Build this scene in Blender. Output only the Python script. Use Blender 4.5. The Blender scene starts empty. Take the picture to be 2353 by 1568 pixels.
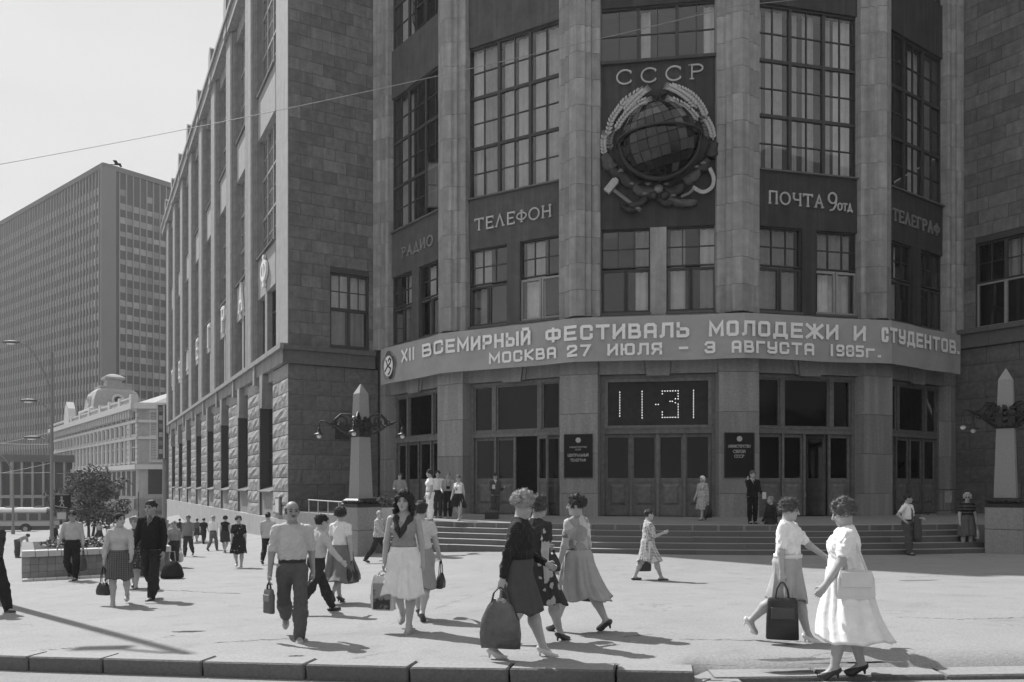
import bpy, bmesh, math, random
import numpy as np
from mathutils import Vector, Matrix

scene = bpy.context.scene
# ------------------------------------------------------------------ camera
F = 1811.0; CX = 1176.5; HY = 1113.0; ZC = 2.0       # focal length and horizon of the photograph at 2353 px width
cam_data = bpy.data.cameras.new('camera')
cam_data.sensor_width = 36.0
cam_data.lens = 36.0 * F / 2353.0
cam_data.shift_y = (HY - 784.0) / 2353.0
cam_data.clip_start = 0.1; cam_data.clip_end = 3000.0
cam = bpy.data.objects.new('camera', cam_data)
scene.collection.objects.link(cam)
cam.location = (0, 0, ZC); cam.rotation_euler = (math.radians(90), 0, 0)
scene.camera = cam
# ------------------------------------------------------------------ sky, sun, exposure
SUN_EL = math.radians(47); SUN_DIR = Vector((-0.705, 0.709, 0)).normalized() * math.cos(SUN_EL) + Vector((0, 0, math.sin(SUN_EL)))
world = bpy.data.worlds.new('World'); scene.world = world; world.use_nodes = True
wn = world.node_tree.nodes; wl = world.node_tree.links
for n in list(wn): wn.remove(n)
w_out = wn.new('ShaderNodeOutputWorld'); w_bg = wn.new('ShaderNodeBackground')
w_sky = wn.new('ShaderNodeTexSky'); w_sky.sky_type = 'NISHITA'; w_sky.sun_disc = False
w_sky.sun_elevation = SUN_EL; w_sky.sun_rotation = math.atan2(SUN_DIR.x, SUN_DIR.y)
w_sky.dust_density = 4.0; w_sky.air_density = 1.6
w_bw = wn.new('ShaderNodeRGBToBW')                     # the photograph is black and white
w_tc = wn.new('ShaderNodeTexCoord'); w_map = wn.new('ShaderNodeMapping'); w_map.inputs['Scale'].default_value = (1.0, 1.0, 2.6)
w_noise = wn.new('ShaderNodeTexNoise'); w_noise.inputs['Scale'].default_value = 2.3; w_noise.inputs['Detail'].default_value = 7; w_noise.inputs['Roughness'].default_value = .56
w_ramp = wn.new('ShaderNodeMapRange'); w_ramp.inputs['From Min'].default_value = .42; w_ramp.inputs['From Max'].default_value = .72
w_ramp.inputs['To Min'].default_value = 0.0; w_ramp.inputs['To Max'].default_value = 1.0
w_mix = wn.new('ShaderNodeMix'); w_mix.data_type = 'FLOAT'
w_haze = wn.new('ShaderNodeMath'); w_haze.operation = 'MAXIMUM'; w_haze.inputs[1].default_value = 5.6
wl.new(w_sky.outputs[0], w_bw.inputs[0]); wl.new(w_tc.outputs['Generated'], w_map.inputs[0]); wl.new(w_map.outputs[0], w_noise.inputs['Vector'])
wl.new(w_noise.outputs[0], w_ramp.inputs[0])
w_cl = wn.new('ShaderNodeMath'); w_cl.operation = 'MINIMUM'; w_cl.inputs[1].default_value = 7.0
wl.new(w_bw.outputs[0], w_haze.inputs[0]); wl.new(w_haze.outputs[0], w_cl.inputs[0])
wl.new(w_ramp.outputs[0], w_mix.inputs[0]); wl.new(w_cl.outputs[0], w_mix.inputs[2]); w_mix.inputs[3].default_value = 7.6
wl.new(w_mix.outputs[0], w_bg.inputs[0]); w_bg.inputs[1].default_value = 0.084
wl.new(w_bg.outputs[0], w_out.inputs[0])
sun_data = bpy.data.lights.new('sun', 'SUN'); sun_data.energy = 5.0; sun_data.angle = math.radians(0.55)
sun = bpy.data.objects.new('sun', sun_data); scene.collection.objects.link(sun)
sun.rotation_euler = SUN_DIR.to_track_quat('Z', 'Y').to_euler(); sun.location = (-30, 30, 60)
scene.view_settings.view_transform = 'Standard'; scene.view_settings.look = 'None'
scene.view_settings.exposure = 0.30; scene.view_settings.gamma = 1.0; scene.view_settings.use_curve_mapping = False
scene.render.engine = 'CYCLES'
scene.cycles.max_bounces = 6; scene.cycles.diffuse_bounces = 3; scene.cycles.transparent_max_bounces = 12
scene.cycles.caustics_reflective = False; scene.cycles.caustics_refractive = False
scene.cycles.use_denoising = True
COL = scene.collection

# ------------------------------------------------------------------ materials
MATS = {}
def _nt(name):
    m = bpy.data.materials.new(name); m.use_nodes = True
    nt = m.node_tree; b = nt.nodes['Principled BSDF']
    return m, nt, b
def mat(name, v, rough=.85, var=.12, scale=6.0, bump=0.0, bscale=60.0, spec=.25, rnd=0.0, stain=0.0, metal=0.0):
    """grey procedural material: large noise + fine grain on the colour, optional relief, per-object variation, vertical streaks"""
    if name in MATS: return MATS[name]
    m, nt, b = _nt(name); N = nt.nodes.new; L = nt.links.new
    tc = N('ShaderNodeTexCoord'); co = tc.outputs['Object']
    if rnd > 0:
        oi = N('ShaderNodeObjectInfo'); mul = N('ShaderNodeVectorMath'); mul.operation = 'SCALE'; mul.inputs[0].default_value = (37.0, 53.0, 71.0)
        L(oi.outputs['Random'], mul.inputs['Scale']); ad = N('ShaderNodeVectorMath'); ad.operation = 'ADD'
        L(co, ad.inputs[0]); L(mul.outputs[0], ad.inputs[1]); co = ad.outputs[0]
    n1 = N('ShaderNodeTexNoise'); n1.inputs['Scale'].default_value = scale; n1.inputs['Detail'].default_value = 6; n1.inputs['Roughness'].default_value = .65
    L(co, n1.inputs['Vector'])
    mr = N('ShaderNodeMapRange'); mr.inputs['From Min'].default_value = .25; mr.inputs['From Max'].default_value = .75
    mr.inputs['To Min'].default_value = v * (1 - var); mr.inputs['To Max'].default_value = v * (1 + var)
    L(n1.outputs[0], mr.inputs[0]); val = mr.outputs[0]
    if rnd > 0:
        m2 = N('ShaderNodeMapRange'); m2.inputs['To Min'].default_value = 1 - rnd; m2.inputs['To Max'].default_value = 1 + rnd
        L(oi.outputs['Random'], m2.inputs[0]); mm = N('ShaderNodeMath'); mm.operation = 'MULTIPLY'; L(val, mm.inputs[0]); L(m2.outputs[0], mm.inputs[1]); val = mm.outputs[0]
    if stain > 0:
        mp = N('ShaderNodeMapping'); mp.inputs['Scale'].default_value = (2.2, 2.2, .12); L(co, mp.inputs[0])
        n3 = N('ShaderNodeTexNoise'); n3.inputs['Scale'].default_value = 1.7; n3.inputs['Detail'].default_value = 5; L(mp.outputs[0], n3.inputs['Vector'])
        m3 = N('ShaderNodeMapRange'); m3.inputs['From Min'].default_value = .45; m3.inputs['From Max'].default_value = .75; m3.inputs['To Min'].default_value = 1.0; m3.inputs['To Max'].default_value = 1 + stain
        L(n3.outputs[0], m3.inputs[0]); mm = N('ShaderNodeMath'); mm.operation = 'MULTIPLY'; L(val, mm.inputs[0]); L(m3.outputs[0], mm.inputs[1]); val = mm.outputs[0]
    L(val, b.inputs['Base Color'])
    b.inputs['Roughness'].default_value = rough; b.inputs['Specular IOR Level'].default_value = spec; b.inputs['Metallic'].default_value = metal
    if bump > 0:
        n2 = N('ShaderNodeTexNoise'); n2.inputs['Scale'].default_value = bscale; n2.inputs['Detail'].default_value = 4; L(co, n2.inputs['Vector'])
        bp = N('ShaderNodeBump'); bp.inputs['Strength'].default_value = bump; bp.inputs['Distance'].default_value = .02
        L(n2.outputs[0], bp.inputs['Height']); L(bp.outputs[0], b.inputs['Normal'])
    MATS[name] = m; return m
def mat_glass(name='window_glass', tint=.92, refl=1.0, rough=.015, f0=.06):
    if name in MATS: return MATS[name]
    m, nt, b = _nt(name); N = nt.nodes.new; L = nt.links.new; nt.nodes.remove(b)
    out = [n for n in nt.nodes if n.type == 'OUTPUT_MATERIAL'][0]
    tr = N('ShaderNodeBsdfTransparent'); tr.inputs[0].default_value = (tint, tint, tint, 1)
    gl = N('ShaderNodeBsdfGlossy'); gl.inputs[0].default_value = (refl, refl, refl, 1); gl.inputs['Roughness'].default_value = rough
    ge = N('ShaderNodeNewGeometry'); dt = N('ShaderNodeVectorMath'); dt.operation = 'DOT_PRODUCT'; L(ge.outputs['Incoming'], dt.inputs[0]); L(ge.outputs['Normal'], dt.inputs[1])
    def mth(op_, a, b_=None):
        g = N('ShaderNodeMath'); g.operation = op_
        for q_, v_ in enumerate((a, b_)):
            if v_ is None: continue
            if isinstance(v_, (int, float)): g.inputs[q_].default_value = v_
            else: L(v_, g.inputs[q_])
        return g.outputs[0]
    fr_ = mth('ADD', mth('MULTIPLY', mth('POWER', mth('SUBTRACT', 1.0, mth('ABSOLUTE', dt.outputs['Value'])), 5.0), .93), f0)   # Schlick reflectance, same from both sides
    mx = N('ShaderNodeMixShader'); L(fr_, mx.inputs[0]); L(tr.outputs[0], mx.inputs[1]); L(gl.outputs[0], mx.inputs[2]); L(mx.outputs[0], out.inputs[0])
    MATS[name] = m; return m
def mat_emit(name, v, strength):
    if name in MATS: return MATS[name]
    m, nt, b = _nt(name); b.inputs['Base Color'].default_value = (v, v, v, 1); b.inputs['Emission Color'].default_value = (1, 1, 1, 1); b.inputs['Emission Strength'].default_value = strength
    MATS[name] = m; return m
def mat_pattern(name, kind, a, c, scale=20.0, thr=.5, rough=.85):
    """two-tone printed cloth: plaid, stripes, floral, dots, check, patch, blotch"""
    if name in MATS: return MATS[name]
    m, nt, b = _nt(name); N = nt.nodes.new; L = nt.links.new
    tc = N('ShaderNodeTexCoord'); co = tc.outputs['Object']
    def wave(axis, sc, dist=.0):
        w = N('ShaderNodeTexWave'); w.wave_type = 'BANDS'; w.bands_direction = axis; w.inputs['Scale'].default_value = sc; w.inputs['Distortion'].default_value = dist; L(co, w.inputs['Vector']); return w.outputs['Fac']
    def gt(s, t):
        g = N('ShaderNodeMath'); g.operation = 'GREATER_THAN'; L(s, g.inputs[0]); g.inputs[1].default_value = t; return g.outputs[0]
    def op(o, p, q):
        g = N('ShaderNodeMath'); g.operation = o; L(p, g.inputs[0]); L(q, g.inputs[1]); return g.outputs[0]
    if kind == 'stripes': fac = gt(wave('Z', scale), thr)
    elif kind == 'plaid': fac = op('MAXIMUM', gt(wave('Z', scale), thr), gt(wave('X', scale * .9), thr + .06))
    elif kind == 'floral':
        v = N('ShaderNodeTexVoronoi'); v.inputs['Scale'].default_value = scale; L(co, v.inputs['Vector'])
        n = N('ShaderNodeTexNoise'); n.inputs['Scale'].default_value = scale * 3; L(co, n.inputs['Vector'])
        g = N('ShaderNodeMath'); g.operation = 'MULTIPLY_ADD'; L(n.outputs[0], g.inputs[0]); g.inputs[1].default_value = .35; L(v.outputs['Distance'], g.inputs[2])
        h = N('ShaderNodeMath'); h.operation = 'LESS_THAN'; L(g.outputs[0], h.inputs[0]); h.inputs[1].default_value = thr; fac = h.outputs[0]
    elif kind == 'dots':
        v = N('ShaderNodeTexVoronoi'); v.inputs['Scale'].default_value = scale; v.inputs['Randomness'].default_value = .1; L(co, v.inputs['Vector'])
        h = N('ShaderNodeMath'); h.operation = 'LESS_THAN'; L(v.outputs['Distance'], h.inputs[0]); h.inputs[1].default_value = thr; fac = h.outputs[0]
    elif kind == 'patch':
        v = N('ShaderNodeTexVoronoi'); v.inputs['Scale'].default_value = scale; L(co, v.inputs['Vector'])
        s = N('ShaderNodeSeparateColor'); L(v.outputs['Color'], s.inputs[0]); fac = s.outputs[0]
    else:
        n = N('ShaderNodeTexNoise'); n.inputs['Scale'].default_value = scale; n.inputs['Detail'].default_value = 3; L(co, n.inputs['Vector'])
        r = N('ShaderNodeMapRange'); r.inputs['From Min'].default_value = thr - .06; r.inputs['From Max'].default_value = thr + .06; L(n.outputs[0], r.inputs[0]); fac = r.outputs[0]
    mx = N('ShaderNodeMix'); mx.data_type = 'FLOAT'; L(fac, mx.inputs[0]); mx.inputs[2].default_value = a; mx.inputs[3].default_value = c
    nz = N('ShaderNodeTexNoise'); nz.inputs['Scale'].default_value = 9; nz.inputs['Detail'].default_value = 5; L(co, nz.inputs['Vector'])
    mr = N('ShaderNodeMapRange'); mr.inputs['To Min'].default_value = .8; mr.inputs['To Max'].default_value = 1.2; L(nz.outputs[0], mr.inputs[0])
    L(op('MULTIPLY', mx.outputs[0], mr.outputs[0]), b.inputs['Base Color'])
    b.inputs['Roughness'].default_value = rough; b.inputs['Specular IOR Level'].default_value = .15
    n2 = N('ShaderNodeTexNoise'); n2.inputs['Scale'].default_value = 13; n2.inputs['Detail'].default_value = 3; L(co, n2.inputs['Vector']); bp = N('ShaderNodeBump'); bp.inputs['Strength'].default_value = .8; bp.inputs['Distance'].default_value = .02; L(n2.outputs[0], bp.inputs['Height']); L(bp.outputs[0], b.inputs['Normal'])
    MATS[name] = m; return m

# ------------------------------------------------------------------ mesh helpers
def mesh_from(name, verts, faces, mats=None, fmat=None, smooth=False):
    me = bpy.data.meshes.new(name); me.from_pydata([tuple(v) for v in verts], [], [tuple(f) for f in faces])
    for m in (mats or []): me.materials.append(m)
    if fmat: me.polygons.foreach_set('material_index', fmat)
    if smooth: me.polygons.foreach_set('use_smooth', [True] * len(me.polygons))
    me.update(); return me
def link(name, data, parent=None, mw=None, **props):
    o = bpy.data.objects.new(name, data); COL.objects.link(o)
    if parent is not None: o.parent = parent
    if mw is not None: o.matrix_basis = mw
    for k, v in props.items(): o[k] = v
    return o
def tag(o, label=None, category=None, group=None, kind=None):
    if label: o['label'] = label
    if category: o['category'] = category
    if group: o['group'] = group
    if kind: o['kind'] = kind
    return o
def empty(name, loc=(0, 0, 0), rz=0.0, **kw):
    o = bpy.data.objects.new(name, None); COL.objects.link(o); o.location = loc; o.rotation_euler = (0, 0, rz); o.empty_display_size = .2
    return tag(o, **kw)
class MB:
    """collects simple shapes into one mesh"""
    def __init__(s): s.v = []; s.f = []; s.m = []
    def add(s, vs, fs, m=0):
        b = len(s.v); s.v += [tuple(v) for v in vs]; s.f += [tuple(i + b for i in f) for f in fs]; s.m += [m] * len(fs); return s
    def box(s, x0, x1, y0, y1, z0, z1, m=0, c=0.0):
        if c <= 0:
            vs = [(x, y, z) for z in (z0, z1) for y in (y0, y1) for x in (x0, x1)]
            return s.add(vs, [(0, 2, 3, 1), (4, 5, 7, 6), (0, 1, 5, 4), (2, 6, 7, 3), (0, 4, 6, 2), (1, 3, 7, 5)], m)
        vs = []                                                          # chamfered box, 24 verts
        for sx, X in ((-1, x0), (1, x1)):
            for sy, Y in ((-1, y0), (1, y1)):
                for sz, Z in ((-1, z0), (1, z1)):
                    vs += [(X, Y - sy * c, Z - sz * c), (X - sx * c, Y, Z - sz * c), (X - sx * c, Y - sy * c, Z)]
        def i(a, b_, d, k): return ((a * 2 + b_) * 2 + d) * 3 + k
        fs = [(i(0,0,0,0), i(0,0,1,0), i(0,1,1,0), i(0,1,0,0)), (i(1,0,0,0), i(1,1,0,0), i(1,1,1,0), i(1,0,1,0)),
              (i(0,0,0,1), i(1,0,0,1), i(1,0,1,1), i(0,0,1,1)), (i(0,1,0,1), i(0,1,1,1), i(1,1,1,1), i(1,1,0,1)),
              (i(0,0,0,2), i(0,1,0,2), i(1,1,0,2), i(1,0,0,2)), (i(0,0,1,2), i(1,0,1,2), i(1,1,1,2), i(0,1,1,2))]
        for a in (0, 1):
            for b_ in (0, 1):
                fs.append((i(a,b_,0,0), i(a,b_,0,1), i(a,b_,1,1), i(a,b_,1,0)))
                fs.append((i(a,0,b_,0), i(a,0,b_,2), i(a,1,b_,2), i(a,1,b_,0)))
                fs.append((i(0,a,b_,1), i(0,a,b_,2), i(1,a,b_,2), i(1,a,b_,1)))
                for d in (0, 1): fs.append((i(a,b_,d,0), i(a,b_,d,1), i(a,b_,d,2)))
        return s.add(vs, fs, m)
    def prism(s, pts, z0, z1, m=0, cap=True):
        n = len(pts); vs = [(p[0], p[1], z0) for p in pts] + [(p[0], p[1], z1) for p in pts]
        fs = [(i, (i + 1) % n, n + (i + 1) % n, n + i) for i in range(n)]
        if cap: fs += [tuple(range(n - 1, -1, -1)), tuple(range(n, 2 * n))]
        return s.add(vs, fs, m)
    def prism_y(s, pts, y0, y1, m=0):                                    # polygon in x,z extruded along y
        n = len(pts); vs = [(p[0], y0, p[1]) for p in pts] + [(p[0], y1, p[1]) for p in pts]
        return s.add(vs, [(i, (i + 1) % n, n + (i + 1) % n, n + i) for i in range(n)] + [tuple(range(n - 1, -1, -1)), tuple(range(n, 2 * n))], m)
    def tube(s, pts, r, n=8, m=0, cap=True):
        pts = [Vector(p) for p in pts]; rs = r if isinstance(r, (list, tuple)) else [r] * len(pts)
        vs = []; fs = []; up = Vector((0, 0, 1)); prev = None
        for i, p in enumerate(pts):
            d = (pts[min(i + 1, len(pts) - 1)] - pts[max(i - 1, 0)]).normalized()
            if prev is None: a = d.cross(up) if abs(d.z) < .95 else d.cross(Vector((1, 0, 0)))
            else: a = prev - d * prev.dot(d)
            a.normalize(); prev = a; b = d.cross(a)
            for k in range(n):
                t = 2 * math.pi * k / n; q = p + (a * math.cos(t) + b * math.sin(t)) * rs[i]; vs.append(tuple(q))
        for i in range(len(pts) - 1):
            for k in range(n): fs.append((i * n + k, i * n + (k + 1) % n, (i + 1) * n + (k + 1) % n, (i + 1) * n + k))
        if cap: fs += [tuple(range(n - 1, -1, -1)), tuple(range((len(pts) - 1) * n, len(pts) * n))]
        return s.add(vs, fs, m)
    def lathe(s, prof, n=16, m=0, c=(0, 0), axis='z'):
        vs = []; fs = []
        for r, z in prof:
            for k in range(n):
                t = 2 * math.pi * k / n; vs.append((c[0] + r * math.cos(t), c[1] + r * math.sin(t), z))
        for i in range(len(prof) - 1):
            for k in range(n): fs.append((i * n + k, i * n + (k + 1) % n, (i + 1) * n + (k + 1) % n, (i + 1) * n + k))
        fs += [tuple(range(n - 1, -1, -1)), tuple(range((len(prof) - 1) * n, len(prof) * n))]
        return s.add(vs, fs, m)
    def loft(s, rings, m=0, cap=True, closed=True):
        n = len(rings[0]); vs = [p for r in rings for p in r]; fs = []
        for i in range(len(rings) - 1):
            for k in range(n if closed else n - 1): fs.append((i * n + k, i * n + (k + 1) % n, (i + 1) * n + (k + 1) % n, (i + 1) * n + k))
        if cap: fs += [tuple(range(n - 1, -1, -1)), tuple(range((len(rings) - 1) * n, len(rings) * n))]
        return s.add(vs, fs, m)
    def blob(s, c, r, seed=0, n=1, amp=.25, m=0):                         # bumpy icosphere-like lump
        rr = random.Random(seed); t = (1 + 5 ** .5) / 2
        V = [(-1,t,0),(1,t,0),(-1,-t,0),(1,-t,0),(0,-1,t),(0,1,t),(0,-1,-t),(0,1,-t),(t,0,-1),(t,0,1),(-t,0,-1),(-t,0,1)]
        FS = [(0,11,5),(0,5,1),(0,1,7),(0,7,10),(0,10,11),(1,5,9),(5,11,4),(11,10,2),(10,7,6),(7,1,8),(3,9,4),(3,4,2),(3,2,6),(3,6,8),(3,8,9),(4,9,5),(2,4,11),(6,2,10),(8,6,7),(9,8,1)]
        rx, ry, rz = (r, r, r) if not isinstance(r, tuple) else r
        vs = []
        for v in V:
            l = 1.902; k = 1 + rr.uniform(-amp, amp); vs.append((c[0] + v[0] / l * rx * k, c[1] + v[1] / l * ry * k, c[2] + v[2] / l * rz * k))
        return s.add(vs, FS, m)
    def mesh(s, name, mats, smooth=False):
        if not isinstance(mats, (list, tuple)): mats = [mats]
        return mesh_from(name, s.v, s.f, mats, s.m if len(mats) > 1 else None, smooth)
    def build(s, name, mats, parent=None, mw=None, smooth=False, **props):
        return link(name, s.mesh(name, mats, smooth), parent, mw, **props)
def frame(o, ux, n):                                                     # matrix with x = along the wall, -y = out of the wall, z = up
    ux = Vector((ux[0], ux[1], 0)).normalized(); y = Vector((-n[0], -n[1], 0)).normalized()
    return Matrix(((ux.x, y.x, 0, o[0]), (ux.y, y.y, 0, o[1]), (0, 0, 1, o[2] if len(o) > 2 else 0), (0, 0, 0, 1)))
T = Matrix.Translation

# ------------------------------------------------------------------ the lie of the land (a 4 % slope down the street)
def sstep(a, b, x):
    t = max(0.0, min(1.0, (x - a) / (b - a))); return t * t * (3 - 2 * t)
def gz(x, y):
    s = -.479 * x + .878 * y; t = .878 * x + .479 * y
    se = s - sstep(4.5, 13, t) * max(0.0, s - 13.5)
    if se > 45: se = 45 + (se - 45) * .72
    if se > 130: se = 130 + (se - 130) * .2
    return ZC - 1.5 - .0443 * se
def on_ground(px, py, z_off=0.0):
    """world point on the pavement seen at that place of the photograph"""
    a = (px - CX) / F; b = (py - HY) / F; Y = 15.0
    for _ in range(60):
        h = ZC - (gz(a * Y, Y) + z_off); Y += (h / b - Y) * .5
    return Vector((a * Y, Y, ZC - b * Y))
# ------------------------------------------------------------------ ground, pavement, kerb, landing, steps
def asphalt(name, v, crack=.28):
    m = mat(name, v, rough=.92, var=.09, scale=.7, bump=.35, bscale=55, spec=.2)
    nt = m.node_tree; N = nt.nodes.new; L = nt.links.new; b = nt.nodes['Principled BSDF']
    src = b.inputs['Base Color'].links[0].from_socket
    tc = N('ShaderNodeTexCoord')
    gr = N('ShaderNodeTexNoise'); gr.inputs['Scale'].default_value = 34; gr.inputs['Detail'].default_value = 5; gr.inputs['Roughness'].default_value = .8; L(tc.outputs['Object'], gr.inputs['Vector'])
    g2 = N('ShaderNodeMapRange'); g2.inputs['From Min'].default_value = .3; g2.inputs['From Max'].default_value = .7; g2.inputs['To Min'].default_value = .76; g2.inputs['To Max'].default_value = 1.24; L(gr.outputs[0], g2.inputs[0])
    wob = N('ShaderNodeTexNoise'); wob.inputs['Scale'].default_value = 1.1; wob.inputs['Detail'].default_value = 5; L(tc.outputs['Object'], wob.inputs['Vector'])
    ad = N('ShaderNodeVectorMath'); ad.operation = 'ADD'; L(tc.outputs['Object'], ad.inputs[0]); L(wob.outputs[1], ad.inputs[1])
    vo = N('ShaderNodeTexVoronoi'); vo.feature = 'DISTANCE_TO_EDGE'; vo.inputs['Scale'].default_value = .32; L(ad.outputs[0], vo.inputs['Vector'])
    cr = N('ShaderNodeMapRange'); cr.inputs['From Min'].default_value = .0; cr.inputs['From Max'].default_value = .006; cr.inputs['To Min'].default_value = 1 - crack; cr.inputs['To Max'].default_value = 1; L(vo.outputs['Distance'], cr.inputs[0])
    n3 = N('ShaderNodeTexNoise'); n3.inputs['Scale'].default_value = .45; L(tc.outputs['Object'], n3.inputs['Vector'])
    gt = N('ShaderNodeMath'); gt.operation = 'LESS_THAN'; gt.inputs[1].default_value = .56; L(n3.outputs[0], gt.inputs[0])
    mx = N('ShaderNodeMath'); mx.operation = 'MAXIMUM'; L(cr.outputs[0], mx.inputs[0]); L(gt.outputs[0], mx.inputs[1])
    sp = N('ShaderNodeTexNoise'); sp.inputs['Scale'].default_value = 2.2; sp.inputs['Detail'].default_value = 6; L(tc.outputs['Object'], sp.inputs['Vector'])
    s2 = N('ShaderNodeMapRange'); s2.inputs['From Min'].default_value = .56; s2.inputs['From Max'].default_value = .74; s2.inputs['To Min'].default_value = 1; s2.inputs['To Max'].default_value = .84; L(sp.outputs[0], s2.inputs[0])
    def mul(a, c):
        g = N('ShaderNodeMath'); g.operation = 'MULTIPLY'; L(a, g.inputs[0]); L(c, g.inputs[1]); return g.outputs[0]
    L(mul(mul(mul(src, g2.outputs[0]), mx.outputs[0]), s2.outputs[0]), b.inputs['Base Color']); return m
PAVE = asphalt('pavement_asphalt', .285); ROADM = asphalt('road_asphalt', .26, .25)
GRANT = mat('step_tread_lit', .30, .8, .2, 20)  # light on the treads painted in as a paler top; risers coloured darker as shade
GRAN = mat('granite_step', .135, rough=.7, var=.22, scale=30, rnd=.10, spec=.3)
KERBT = mat('kerb_top_lit', .28, .85, .2, 20)  # lit kerb top painted paler, shade of the front put into its dark colour
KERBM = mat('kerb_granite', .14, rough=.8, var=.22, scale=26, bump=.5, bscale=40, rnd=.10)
def kerb_y(x):
    pts = ((-60, 26.0), (-14, 11.6), (-5.89, 9.07), (-.76, 7.81), (1.715, 7.33), (1.95, 7.62), (4.89, 7.5), (60, 5.0))
    for (x0, y0), (x1, y1) in zip(pts, pts[1:]):
        if x <= x1: return y0 + (y1 - y0) * (x - x0) / (x1 - x0)
    return pts[-1][1]
KH = .165
def kerb_h(x): return KH * (1 - .72 * sstep(1.70, 1.74, x))
def axis(a, b, fine, coarse, f0, f1):
    out = []; x = a
    while x < b: out.append(x); x += fine if f0 <= x < f1 else coarse
    return out + [b]
xs = axis(-330, 200, 1.0, 12, -40, 30); ys = axis(-90, 420, 1.0, 12, 2, 60)
mb = MB(); mb.v = [(x, y, gz(x, y) - KH) for y in ys for x in xs]; nx = len(xs)
mb.f = [(j * nx + i, j * nx + i + 1, (j + 1) * nx + i + 1, (j + 1) * nx + i) for j in range(len(ys) - 1) for i in range(nx - 1)]; mb.m = [0] * len(mb.f)
mb.build('road', ROADM, smooth=True, kind='structure')
# pavement sheet from the kerb to the buildings
px_ = sorted([x * .75 for x in range(-80, 40)] + [1.70, 1.74, 1.95, 2.1]); rows = 70; mb = MB()
for j in range(rows):
    for x in px_:
        y0 = kerb_y(x) + .30; y = y0 + (115 - y0) * (j / (rows - 1)) ** 1.7; z = gz(x, y)
        if j == 0: z -= (KH - kerb_h(x))
        elif j == 1: z -= (KH - kerb_h(x)) * .5
        mb.v.append((x, y, z))
n_ = len(px_); mb.f = [(j * n_ + i, j * n_ + i + 1, (j + 1) * n_ + i + 1, (j + 1) * n_ + i) for j in range(rows - 1) for i in range(n_ - 1)]; mb.m = [0] * len(mb.f)
mb.build('pavement', PAVE, smooth=True, kind='structure')
# kerb stones, each one a stone
kerb = MB(); kerb.box(-.01, .01, -.01, .01, -.4, -.35); kerb = kerb.build('kerb', KERBM, None, T((0, 7.9, -.4)), kind='structure')
rk = random.Random(4); x = -7.6
while x < 9.5:
    ln = rk.uniform(.95, 1.25); x1 = x + ln; x1 = 1.72 if x < 1.7 < x1 + .25 else 1.95 if abs(x - 1.72) < .01 else x1; ln = x1 - x; ya, yb = kerb_y(x), kerb_y(x1); kh = kerb_h(x + ln / 2)
    mb = MB(); L2 = math.hypot(ln, yb - ya) - .022
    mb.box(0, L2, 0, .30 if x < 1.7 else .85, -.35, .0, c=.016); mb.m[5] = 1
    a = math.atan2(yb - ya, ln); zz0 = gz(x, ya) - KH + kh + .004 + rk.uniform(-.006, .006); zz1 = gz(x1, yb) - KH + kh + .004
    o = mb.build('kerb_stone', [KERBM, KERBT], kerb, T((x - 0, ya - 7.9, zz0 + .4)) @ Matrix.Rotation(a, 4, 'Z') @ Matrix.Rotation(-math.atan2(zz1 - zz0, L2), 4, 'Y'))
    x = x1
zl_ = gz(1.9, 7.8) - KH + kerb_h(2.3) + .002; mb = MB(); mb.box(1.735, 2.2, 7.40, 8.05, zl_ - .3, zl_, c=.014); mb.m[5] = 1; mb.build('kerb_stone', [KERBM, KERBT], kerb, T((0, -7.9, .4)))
# broken patches of the asphalt
def patch(px, py, w, d, seed, v=.10):
    p = on_ground(px, py); r = random.Random(seed); pts = []
    for k in range(22):
        a = 2 * math.pi * k / 22; q = r.uniform(.55, 1.0); x_, y_ = p.x + math.cos(a) * w * q, p.y + math.sin(a) * d * q; pts.append((x_, y_, gz(x_, y_) + .006))
    mb = MB(); mb.add(pts, [tuple(range(22))]); mb.build('asphalt_hole', mat('asphalt_hole_%d' % int(v * 100), v, .95, .5, 14, bump=.8, bscale=30), None, None, kind='structure')
for a in ((433, 1452, .28, .07, 1, .06), (1832, 1517, .55, .10, 2), (1975, 1524, .62, .06, 3), (2110, 1334, .55, .14, 4, .2), (545, 1310, .16, .05, 5, .2), (1605, 1530, .2, .03, 8), (680, 1508, .12, .03, 9)): patch(*a)

def crack(pts, w, seed):
    r = random.Random(seed); P = []
    for (a, b), (c, d) in zip(pts, pts[1:]):
        n = max(4, int(abs(c - a) / 9))
        for k in range(n): t = k / n; P.append(on_ground(a + (c - a) * t + r.uniform(-1.5, 1.5), b + (d - b) * t + r.uniform(-.9, .9)))
    mb = MB(); vs = []
    for p in P: q = w * r.uniform(.25, 1.3); vs += [(p.x, p.y - q, gz(p.x, p.y - q) + .005), (p.x, p.y + q, gz(p.x, p.y + q) + .005)]
    mb.add(vs, [(2 * i, 2 * i + 2, 2 * i + 3, 2 * i + 1) for i in range(len(P) - 1)]); mb.build('asphalt_crack', mat('crack_dark', .09, .95, .4, 12), None, None, kind='structure')
for i, (p, w) in enumerate((([(490, 1478), (600, 1471), (716, 1467)], .012), ([(57, 1498), (174, 1489)], .014), ([(0, 1506), (60, 1497)], .010), ([(1562, 1470), (1722, 1472), (1860, 1476)], .010), ([(1000, 1400), (1080, 1372), (1180, 1338)], .014), ([(1500, 1457), (1420, 1466)], .012), ([(1260, 1300), (1330, 1292)], .02), ([(330, 1478), (420, 1455)], .02), ([(1690, 1530), (1640, 1532)], .016), ([(2353, 1420), (2200, 1424), (2050, 1418)], .010), ([(300, 1352), (480, 1362), (560, 1366)], .02), ([(120, 1345), (220, 1340)], .02), ([(840, 1520), (700, 1518)], .01))): crack(p, w, i)

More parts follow.
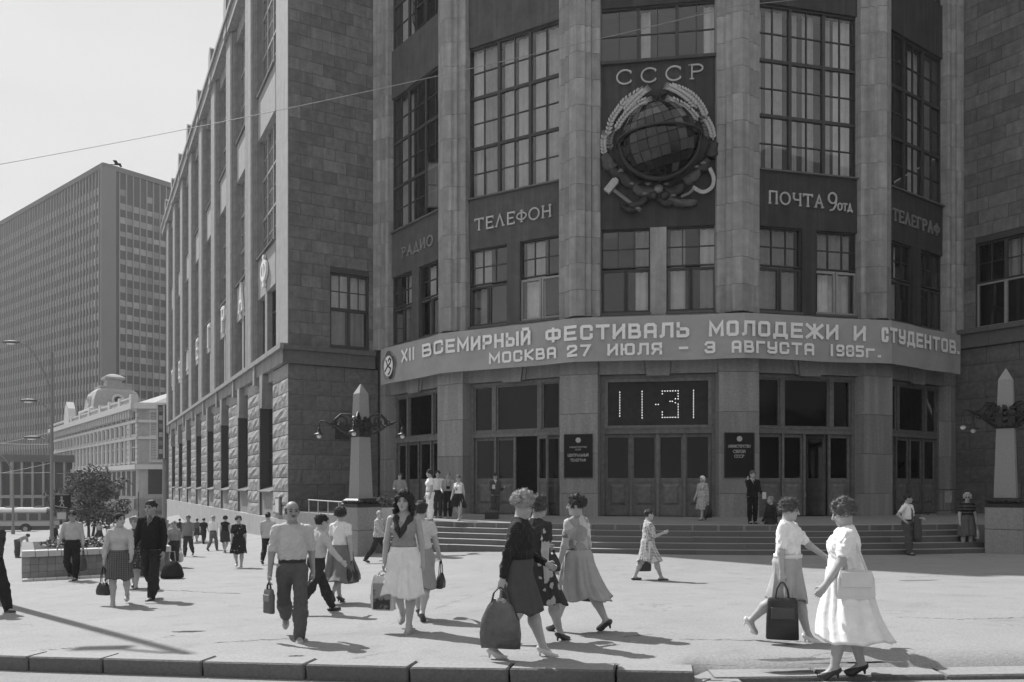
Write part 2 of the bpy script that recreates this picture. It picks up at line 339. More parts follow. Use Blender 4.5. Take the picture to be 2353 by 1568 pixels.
# tower polygon of the telegraph: five bays on a ring
WB = 6.28
def dirv(a): return Vector((math.cos(math.radians(a)), -math.sin(math.radians(a)), 0))
FACE = [51.5, 30.0, 8.5, -13.0, -34.5]
VT = [None] * 6; VT[3] = Vector((8.97, 31.3, 0))
VT[2] = VT[3] - dirv(8.5) * WB; VT[1] = VT[2] - dirv(30) * WB; VT[0] = VT[1] - dirv(51.5) * WB
VT[4] = VT[3] + dirv(-13) * WB; VT[5] = VT[4] + dirv(-34.5) * WB
def nrm(a): return Vector((-math.sin(math.radians(a)), -math.cos(math.radians(a)), 0))
CEN = (VT[2] + VT[3]) / 2 - nrm(8.5) * (WB / 2 / math.tan(math.radians(10.75)))
CORN = Vector((-10.78, 37.99, 0)); DIR_E = Vector((.878, .479, 0)).normalized(); DIR_S = Vector((.479, -.878, 0)).normalized()
DIR_R = Vector((.571, -.821, 0)).normalized(); ENDR = VT[5] + DIR_R * 13
LZ = .70
def ring_pt(ang, r): return Vector((CEN.x + r * math.sin(math.radians(ang)), CEN.y - r * math.cos(math.radians(ang)), 0))
A0, A1 = -32.0, 15.2; RL = 23.4
# landing
arc = [ring_pt(A0 + (A1 - A0) * i / 24, RL) for i in range(25)]
out = arc + [ring_pt(20, 25.2), ENDR + Vector((-.4, .3, 0)), VT[5], VT[4], VT[3], VT[2], VT[1], VT[0], CORN + Vector((.3, -.35, 0))]
mb = MB(); mb.prism([(p.x, p.y) for p in out], -1.2, LZ); mb.build('landing', mat('landing_stone', .24, .8, .2, 5, bump=.2, bscale=60), kind='structure')
# steps: granite slabs, each its own piece
st = MB(); st.box(-.02, .02, -.02, .02, -1, -.9); st = st.build('entrance_steps', GRAN, None, T((CEN.x, CEN.y, 0)), kind='structure')
rs_ = random.Random(8)
for k in range(5):
    r0 = RL - .03 + .36 * k; r1 = RL + .36 * (k + 1); z1 = LZ - .002 - .165 * k + (.0 if k else .006); z0 = z1 - .165 if k < 4 else z1 - .6
    if k == 0: r0 = RL - .5; r1 = RL + .36 - .36; 
    else: r0 = RL + .36 * (k - 1) - .04; r1 = RL + .36 * k
    n = 13; sa = (A1 - A0) / n; off = rs_.uniform(-.8, .8); ring = []
    mb = MB(); m_ = 4; gap = .008
    for zz in (z0 - .25, z1):
        for i in range(m_ + 1):
            a = math.radians(-sa / 2 + gap + (sa - 2 * gap) * i / m_); ring.append((r0 * math.sin(a), -r0 * math.cos(a), zz))
        for i in range(m_, -1, -1):
            a = math.radians(-sa / 2 + gap + (sa - 2 * gap) * i / m_); ring.append((r1 * math.sin(a), -r1 * math.cos(a), zz))
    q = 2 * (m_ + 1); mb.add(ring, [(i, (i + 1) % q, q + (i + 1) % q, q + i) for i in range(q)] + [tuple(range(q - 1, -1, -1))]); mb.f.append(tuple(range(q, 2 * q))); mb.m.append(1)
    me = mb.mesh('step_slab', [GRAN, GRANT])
    for i in range(n):
        a = A0 + sa * (i + .5) + (off if 0 < i < n - 1 else 0) * .0
        link('step_slab', me, st, Matrix.Rotation(math.radians(a + (sa * .5 if k % 2 else 0) * (0 if i in (0, n - 1) else .0)), 4, 'Z') @ T((0, 0, rs_.uniform(-.004, .004))))
# ------------------------------------------------------------------ the telegraph building
STONE = mat('ashlar_stone', .14, .85, .3, 3.0, bump=.3, bscale=40, rnd=.2, stain=.35)
RUST = mat('rock_faced_granite', .125, .85, .3, 5, bump=.9, bscale=24, rnd=.14)
PIL = mat('pilaster_stone', .27, .85, .22, 2.2, bump=.25, bscale=40, rnd=.11, stain=.40)
PIER = mat('polished_granite', .235, .6, .28, 16, rnd=.10, spec=.35, stain=.35)
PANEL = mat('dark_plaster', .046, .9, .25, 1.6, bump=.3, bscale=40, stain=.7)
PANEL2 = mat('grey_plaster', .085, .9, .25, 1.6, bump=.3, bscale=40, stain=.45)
FRM = mat('window_frame_paint', .055, .5, .2, 8); FRM_W = mat('window_frame_pale', .30, .5, .2, 8)
WOOD = mat('door_oak', .15, .5, .35, 5, bump=.25, bscale=22, spec=.35, rnd=.15)
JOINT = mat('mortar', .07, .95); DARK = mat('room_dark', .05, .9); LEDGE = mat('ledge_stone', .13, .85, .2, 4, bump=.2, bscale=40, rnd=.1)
GLASS = mat_glass(); DGLASS = mat_glass('door_glass', .75, .9, .03, .022); CURT = mat('curtain', .55, .9, .15, 3, rnd=.42)
TB = empty('telegraph_building', (5, 45, 0), label='large dark stone telegraph office with faceted corner entrance and street wing', category='building')
TBI = T((-5, -45, 0))
def bpart(mb, name, mats, mw, smooth=False): return mb.build(name, mats, TB, TBI @ mw, smooth)
FM = [frame((VT[i].x, VT[i].y, 0), dirv(FACE[i]), nrm(FACE[i])) for i in range(5)]
FE = frame((CORN.x, CORN.y, 0), DIR_E, Vector((.479, -.878, 0)))
FS = frame((CORN.x, CORN.y, 0), DIR_S, Vector((-.878, -.479, 0)))
FR = frame((VT[5].x, VT[5].y, 0), DIR_R, Vector((-.821, -.571, 0)))
_pane = {}
def pane_mesh(w, hh, m=None):
    m = m or GLASS; k = (round(w, 2), round(hh, 2), m.name)
    if k not in _pane: _pane[k] = MB().box(-w / 2, w / 2, -.004, .004, -hh / 2, hh / 2).mesh('pane', m)
    return _pane[k]
def curtain(parent, u0, u1, z0, z1, y, seed, m=None):
    r = random.Random(seed); n = max(8, int((u1 - u0) * 16)); a = []; ph = r.uniform(0, 6)
    for i in range(n + 1):
        u = u0 + (u1 - u0) * i / n; a.append((u, y + .035 * math.sin(i * 1.35 + ph) + .012 * math.sin(i * .5)))
    mb = MB(); vs = [(u, yy, z0) for u, yy in a] + [(u, yy, z1) for u, yy in a]; k = n + 1
    mb.add(vs, [(i, i + 1, k + i + 1, k + i) for i in range(n)]); mb.build('curtain', m or CURT, parent, smooth=True)
def grid_window(mw, u0, u1, z0, z1, cols, rows, thick_c=(), thick_r=(), y=.16, thin=.045, thick=.13, frm=None, curt=None, seed=0, opened=None, name='window', panes=True):
    """frame with thick and thin glazing bars, every pane an own piece"""
    us = [u0 + (u1 - u0) * i / cols for i in range(cols + 1)]; zs = [z0 + (z1 - z0) * i / rows for i in range(rows + 1)]; mb = MB()
    hc = [thick / 2 if i in thick_c or i in (0, cols) else thin / 2 for i in range(cols + 1)]; hr = [thick / 2 if i in thick_r or i in (0, rows) else thin / 2 for i in range(rows + 1)]
    for i, u in enumerate(us):
        a, b = (u, u + hc[i]) if i == 0 else (u - hc[i], u) if i == cols else (u - hc[i], u + hc[i]); big = hc[i] > thin
        mb.box(a, b, y - (.07 if big else .03), y + .05, z0, z1)
    for j, z in enumerate(zs):
        a, b = (z, z + hr[j]) if j == 0 else (z - hr[j], z) if j == rows else (z - hr[j], z + hr[j]); big = hr[j] > thin
        mb.box(u0 + .002, u1 - .002, y - (.064 if big else .026), y + .046, a, b)
    w = bpart(mb, name, frm or FRM, mw); r = random.Random(seed)
    if panes:
        for i in range(cols):
            for j in range(rows):
                if opened and (i, j) in opened: continue
                a, b, c, d = us[i] + hc[i], us[i + 1] - hc[i + 1], zs[j] + hr[j], zs[j + 1] - hr[j + 1]
                link('pane', pane_mesh(b - a, d - c), w, T(((a + b) / 2, y + .01, (c + d) / 2)) @ Matrix.Rotation(r.uniform(-.008, .008), 4, 'Z') @ Matrix.Rotation(r.uniform(-.008, .008), 4, 'X'))
    if curt:
        for (a, b) in curt: curtain(w, u0 + (u1 - u0) * a, u0 + (u1 - u0) * b, z0 + .02, z1 - .02, y + .32, seed + int(a * 100))
    return w
def sash(parent, u, z0, z1, w, ang, y, m=None):
    """an opened casement: hinged frame with its own pane"""
    mb = MB(); t = .05
    mb.box(0, t, -.02, .02, z0, z1); mb.box(w - t, w, -.02, .02, z0, z1); mb.box(t, w - t, -.02, .02, z0, z0 + t); mb.box(t, w - t, -.02, .02, z1 - t, z1); mb.box(t, w - t, -.012, .012, (z0 + z1) / 2 - .02, (z0 + z1) / 2 + .02)
    o = mb.build('casement', m or FRM, parent, T((u, y, 0)) @ Matrix.Rotation(ang, 4, 'Z')); link('casement_pane', pane_mesh(w - 2 * t, z1 - z0 - 2 * t), parent, T((u, y, 0)) @ Matrix.Rotation(ang, 4, 'Z') @ T((w / 2, 0, (z0 + z1) / 2)))
def low_window(mw, u0, u1, seed, curt, opened=False, z0=8.95, z1=12.35, zt=10.72, pale=False):
    w = grid_window(mw, u0, u1, zt + .06, z1, 3, 2, y=.16, thick=.10, seed=seed, curt=curt, name='window')
    f2 = FRM_W if pale else FRM
    mb = MB(); um = (u0 + u1) / 2; 
    for a, b in ((u0, um - .015), (um + .015, u1)):
        mb.box(a, a + .085, .10, .20, z0, zt); mb.box(b - .085, b, .10, .20, z0, zt); mb.box(a + .085, b - .085, .103, .197, z0, z0 + .10); mb.box(a + .085, b - .085, .103, .197, zt - .09, zt)
    lo = bpart(mb, 'window', f2, mw); wd = (u1 - u0) / 2
    for k, (a, b) in enumerate(((u0, um - .015), (um + .015, u1))):
        if opened and k == 0: sash(lo, a + .04, z0 + .05, zt - .05, wd - .1, .9, .2, f2); continue
        link('pane', pane_mesh(b - a - .17, zt - z0 - .19), lo, T(((a + b) / 2, .15, (z0 + zt) / 2)))
    if curt:
        for a, b in curt: curtain(lo, u0 + (u1 - u0) * a, u0 + (u1 - u0) * b, z0 + .05, zt - .05, .46, seed + 5)
    mb = MB(); mb.box(u0 - .03, u1 + .03, -.06, .2, z0 - .10, z0 - .005); bpart(mb, 'sill', LEDGE, mw)
def panel(mw, u0, u1, z0, z1, m=PANEL, y0=.0, y1=.3, name='spandrel_panel'): return bpart(MB().box(u0, u1, y0, y1, z0, z1), name, m, mw)
CUR = {0: [(.05, .3)], 1: [(.0, .12), (.13, .31), (.35, .47), (.5, .65), (.69, .80), (.83, 1.)], 3: [(.02, .10), (.14, .3), (.38, .45), (.50, .62), (.70, .78), (.82, .98)], 4: [(.55, .7), (.82, .99)], 2: []}
UO, U1 = .84, 5.46
for i in range(5):
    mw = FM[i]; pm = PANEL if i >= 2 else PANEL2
    # upper storey
    if i != 2:
        panel(mw, UO - .1, U1 + .1, 12.35, 14.55, pm); panel(mw, UO - .1, U1 + .1, 21.3, 23.7, pm)
        w = grid_window(mw, UO, U1, 14.6, 21.28, 6, 6, (2, 4), (2, 4), seed=i, curt=CUR[i], opened={1: {(0, 0), (0, 1)}, 0: {(4, 0), (4, 1), (5, 0)}}.get(i))
        if i == 1: sash(w, UO + .07, 14.68, 16.78, .72, -1.0, .12)
        if i == 0: sash(w, U1 - .1, 14.68, 16.78, .74, math.pi + .9, .12)
        bpart(MB().box(UO - .02, U1 + .02, -.12, .16, 14.56, 14.62), 'sill', LEDGE, mw)
        grid_window(mw, UO, U1, 23.75, 30.3, 6, 6, (2, 4), (2, 4), seed=i + 40, curt=CUR[i], opened={(3, 0)} if i == 0 else None, panes=i in (0, 4))
        panel(mw, UO - .1, U1 + .1, 30.3, 34.6, pm)
        if i == 0: sash(grid_window(mw, 3.1, 3.9, 23.78, 24.9, 1, 1, y=.1), 3.15, 23.8, 24.85, .7, -.8, .05)
    else:
        panel(mw, UO - .1, U1 + .1, 12.35, 19.02, PANEL)
        bpart(MB().box(UO - .02, U1 + .02, -.14, .2, 19.02, 19.14), 'sill', FRM, mw)
        grid_window(mw, UO, U1, 19.14, 21.35, 6, 2, (2, 4), (), seed=3, curt=[(.36, .44), (.9, 1.)]); panel(mw, UO - .1, U1 + .1, 21.35, 23.7, PANEL)
        grid_window(mw, UO, U1, 23.75, 30.3, 6, 6, (2, 4), (2, 4), seed=33, panes=False); panel(mw, UO - .1, U1 + .1, 30.3, 34.6, PANEL)
    # paired windows over the banner
    cur = {0: ([(.3, .9)], [(.1, .9)]), 1: ([(.0, .45)], [(.05, .5)]), 2: ([(.7, 1.)], [(.1, .4), (.7, 1.)]), 3: ([(.05, .95)], [(.2, .95)]), 4: ([(.4, .7)], [])}[i]
    low_window(mw, UO + .08, 2.85, i * 3 + 1, cur[0], i in (0, 1)); low_window(mw, 3.49, U1 - .02, i * 3 + 2, cur[1], i in (3,), pale=i in (1, 3))
    panel(mw, 2.85, 3.49, 8.85, 12.35, pm if i != 2 else PIL, -.03, .3, 'window_pier')
    # band, lintel and keystone over the doors
    panel(mw, UO - .3, U1 + .3, 6.46, 8.86, PIER, -.02, .35, 'lintel')
    mb = MB(); mb.prism_y([(2.7, 6.36), (3.6, 6.36), (3.72, 7.3), (2.58, 7.3)], -.16, -.022); bpart(mb, 'keystone', PIER, mw)
    mb = MB(); mb.prism_y([(2.52, 6.44), (2.66, 6.44), (2.54, 7.3), (2.40, 7.3)], -.10, -.022); bpart(mb, 'keystone_side', PIER, mw); mb = MB(); mb.prism_y([(3.64, 6.44), (3.78, 6.44), (3.90, 7.3), (3.76, 7.3)], -.10, -.022); bpart(mb, 'keystone_side', PIER, mw)
# pilasters at the corners of the ring: stacked fluted blocks; plain granite piers below
prof = [(-.86, .25), (-.86, -.04), (-.74, -.12), (-.56, -.13), (-.54, -.27), (-.36, -.29), (-.32, -.42), (-.12, -.50), (0, -.56), (.12, -.50), (.32, -.42), (.36, -.29), (.54, -.27), (.56, -.13), (.74, -.12), (.86, -.04), (.86, .25)]
CH = 1.065
mbp = MB(); c = .012
rings = [[(x * s_, y + (.01 if q in (0, 3) else 0), z) for x, y in prof] for q, (z, s_) in enumerate(((.0, .99), (c, 1.), (CH - .008 - c, 1.), (CH - .008, .99)))]
mbp.loft(rings); PB = mbp.mesh('pilaster_block', PIL)
for i in range(6):
    fa = (FACE[i - 1] + FACE[i]) / 2 if 0 < i < 5 else (FACE[0] + 10.75 if i == 0 else FACE[4] - 10.75)
    mw = frame((VT[i].x, VT[i].y, 0), dirv(fa), nrm(fa))
    core = MB(); core.prism([(-.8, .5), (.8, .5), (.5, -.1), (-.5, -.1)], 7.0, 35.0); pl = bpart(core, 'pilaster', JOINT, mw); rr = random.Random(i); z = 8.78
    while z < 34.5: link('pilaster_block', PB, pl, T((rr.uniform(-.004, .004), rr.uniform(-.004, .004), z))); z += CH
    core = MB(); core.box(-.75, .75, .0, .6, LZ - .3, 8.8); pr = bpart(core, 'entrance_pier', JOINT, mw)
    for a, b in ((LZ - .05, 1.62), (1.62, 3.24), (3.24, 4.86), (4.86, 6.46), (6.46, 8.78)):
        mb = MB(); hw_ = .80; mb.box(-hw_, hw_, -.16, .5, a + .005, b - .005, c=.01); mb.build('pier_block', PIER, pr)
# ---- entrance doors
def leaf(parent, u0, u1, z0, z1, y=.30, ang=None, glass_from=2.25):
    mb = MB(); s_ = .11; w = u1 - u0; gz0 = glass_from
    mb.box(0, s_, 0, .07, z0, z1); mb.box(w - s_, w, 0, .07, z0, z1); mb.box(s_, w - s_, .004, .066, z1 - .13, z1); mb.box(s_, w - s_, .004, .066, gz0 - .16, gz0); mb.box(s_, w - s_, -.012, .06, z0, z0 + .34)
    mb.box(s_, w - s_, .03, .055, z0 + .34, gz0 - .16)
    a, b, c_, d = s_ + .09, w - s_ - .09, z0 + .44, gz0 - .26
    mb.add([(a, .03, c_), (b, .03, c_), (b, .03, d), (a, .03, d), (a + .09, -.012, c_ + .09), (b - .09, -.012, c_ + .09), (b - .09, -.012, d - .09), (a + .09, -.012, d - .09)], [(0, 1, 5, 4), (1, 2, 6, 5), (2, 3, 7, 6), (3, 0, 4, 7), (4, 5, 6, 7)])
    m_ = T((u0, y, 0)) @ (Matrix.Rotation(ang, 4, 'Z') if ang else Matrix())
    o = mb.build('door_leaf', WOOD, parent, m_); link('door_pane', pane_mesh(w - 2 * s_, z1 - .13 - gz0, DGLASS), parent, m_ @ T((w / 2, .035, (z1 - .13 + gz0) / 2)))
    hb = MB(); hb.tube([(w - .06, -.01, z0 + 1.0), (w - .06, -.06, z0 + 1.02), (w - .06, -.06, z0 + 1.22), (w - .06, -.01, z0 + 1.24)], .012, 6); hb.build('handle', mat('brass', .25, .3, metal=.8), parent, m_)
DZ0, DZT, DZ1 = LZ, 4.05, 6.44
for i in range(5):
    mw = FM[i]; mb = MB(); a, b = UO + .02, U1 - .02
    mb.box(a, a + .16, .18, .42, DZ0, DZ1); mb.box(b - .16, b, .18, .42, DZ0, DZ1); mb.box(a + .16, b - .16, .16, .42, DZT, DZT + .26); mb.box(a + .16, b - .16, .182, .42, DZ1 - .14, DZ1); mb.box(a + .16, b - .16, .13, .30, DZT + .20, DZT + .26 - .002)
    d = bpart(mb, 'doorway', WOOD, mw); ia, ib = a + .16, b - .16
    if i == 2:
        n = 4; ww = (ib - ia) / n
        for k in range(n): leaf(d, ia + ww * k + .01, ia + ww * (k + 1) - .01, DZ0 + .02, DZT - .01)
        for k in range(1, n): MB().box(ia + ww * k - .05, ia + ww * k + .05, .2, .29, DZ0, DZT).build('door_post', WOOD, d)
    else:
        cuts = [0, .26, .49, .76, 1.0] if i in (1, 3) else [0, .22, .48, .74, 1.0]
        for k in range(4):
            u0, u1 = ia + (ib - ia) * cuts[k], ia + (ib - ia) * cuts[k + 1]
            if i == 1 and k == 2: leaf(d, u1 - .02, u1 + .82, DZ0 + .02, DZT - .01, y=.22, ang=-.62); continue
            if i == 3 and k == 2: leaf(d, u1 - .06, u1 + .9, DZ0 + .02, DZT - .01, y=.36, ang=1.9); continue
            leaf(d, u0 + .01, u1 - .01, DZ0 + .02, DZT - .01)
        mb = MB()
        for t in cuts[1:-1]: u = ia + (ib - ia) * t; MB().box(u - .05, u + .05, .2, .29, DZ0, DZT).build('door_post', WOOD, d)
        tc_ = (0, .25, .78, 1.0)
        for t in tc_[1:-1]: u = ia + (ib - ia) * t; MB().box(u - .09, u + .09, .19, .38, DZT + .26, DZ1 - .14).build('transom_post', WOOD, d)
        for k in range(3):
            u0 = ia + (ib - ia) * tc_[k] + (.09 if k else 0); u1 = ia + (ib - ia) * tc_[k + 1] - (.09 if k < 2 else 0)
            link('transom_pane', pane_mesh(u1 - u0, DZ1 - .14 - DZT - .26, DGLASS), d, T(((u0 + u1) / 2, .3, (DZ1 - .14 + DZT + .26) / 2)))
            fm = MB(); 
            for q in range(2):
                ee = .07; x0, x1, z0, z1 = u0, u1, DZT + .26, DZ1 - .14
            fm.box(u0, u0 + .07, .25, .36, z0, z1); fm.box(u1 - .07, u1, .25, .36, z0, z1); fm.box(u0 + .07, u1 - .07, .253, .357, z0, z0 + .07); fm.box(u0 + .07, u1 - .07, .253, .357, z1 - .07, z1); fm.build('transom_frame', WOOD, d)
# clock board of lamps: 11-31
mb = MB(); mb.box(UO + .20, U1 - .20, .28, .36, DZT + .28, DZ1 - .16)
disp = bpart(mb, 'time_display', mat('display_board', .035, .7, .3, 3), FM[2])
mb = MB(); a, b, c_, d_ = UO + .18, U1 - .18, DZT + .262, DZ1 - .142
mb.box(a, a + .13, .2, .3, c_, d_); mb.box(b - .13, b, .2, .3, c_, d_); mb.box(a + .13, b - .13, .203, .3, d_ - .13, d_); mb.box(a + .13, b - .13, .203, .3, c_, c_ + .08); mb.build('display_frame', WOOD, disp)
BULB = mat_emit('bulb_glass', .9, 1.5); bm_ = MB(); bm_.lathe([(.010, 0), (.018, .010), (.018, .018), (.006, .028)], 8); bme = bm_.mesh('bulb', BULB, True)
dots = [(1.63, 4.79 + .108 * k) for k in range(10)] + [(2.53, 4.70 + .108 * k) for k in range(11)] + [(3.08, 5.24), (3.18, 5.24)]
dots += [(3.34 + .105 * k, 5.78) for k in range(7)] + [(3.97, 5.78 - .108 * k) for k in range(1, 4)] + [(3.86, 5.46), (3.74, 5.36), (3.65, 5.36), (3.86, 5.30)] + [(3.97, 5.24 - .108 * k) for k in range(0, 5)] + [(3.34 + .105 * k, 4.71) for k in range(7)] + [(3.34, 5.67), (3.34, 4.82), (3.34, 4.93)] + [(4.58, 4.70 + .108 * k) for k in range(11)]
for u, z in dots: link('bulb', bme, disp, T((u, .28, z)) @ Matrix.Rotation(math.radians(90), 4, 'X'))
# rooms behind the windows: one dark inner ring, floors
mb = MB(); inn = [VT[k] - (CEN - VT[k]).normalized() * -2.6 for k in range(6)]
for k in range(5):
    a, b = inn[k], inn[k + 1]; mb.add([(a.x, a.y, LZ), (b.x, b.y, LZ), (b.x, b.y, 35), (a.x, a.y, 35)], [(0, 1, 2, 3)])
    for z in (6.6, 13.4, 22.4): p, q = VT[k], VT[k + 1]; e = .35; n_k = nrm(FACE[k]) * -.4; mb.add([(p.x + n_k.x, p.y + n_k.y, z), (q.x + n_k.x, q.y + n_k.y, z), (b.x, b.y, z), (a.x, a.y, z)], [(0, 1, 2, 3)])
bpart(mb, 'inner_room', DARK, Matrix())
# ---- masonry: coursed blocks on a wall, every block a piece
def rock(w, hh, seed, amp=.06):
    r = random.Random(seed); mb = MB(); n, m_ = 5, 4; vs = []
    for j in range(m_ + 1):
        for i in range(n + 1):
            e = 1 if (0 < i < n and 0 < j < m_) else 0; vs.append((-w / 2 + w * i / n, -(.045 + e * r.uniform(0, amp)), -hh / 2 + hh * j / m_))
    b = len(vs); k = n + 1; fs = [(j * k + i, j * k + i + 1, (j + 1) * k + i + 1, (j + 1) * k + i) for j in range(m_) for i in range(n)]
    rim = [i for i in range(n + 1)] + [j * k + n for j in range(1, m_ + 1)] + [m_ * k + i for i in range(n - 1, -1, -1)] + [j * k for j in range(m_ - 1, 0, -1)]
    for q in rim: vs.append((vs[q][0], .08, vs[q][2]))
    fs += [(rim[(i + 1) % len(rim)], rim[i], b + i, b + (i + 1) % len(rim)) for i in range(len(rim))]; mb.add(vs, fs); return mb
_bl = {}
def block(w, hh, kind, seed):
    w = round(w, 1) if w > .25 else round(w, 2)
    key = (w, round(hh, 2), kind, seed % 5)
    if key not in _bl: _bl[key] = (rock(w - .018, hh - .018, seed % 5, .075 if kind == 'rock' else .035).mesh('stone', RUST) if kind != 'ashlar' else MB().box(-w / 2 + .006, w / 2 - .006, -.03, .08, -hh / 2 + .006, hh / 2 - .006, c=.008).mesh('stone', STONE))
    return _bl[key]
def courses(mw, name, u0, u1, z0, z1, hh, bw, kind, holes=(), y=0.0, seed=0):
    """wall core with openings left free and coursed stones in front of it"""
    r = random.Random(seed); mb = MB(); zc = sorted(set([z0, z1] + [z for h_ in holes for z in h_[2:4]])); 
    for za, zb in zip(zc, zc[1:]):
        segs = [(u0, u1)]
        for h_ in holes:
            if h_[2] < zb - .01 and h_[3] > za + .01: segs = [s_ for a, b in segs for s_ in ((a, min(b, h_[0])), (max(a, h_[1]), b)) if s_[1] - s_[0] > .02]
        for a, b in segs: mb.box(a, b, y, y + .45, za, zb)
    core = bpart(mb, name, JOINT, mw); n = max(1, round((z1 - z0) / hh)); hh = (z1 - z0) / n
    for j in range(n):
        za, zb = z0 + hh * j, z0 + hh * (j + 1); segs = [(u0, u1)]
        for h_ in holes:
            if h_[2] < (za + zb) / 2 < h_[3]: segs = [s_ for a, b in segs for s_ in ((a, min(b, h_[0])), (max(a, h_[1]), b)) if s_[1] - s_[0] > .1]
        for a, b in segs:
            x = a; first = (bw * (.5 if j % 2 else 1.0)) * r.uniform(.95, 1.05)
            while x < b - .02:
                w = min(first, b - x); first = bw * r.uniform(.9, 1.12)
                if b - x - w < .3: w = b - x
                me = block(w, hh, kind, r.randrange(99)); wd = round(w, 1) if w > .25 else round(w, 2)
                link('stone', me, core, T((x + w / 2, y, (za + zb) / 2)) @ Matrix.Scale(w / wd, 4, (1, 0, 0))); x += w
    return core
courses(FE, 'side_wall', .0, 4.55, 8.7, 26.7, .59, 1.12, 'ashlar', [(2.03, 4.02, 8.85, 12.5)], seed=1)
bpart(MB().box(0, 4.55, 0, .45, 26.72, 35), 'side_wall', STONE, FE)
courses(FE, 'side_wall_base', .0, 4.5, LZ - .9, 7.8, .735, 1.35, 'rough', seed=2)
w = grid_window(FE, 2.05, 4.0, 10.72, 12.48, 4, 2, (2,), y=.16, curt=[(.0, 1.)], seed=71); grid_window(FE, 2.05, 4.0, 8.87, 10.70, 2, 1, (1,), y=.16, curt=[(.05, .45), (.6, .95)], seed=72, frm=FRM)
courses(FR, 'side_wall', .0, 7.0, 9.0, 27.0, .59, 1.12, 'ashlar', [(1.02, 4.6, 9.0, 12.8)], seed=3)
bpart(MB().box(0, 13, 0, .45, 27.02, 35), 'side_wall', STONE, FR); bpart(MB().box(7.01, 13, -.03, .45, 9, 27), 'side_wall', STONE, FR)
courses(FR, 'side_wall_base', .1, 8.0, LZ - .9, 8.12, .735, 1.35, 'rough', seed=4); bpart(MB().box(8.01, 13, -.03, .45, -1, 8.12), 'side_wall_base', RUST, FR)
grid_window(FR, 1.04, 4.58, 11.0, 12.78, 6, 2, (2, 4), y=.18, seed=73, curt=[(.3, .6)]); grid_window(FR, 1.04, 4.58, 9.02, 10.98, 3, 1, (1, 2), y=.18, seed=74, frm=FRM_W)
for mw, u0, u1, z0, z1 in ((FE, -.32, 4.3, 7.82, 8.68), (FR, .1, 13, 8.14, 8.98)):
    x = u0; r = random.Random(5)
    core = bpart(MB().box(u0 + (.3 if u0 < 0 else 0), u1, .02, .4, z0, z1), 'ledge', JOINT, mw)
    while x < u1 - .1:
        w = min(r.uniform(1.3, 1.7), u1 - x); w = w if u1 - x - w > .4 else u1 - x
        mb = MB(); mb.prism([(x + .006, .1), (x + w - .006, .1), (x + w - .006, -.20), (x + .006, -.20)], z0, z1 - .22); mb.prism([(x + .006, .1), (x + w - .006, .1), (x + w - .006, -.34), (x + .006, -.34)], z1 - .218, z1); mb.build('ledge_stone', LEDGE, core); x += w
# ---- street wing: bays of seven metres running down the street
SW = mat('street_wing_stone', .24, .85, .22, 2.0, bump=.25, bscale=40, stain=.35); SRUST = mat('street_rock_faced', .31, .85, .3, 7, bump=1.0, bscale=14, rnd=.12)
NB = 8
def sblock(w, hh, seed):
    key = ('s', round(w, 2), round(hh, 2), seed % 6)
    if key not in _bl: _bl[key] = rock(w - .036, hh - .036, seed % 6 + 20, .07).mesh('stone', SRUST)
    return _bl[key]
LEND = 3.5 + 7 * NB
for k in range(-1, NB):
    c_ = 8.75 + 7 * k; r = random.Random(k + 50)                          # the pier after bay k
    u0, u1 = (-(c_ + 1.75), -(c_ - 1.75)) if k >= 0 else (-3.5, 0.0)
    core = MB(); core.box(u0, u1, .03, .6, -.2 if k < 3 else -3, 7.9); pr = bpart(core, 'street_pier', JOINT, FS); zb = .25
    nrow = 11; hh = (7.85 - zb) / nrow
    for j in range(nrow):
        parts = [(u0, u1)] if (j + k) % 3 == 0 else [(u0, u0 + (u1 - u0) * (.4 if j % 2 else .62)), (u0 + (u1 - u0) * (.4 if j % 2 else .62), u1)]
        for a, b in parts: link('stone', sblock(b - a, hh, r.randrange(99)), pr, T(((a + b) / 2, .03, zb + hh * (j + .5))))
    if k >= 0:
        # upper pilaster with three-step profile, coursed
        core = MB(); core.prism([(-c_ - 1.35, .3), (-c_ + 1.35, .3), (-c_ + 1.35, .02), (-c_ - 1.35, .02)], 8.8, 31.5); pl = bpart(core, 'street_pilaster', JOINT, FS)
        pf = [(-1.36, .28), (-1.36, -.10), (-1.2, -.10), (-1.2, -.18), (-1.05, -.18), (-1.05, -.26), (-.85, -.33), (.85, -.33), (1.05, -.26), (1.05, -.18), (1.2, -.18), (1.2, -.10), (1.36, -.10), (1.36, .28)]
        key = 'spil'
        if key not in _bl: mb = MB(); mb.prism(pf, 0, 1.585); _bl[key] = mb.mesh('pilaster_block', SW)
        for j in range(14): link('pilaster_block', _bl[key], pl, T((-c_, 0, 8.85 + 1.592 * j)))
        # pinnacle: rounded crest on the parapet
        mb = MB(); prf = [(-.55, 31.2), (.55, 31.2), (.55, 33.2), (.35, 33.55), (.1, 33.9), (-.25, 34.05), (-.55, 33.8)]
        mb.prism([(-c_ - .55, -.55), (-c_ + .55, -.55), (-c_ + .55, .1), (-c_ - .55, .1)], 31.3, 33.3); mb.prism_y([(-c_ - .55, 33.3), (-c_ + .55, 33.3), (-c_ + .4, 33.7), (-c_, 34.0), (-c_ - .4, 33.7)], -.55, -.1); bpart(mb, 'pinnacle', SW, FS)
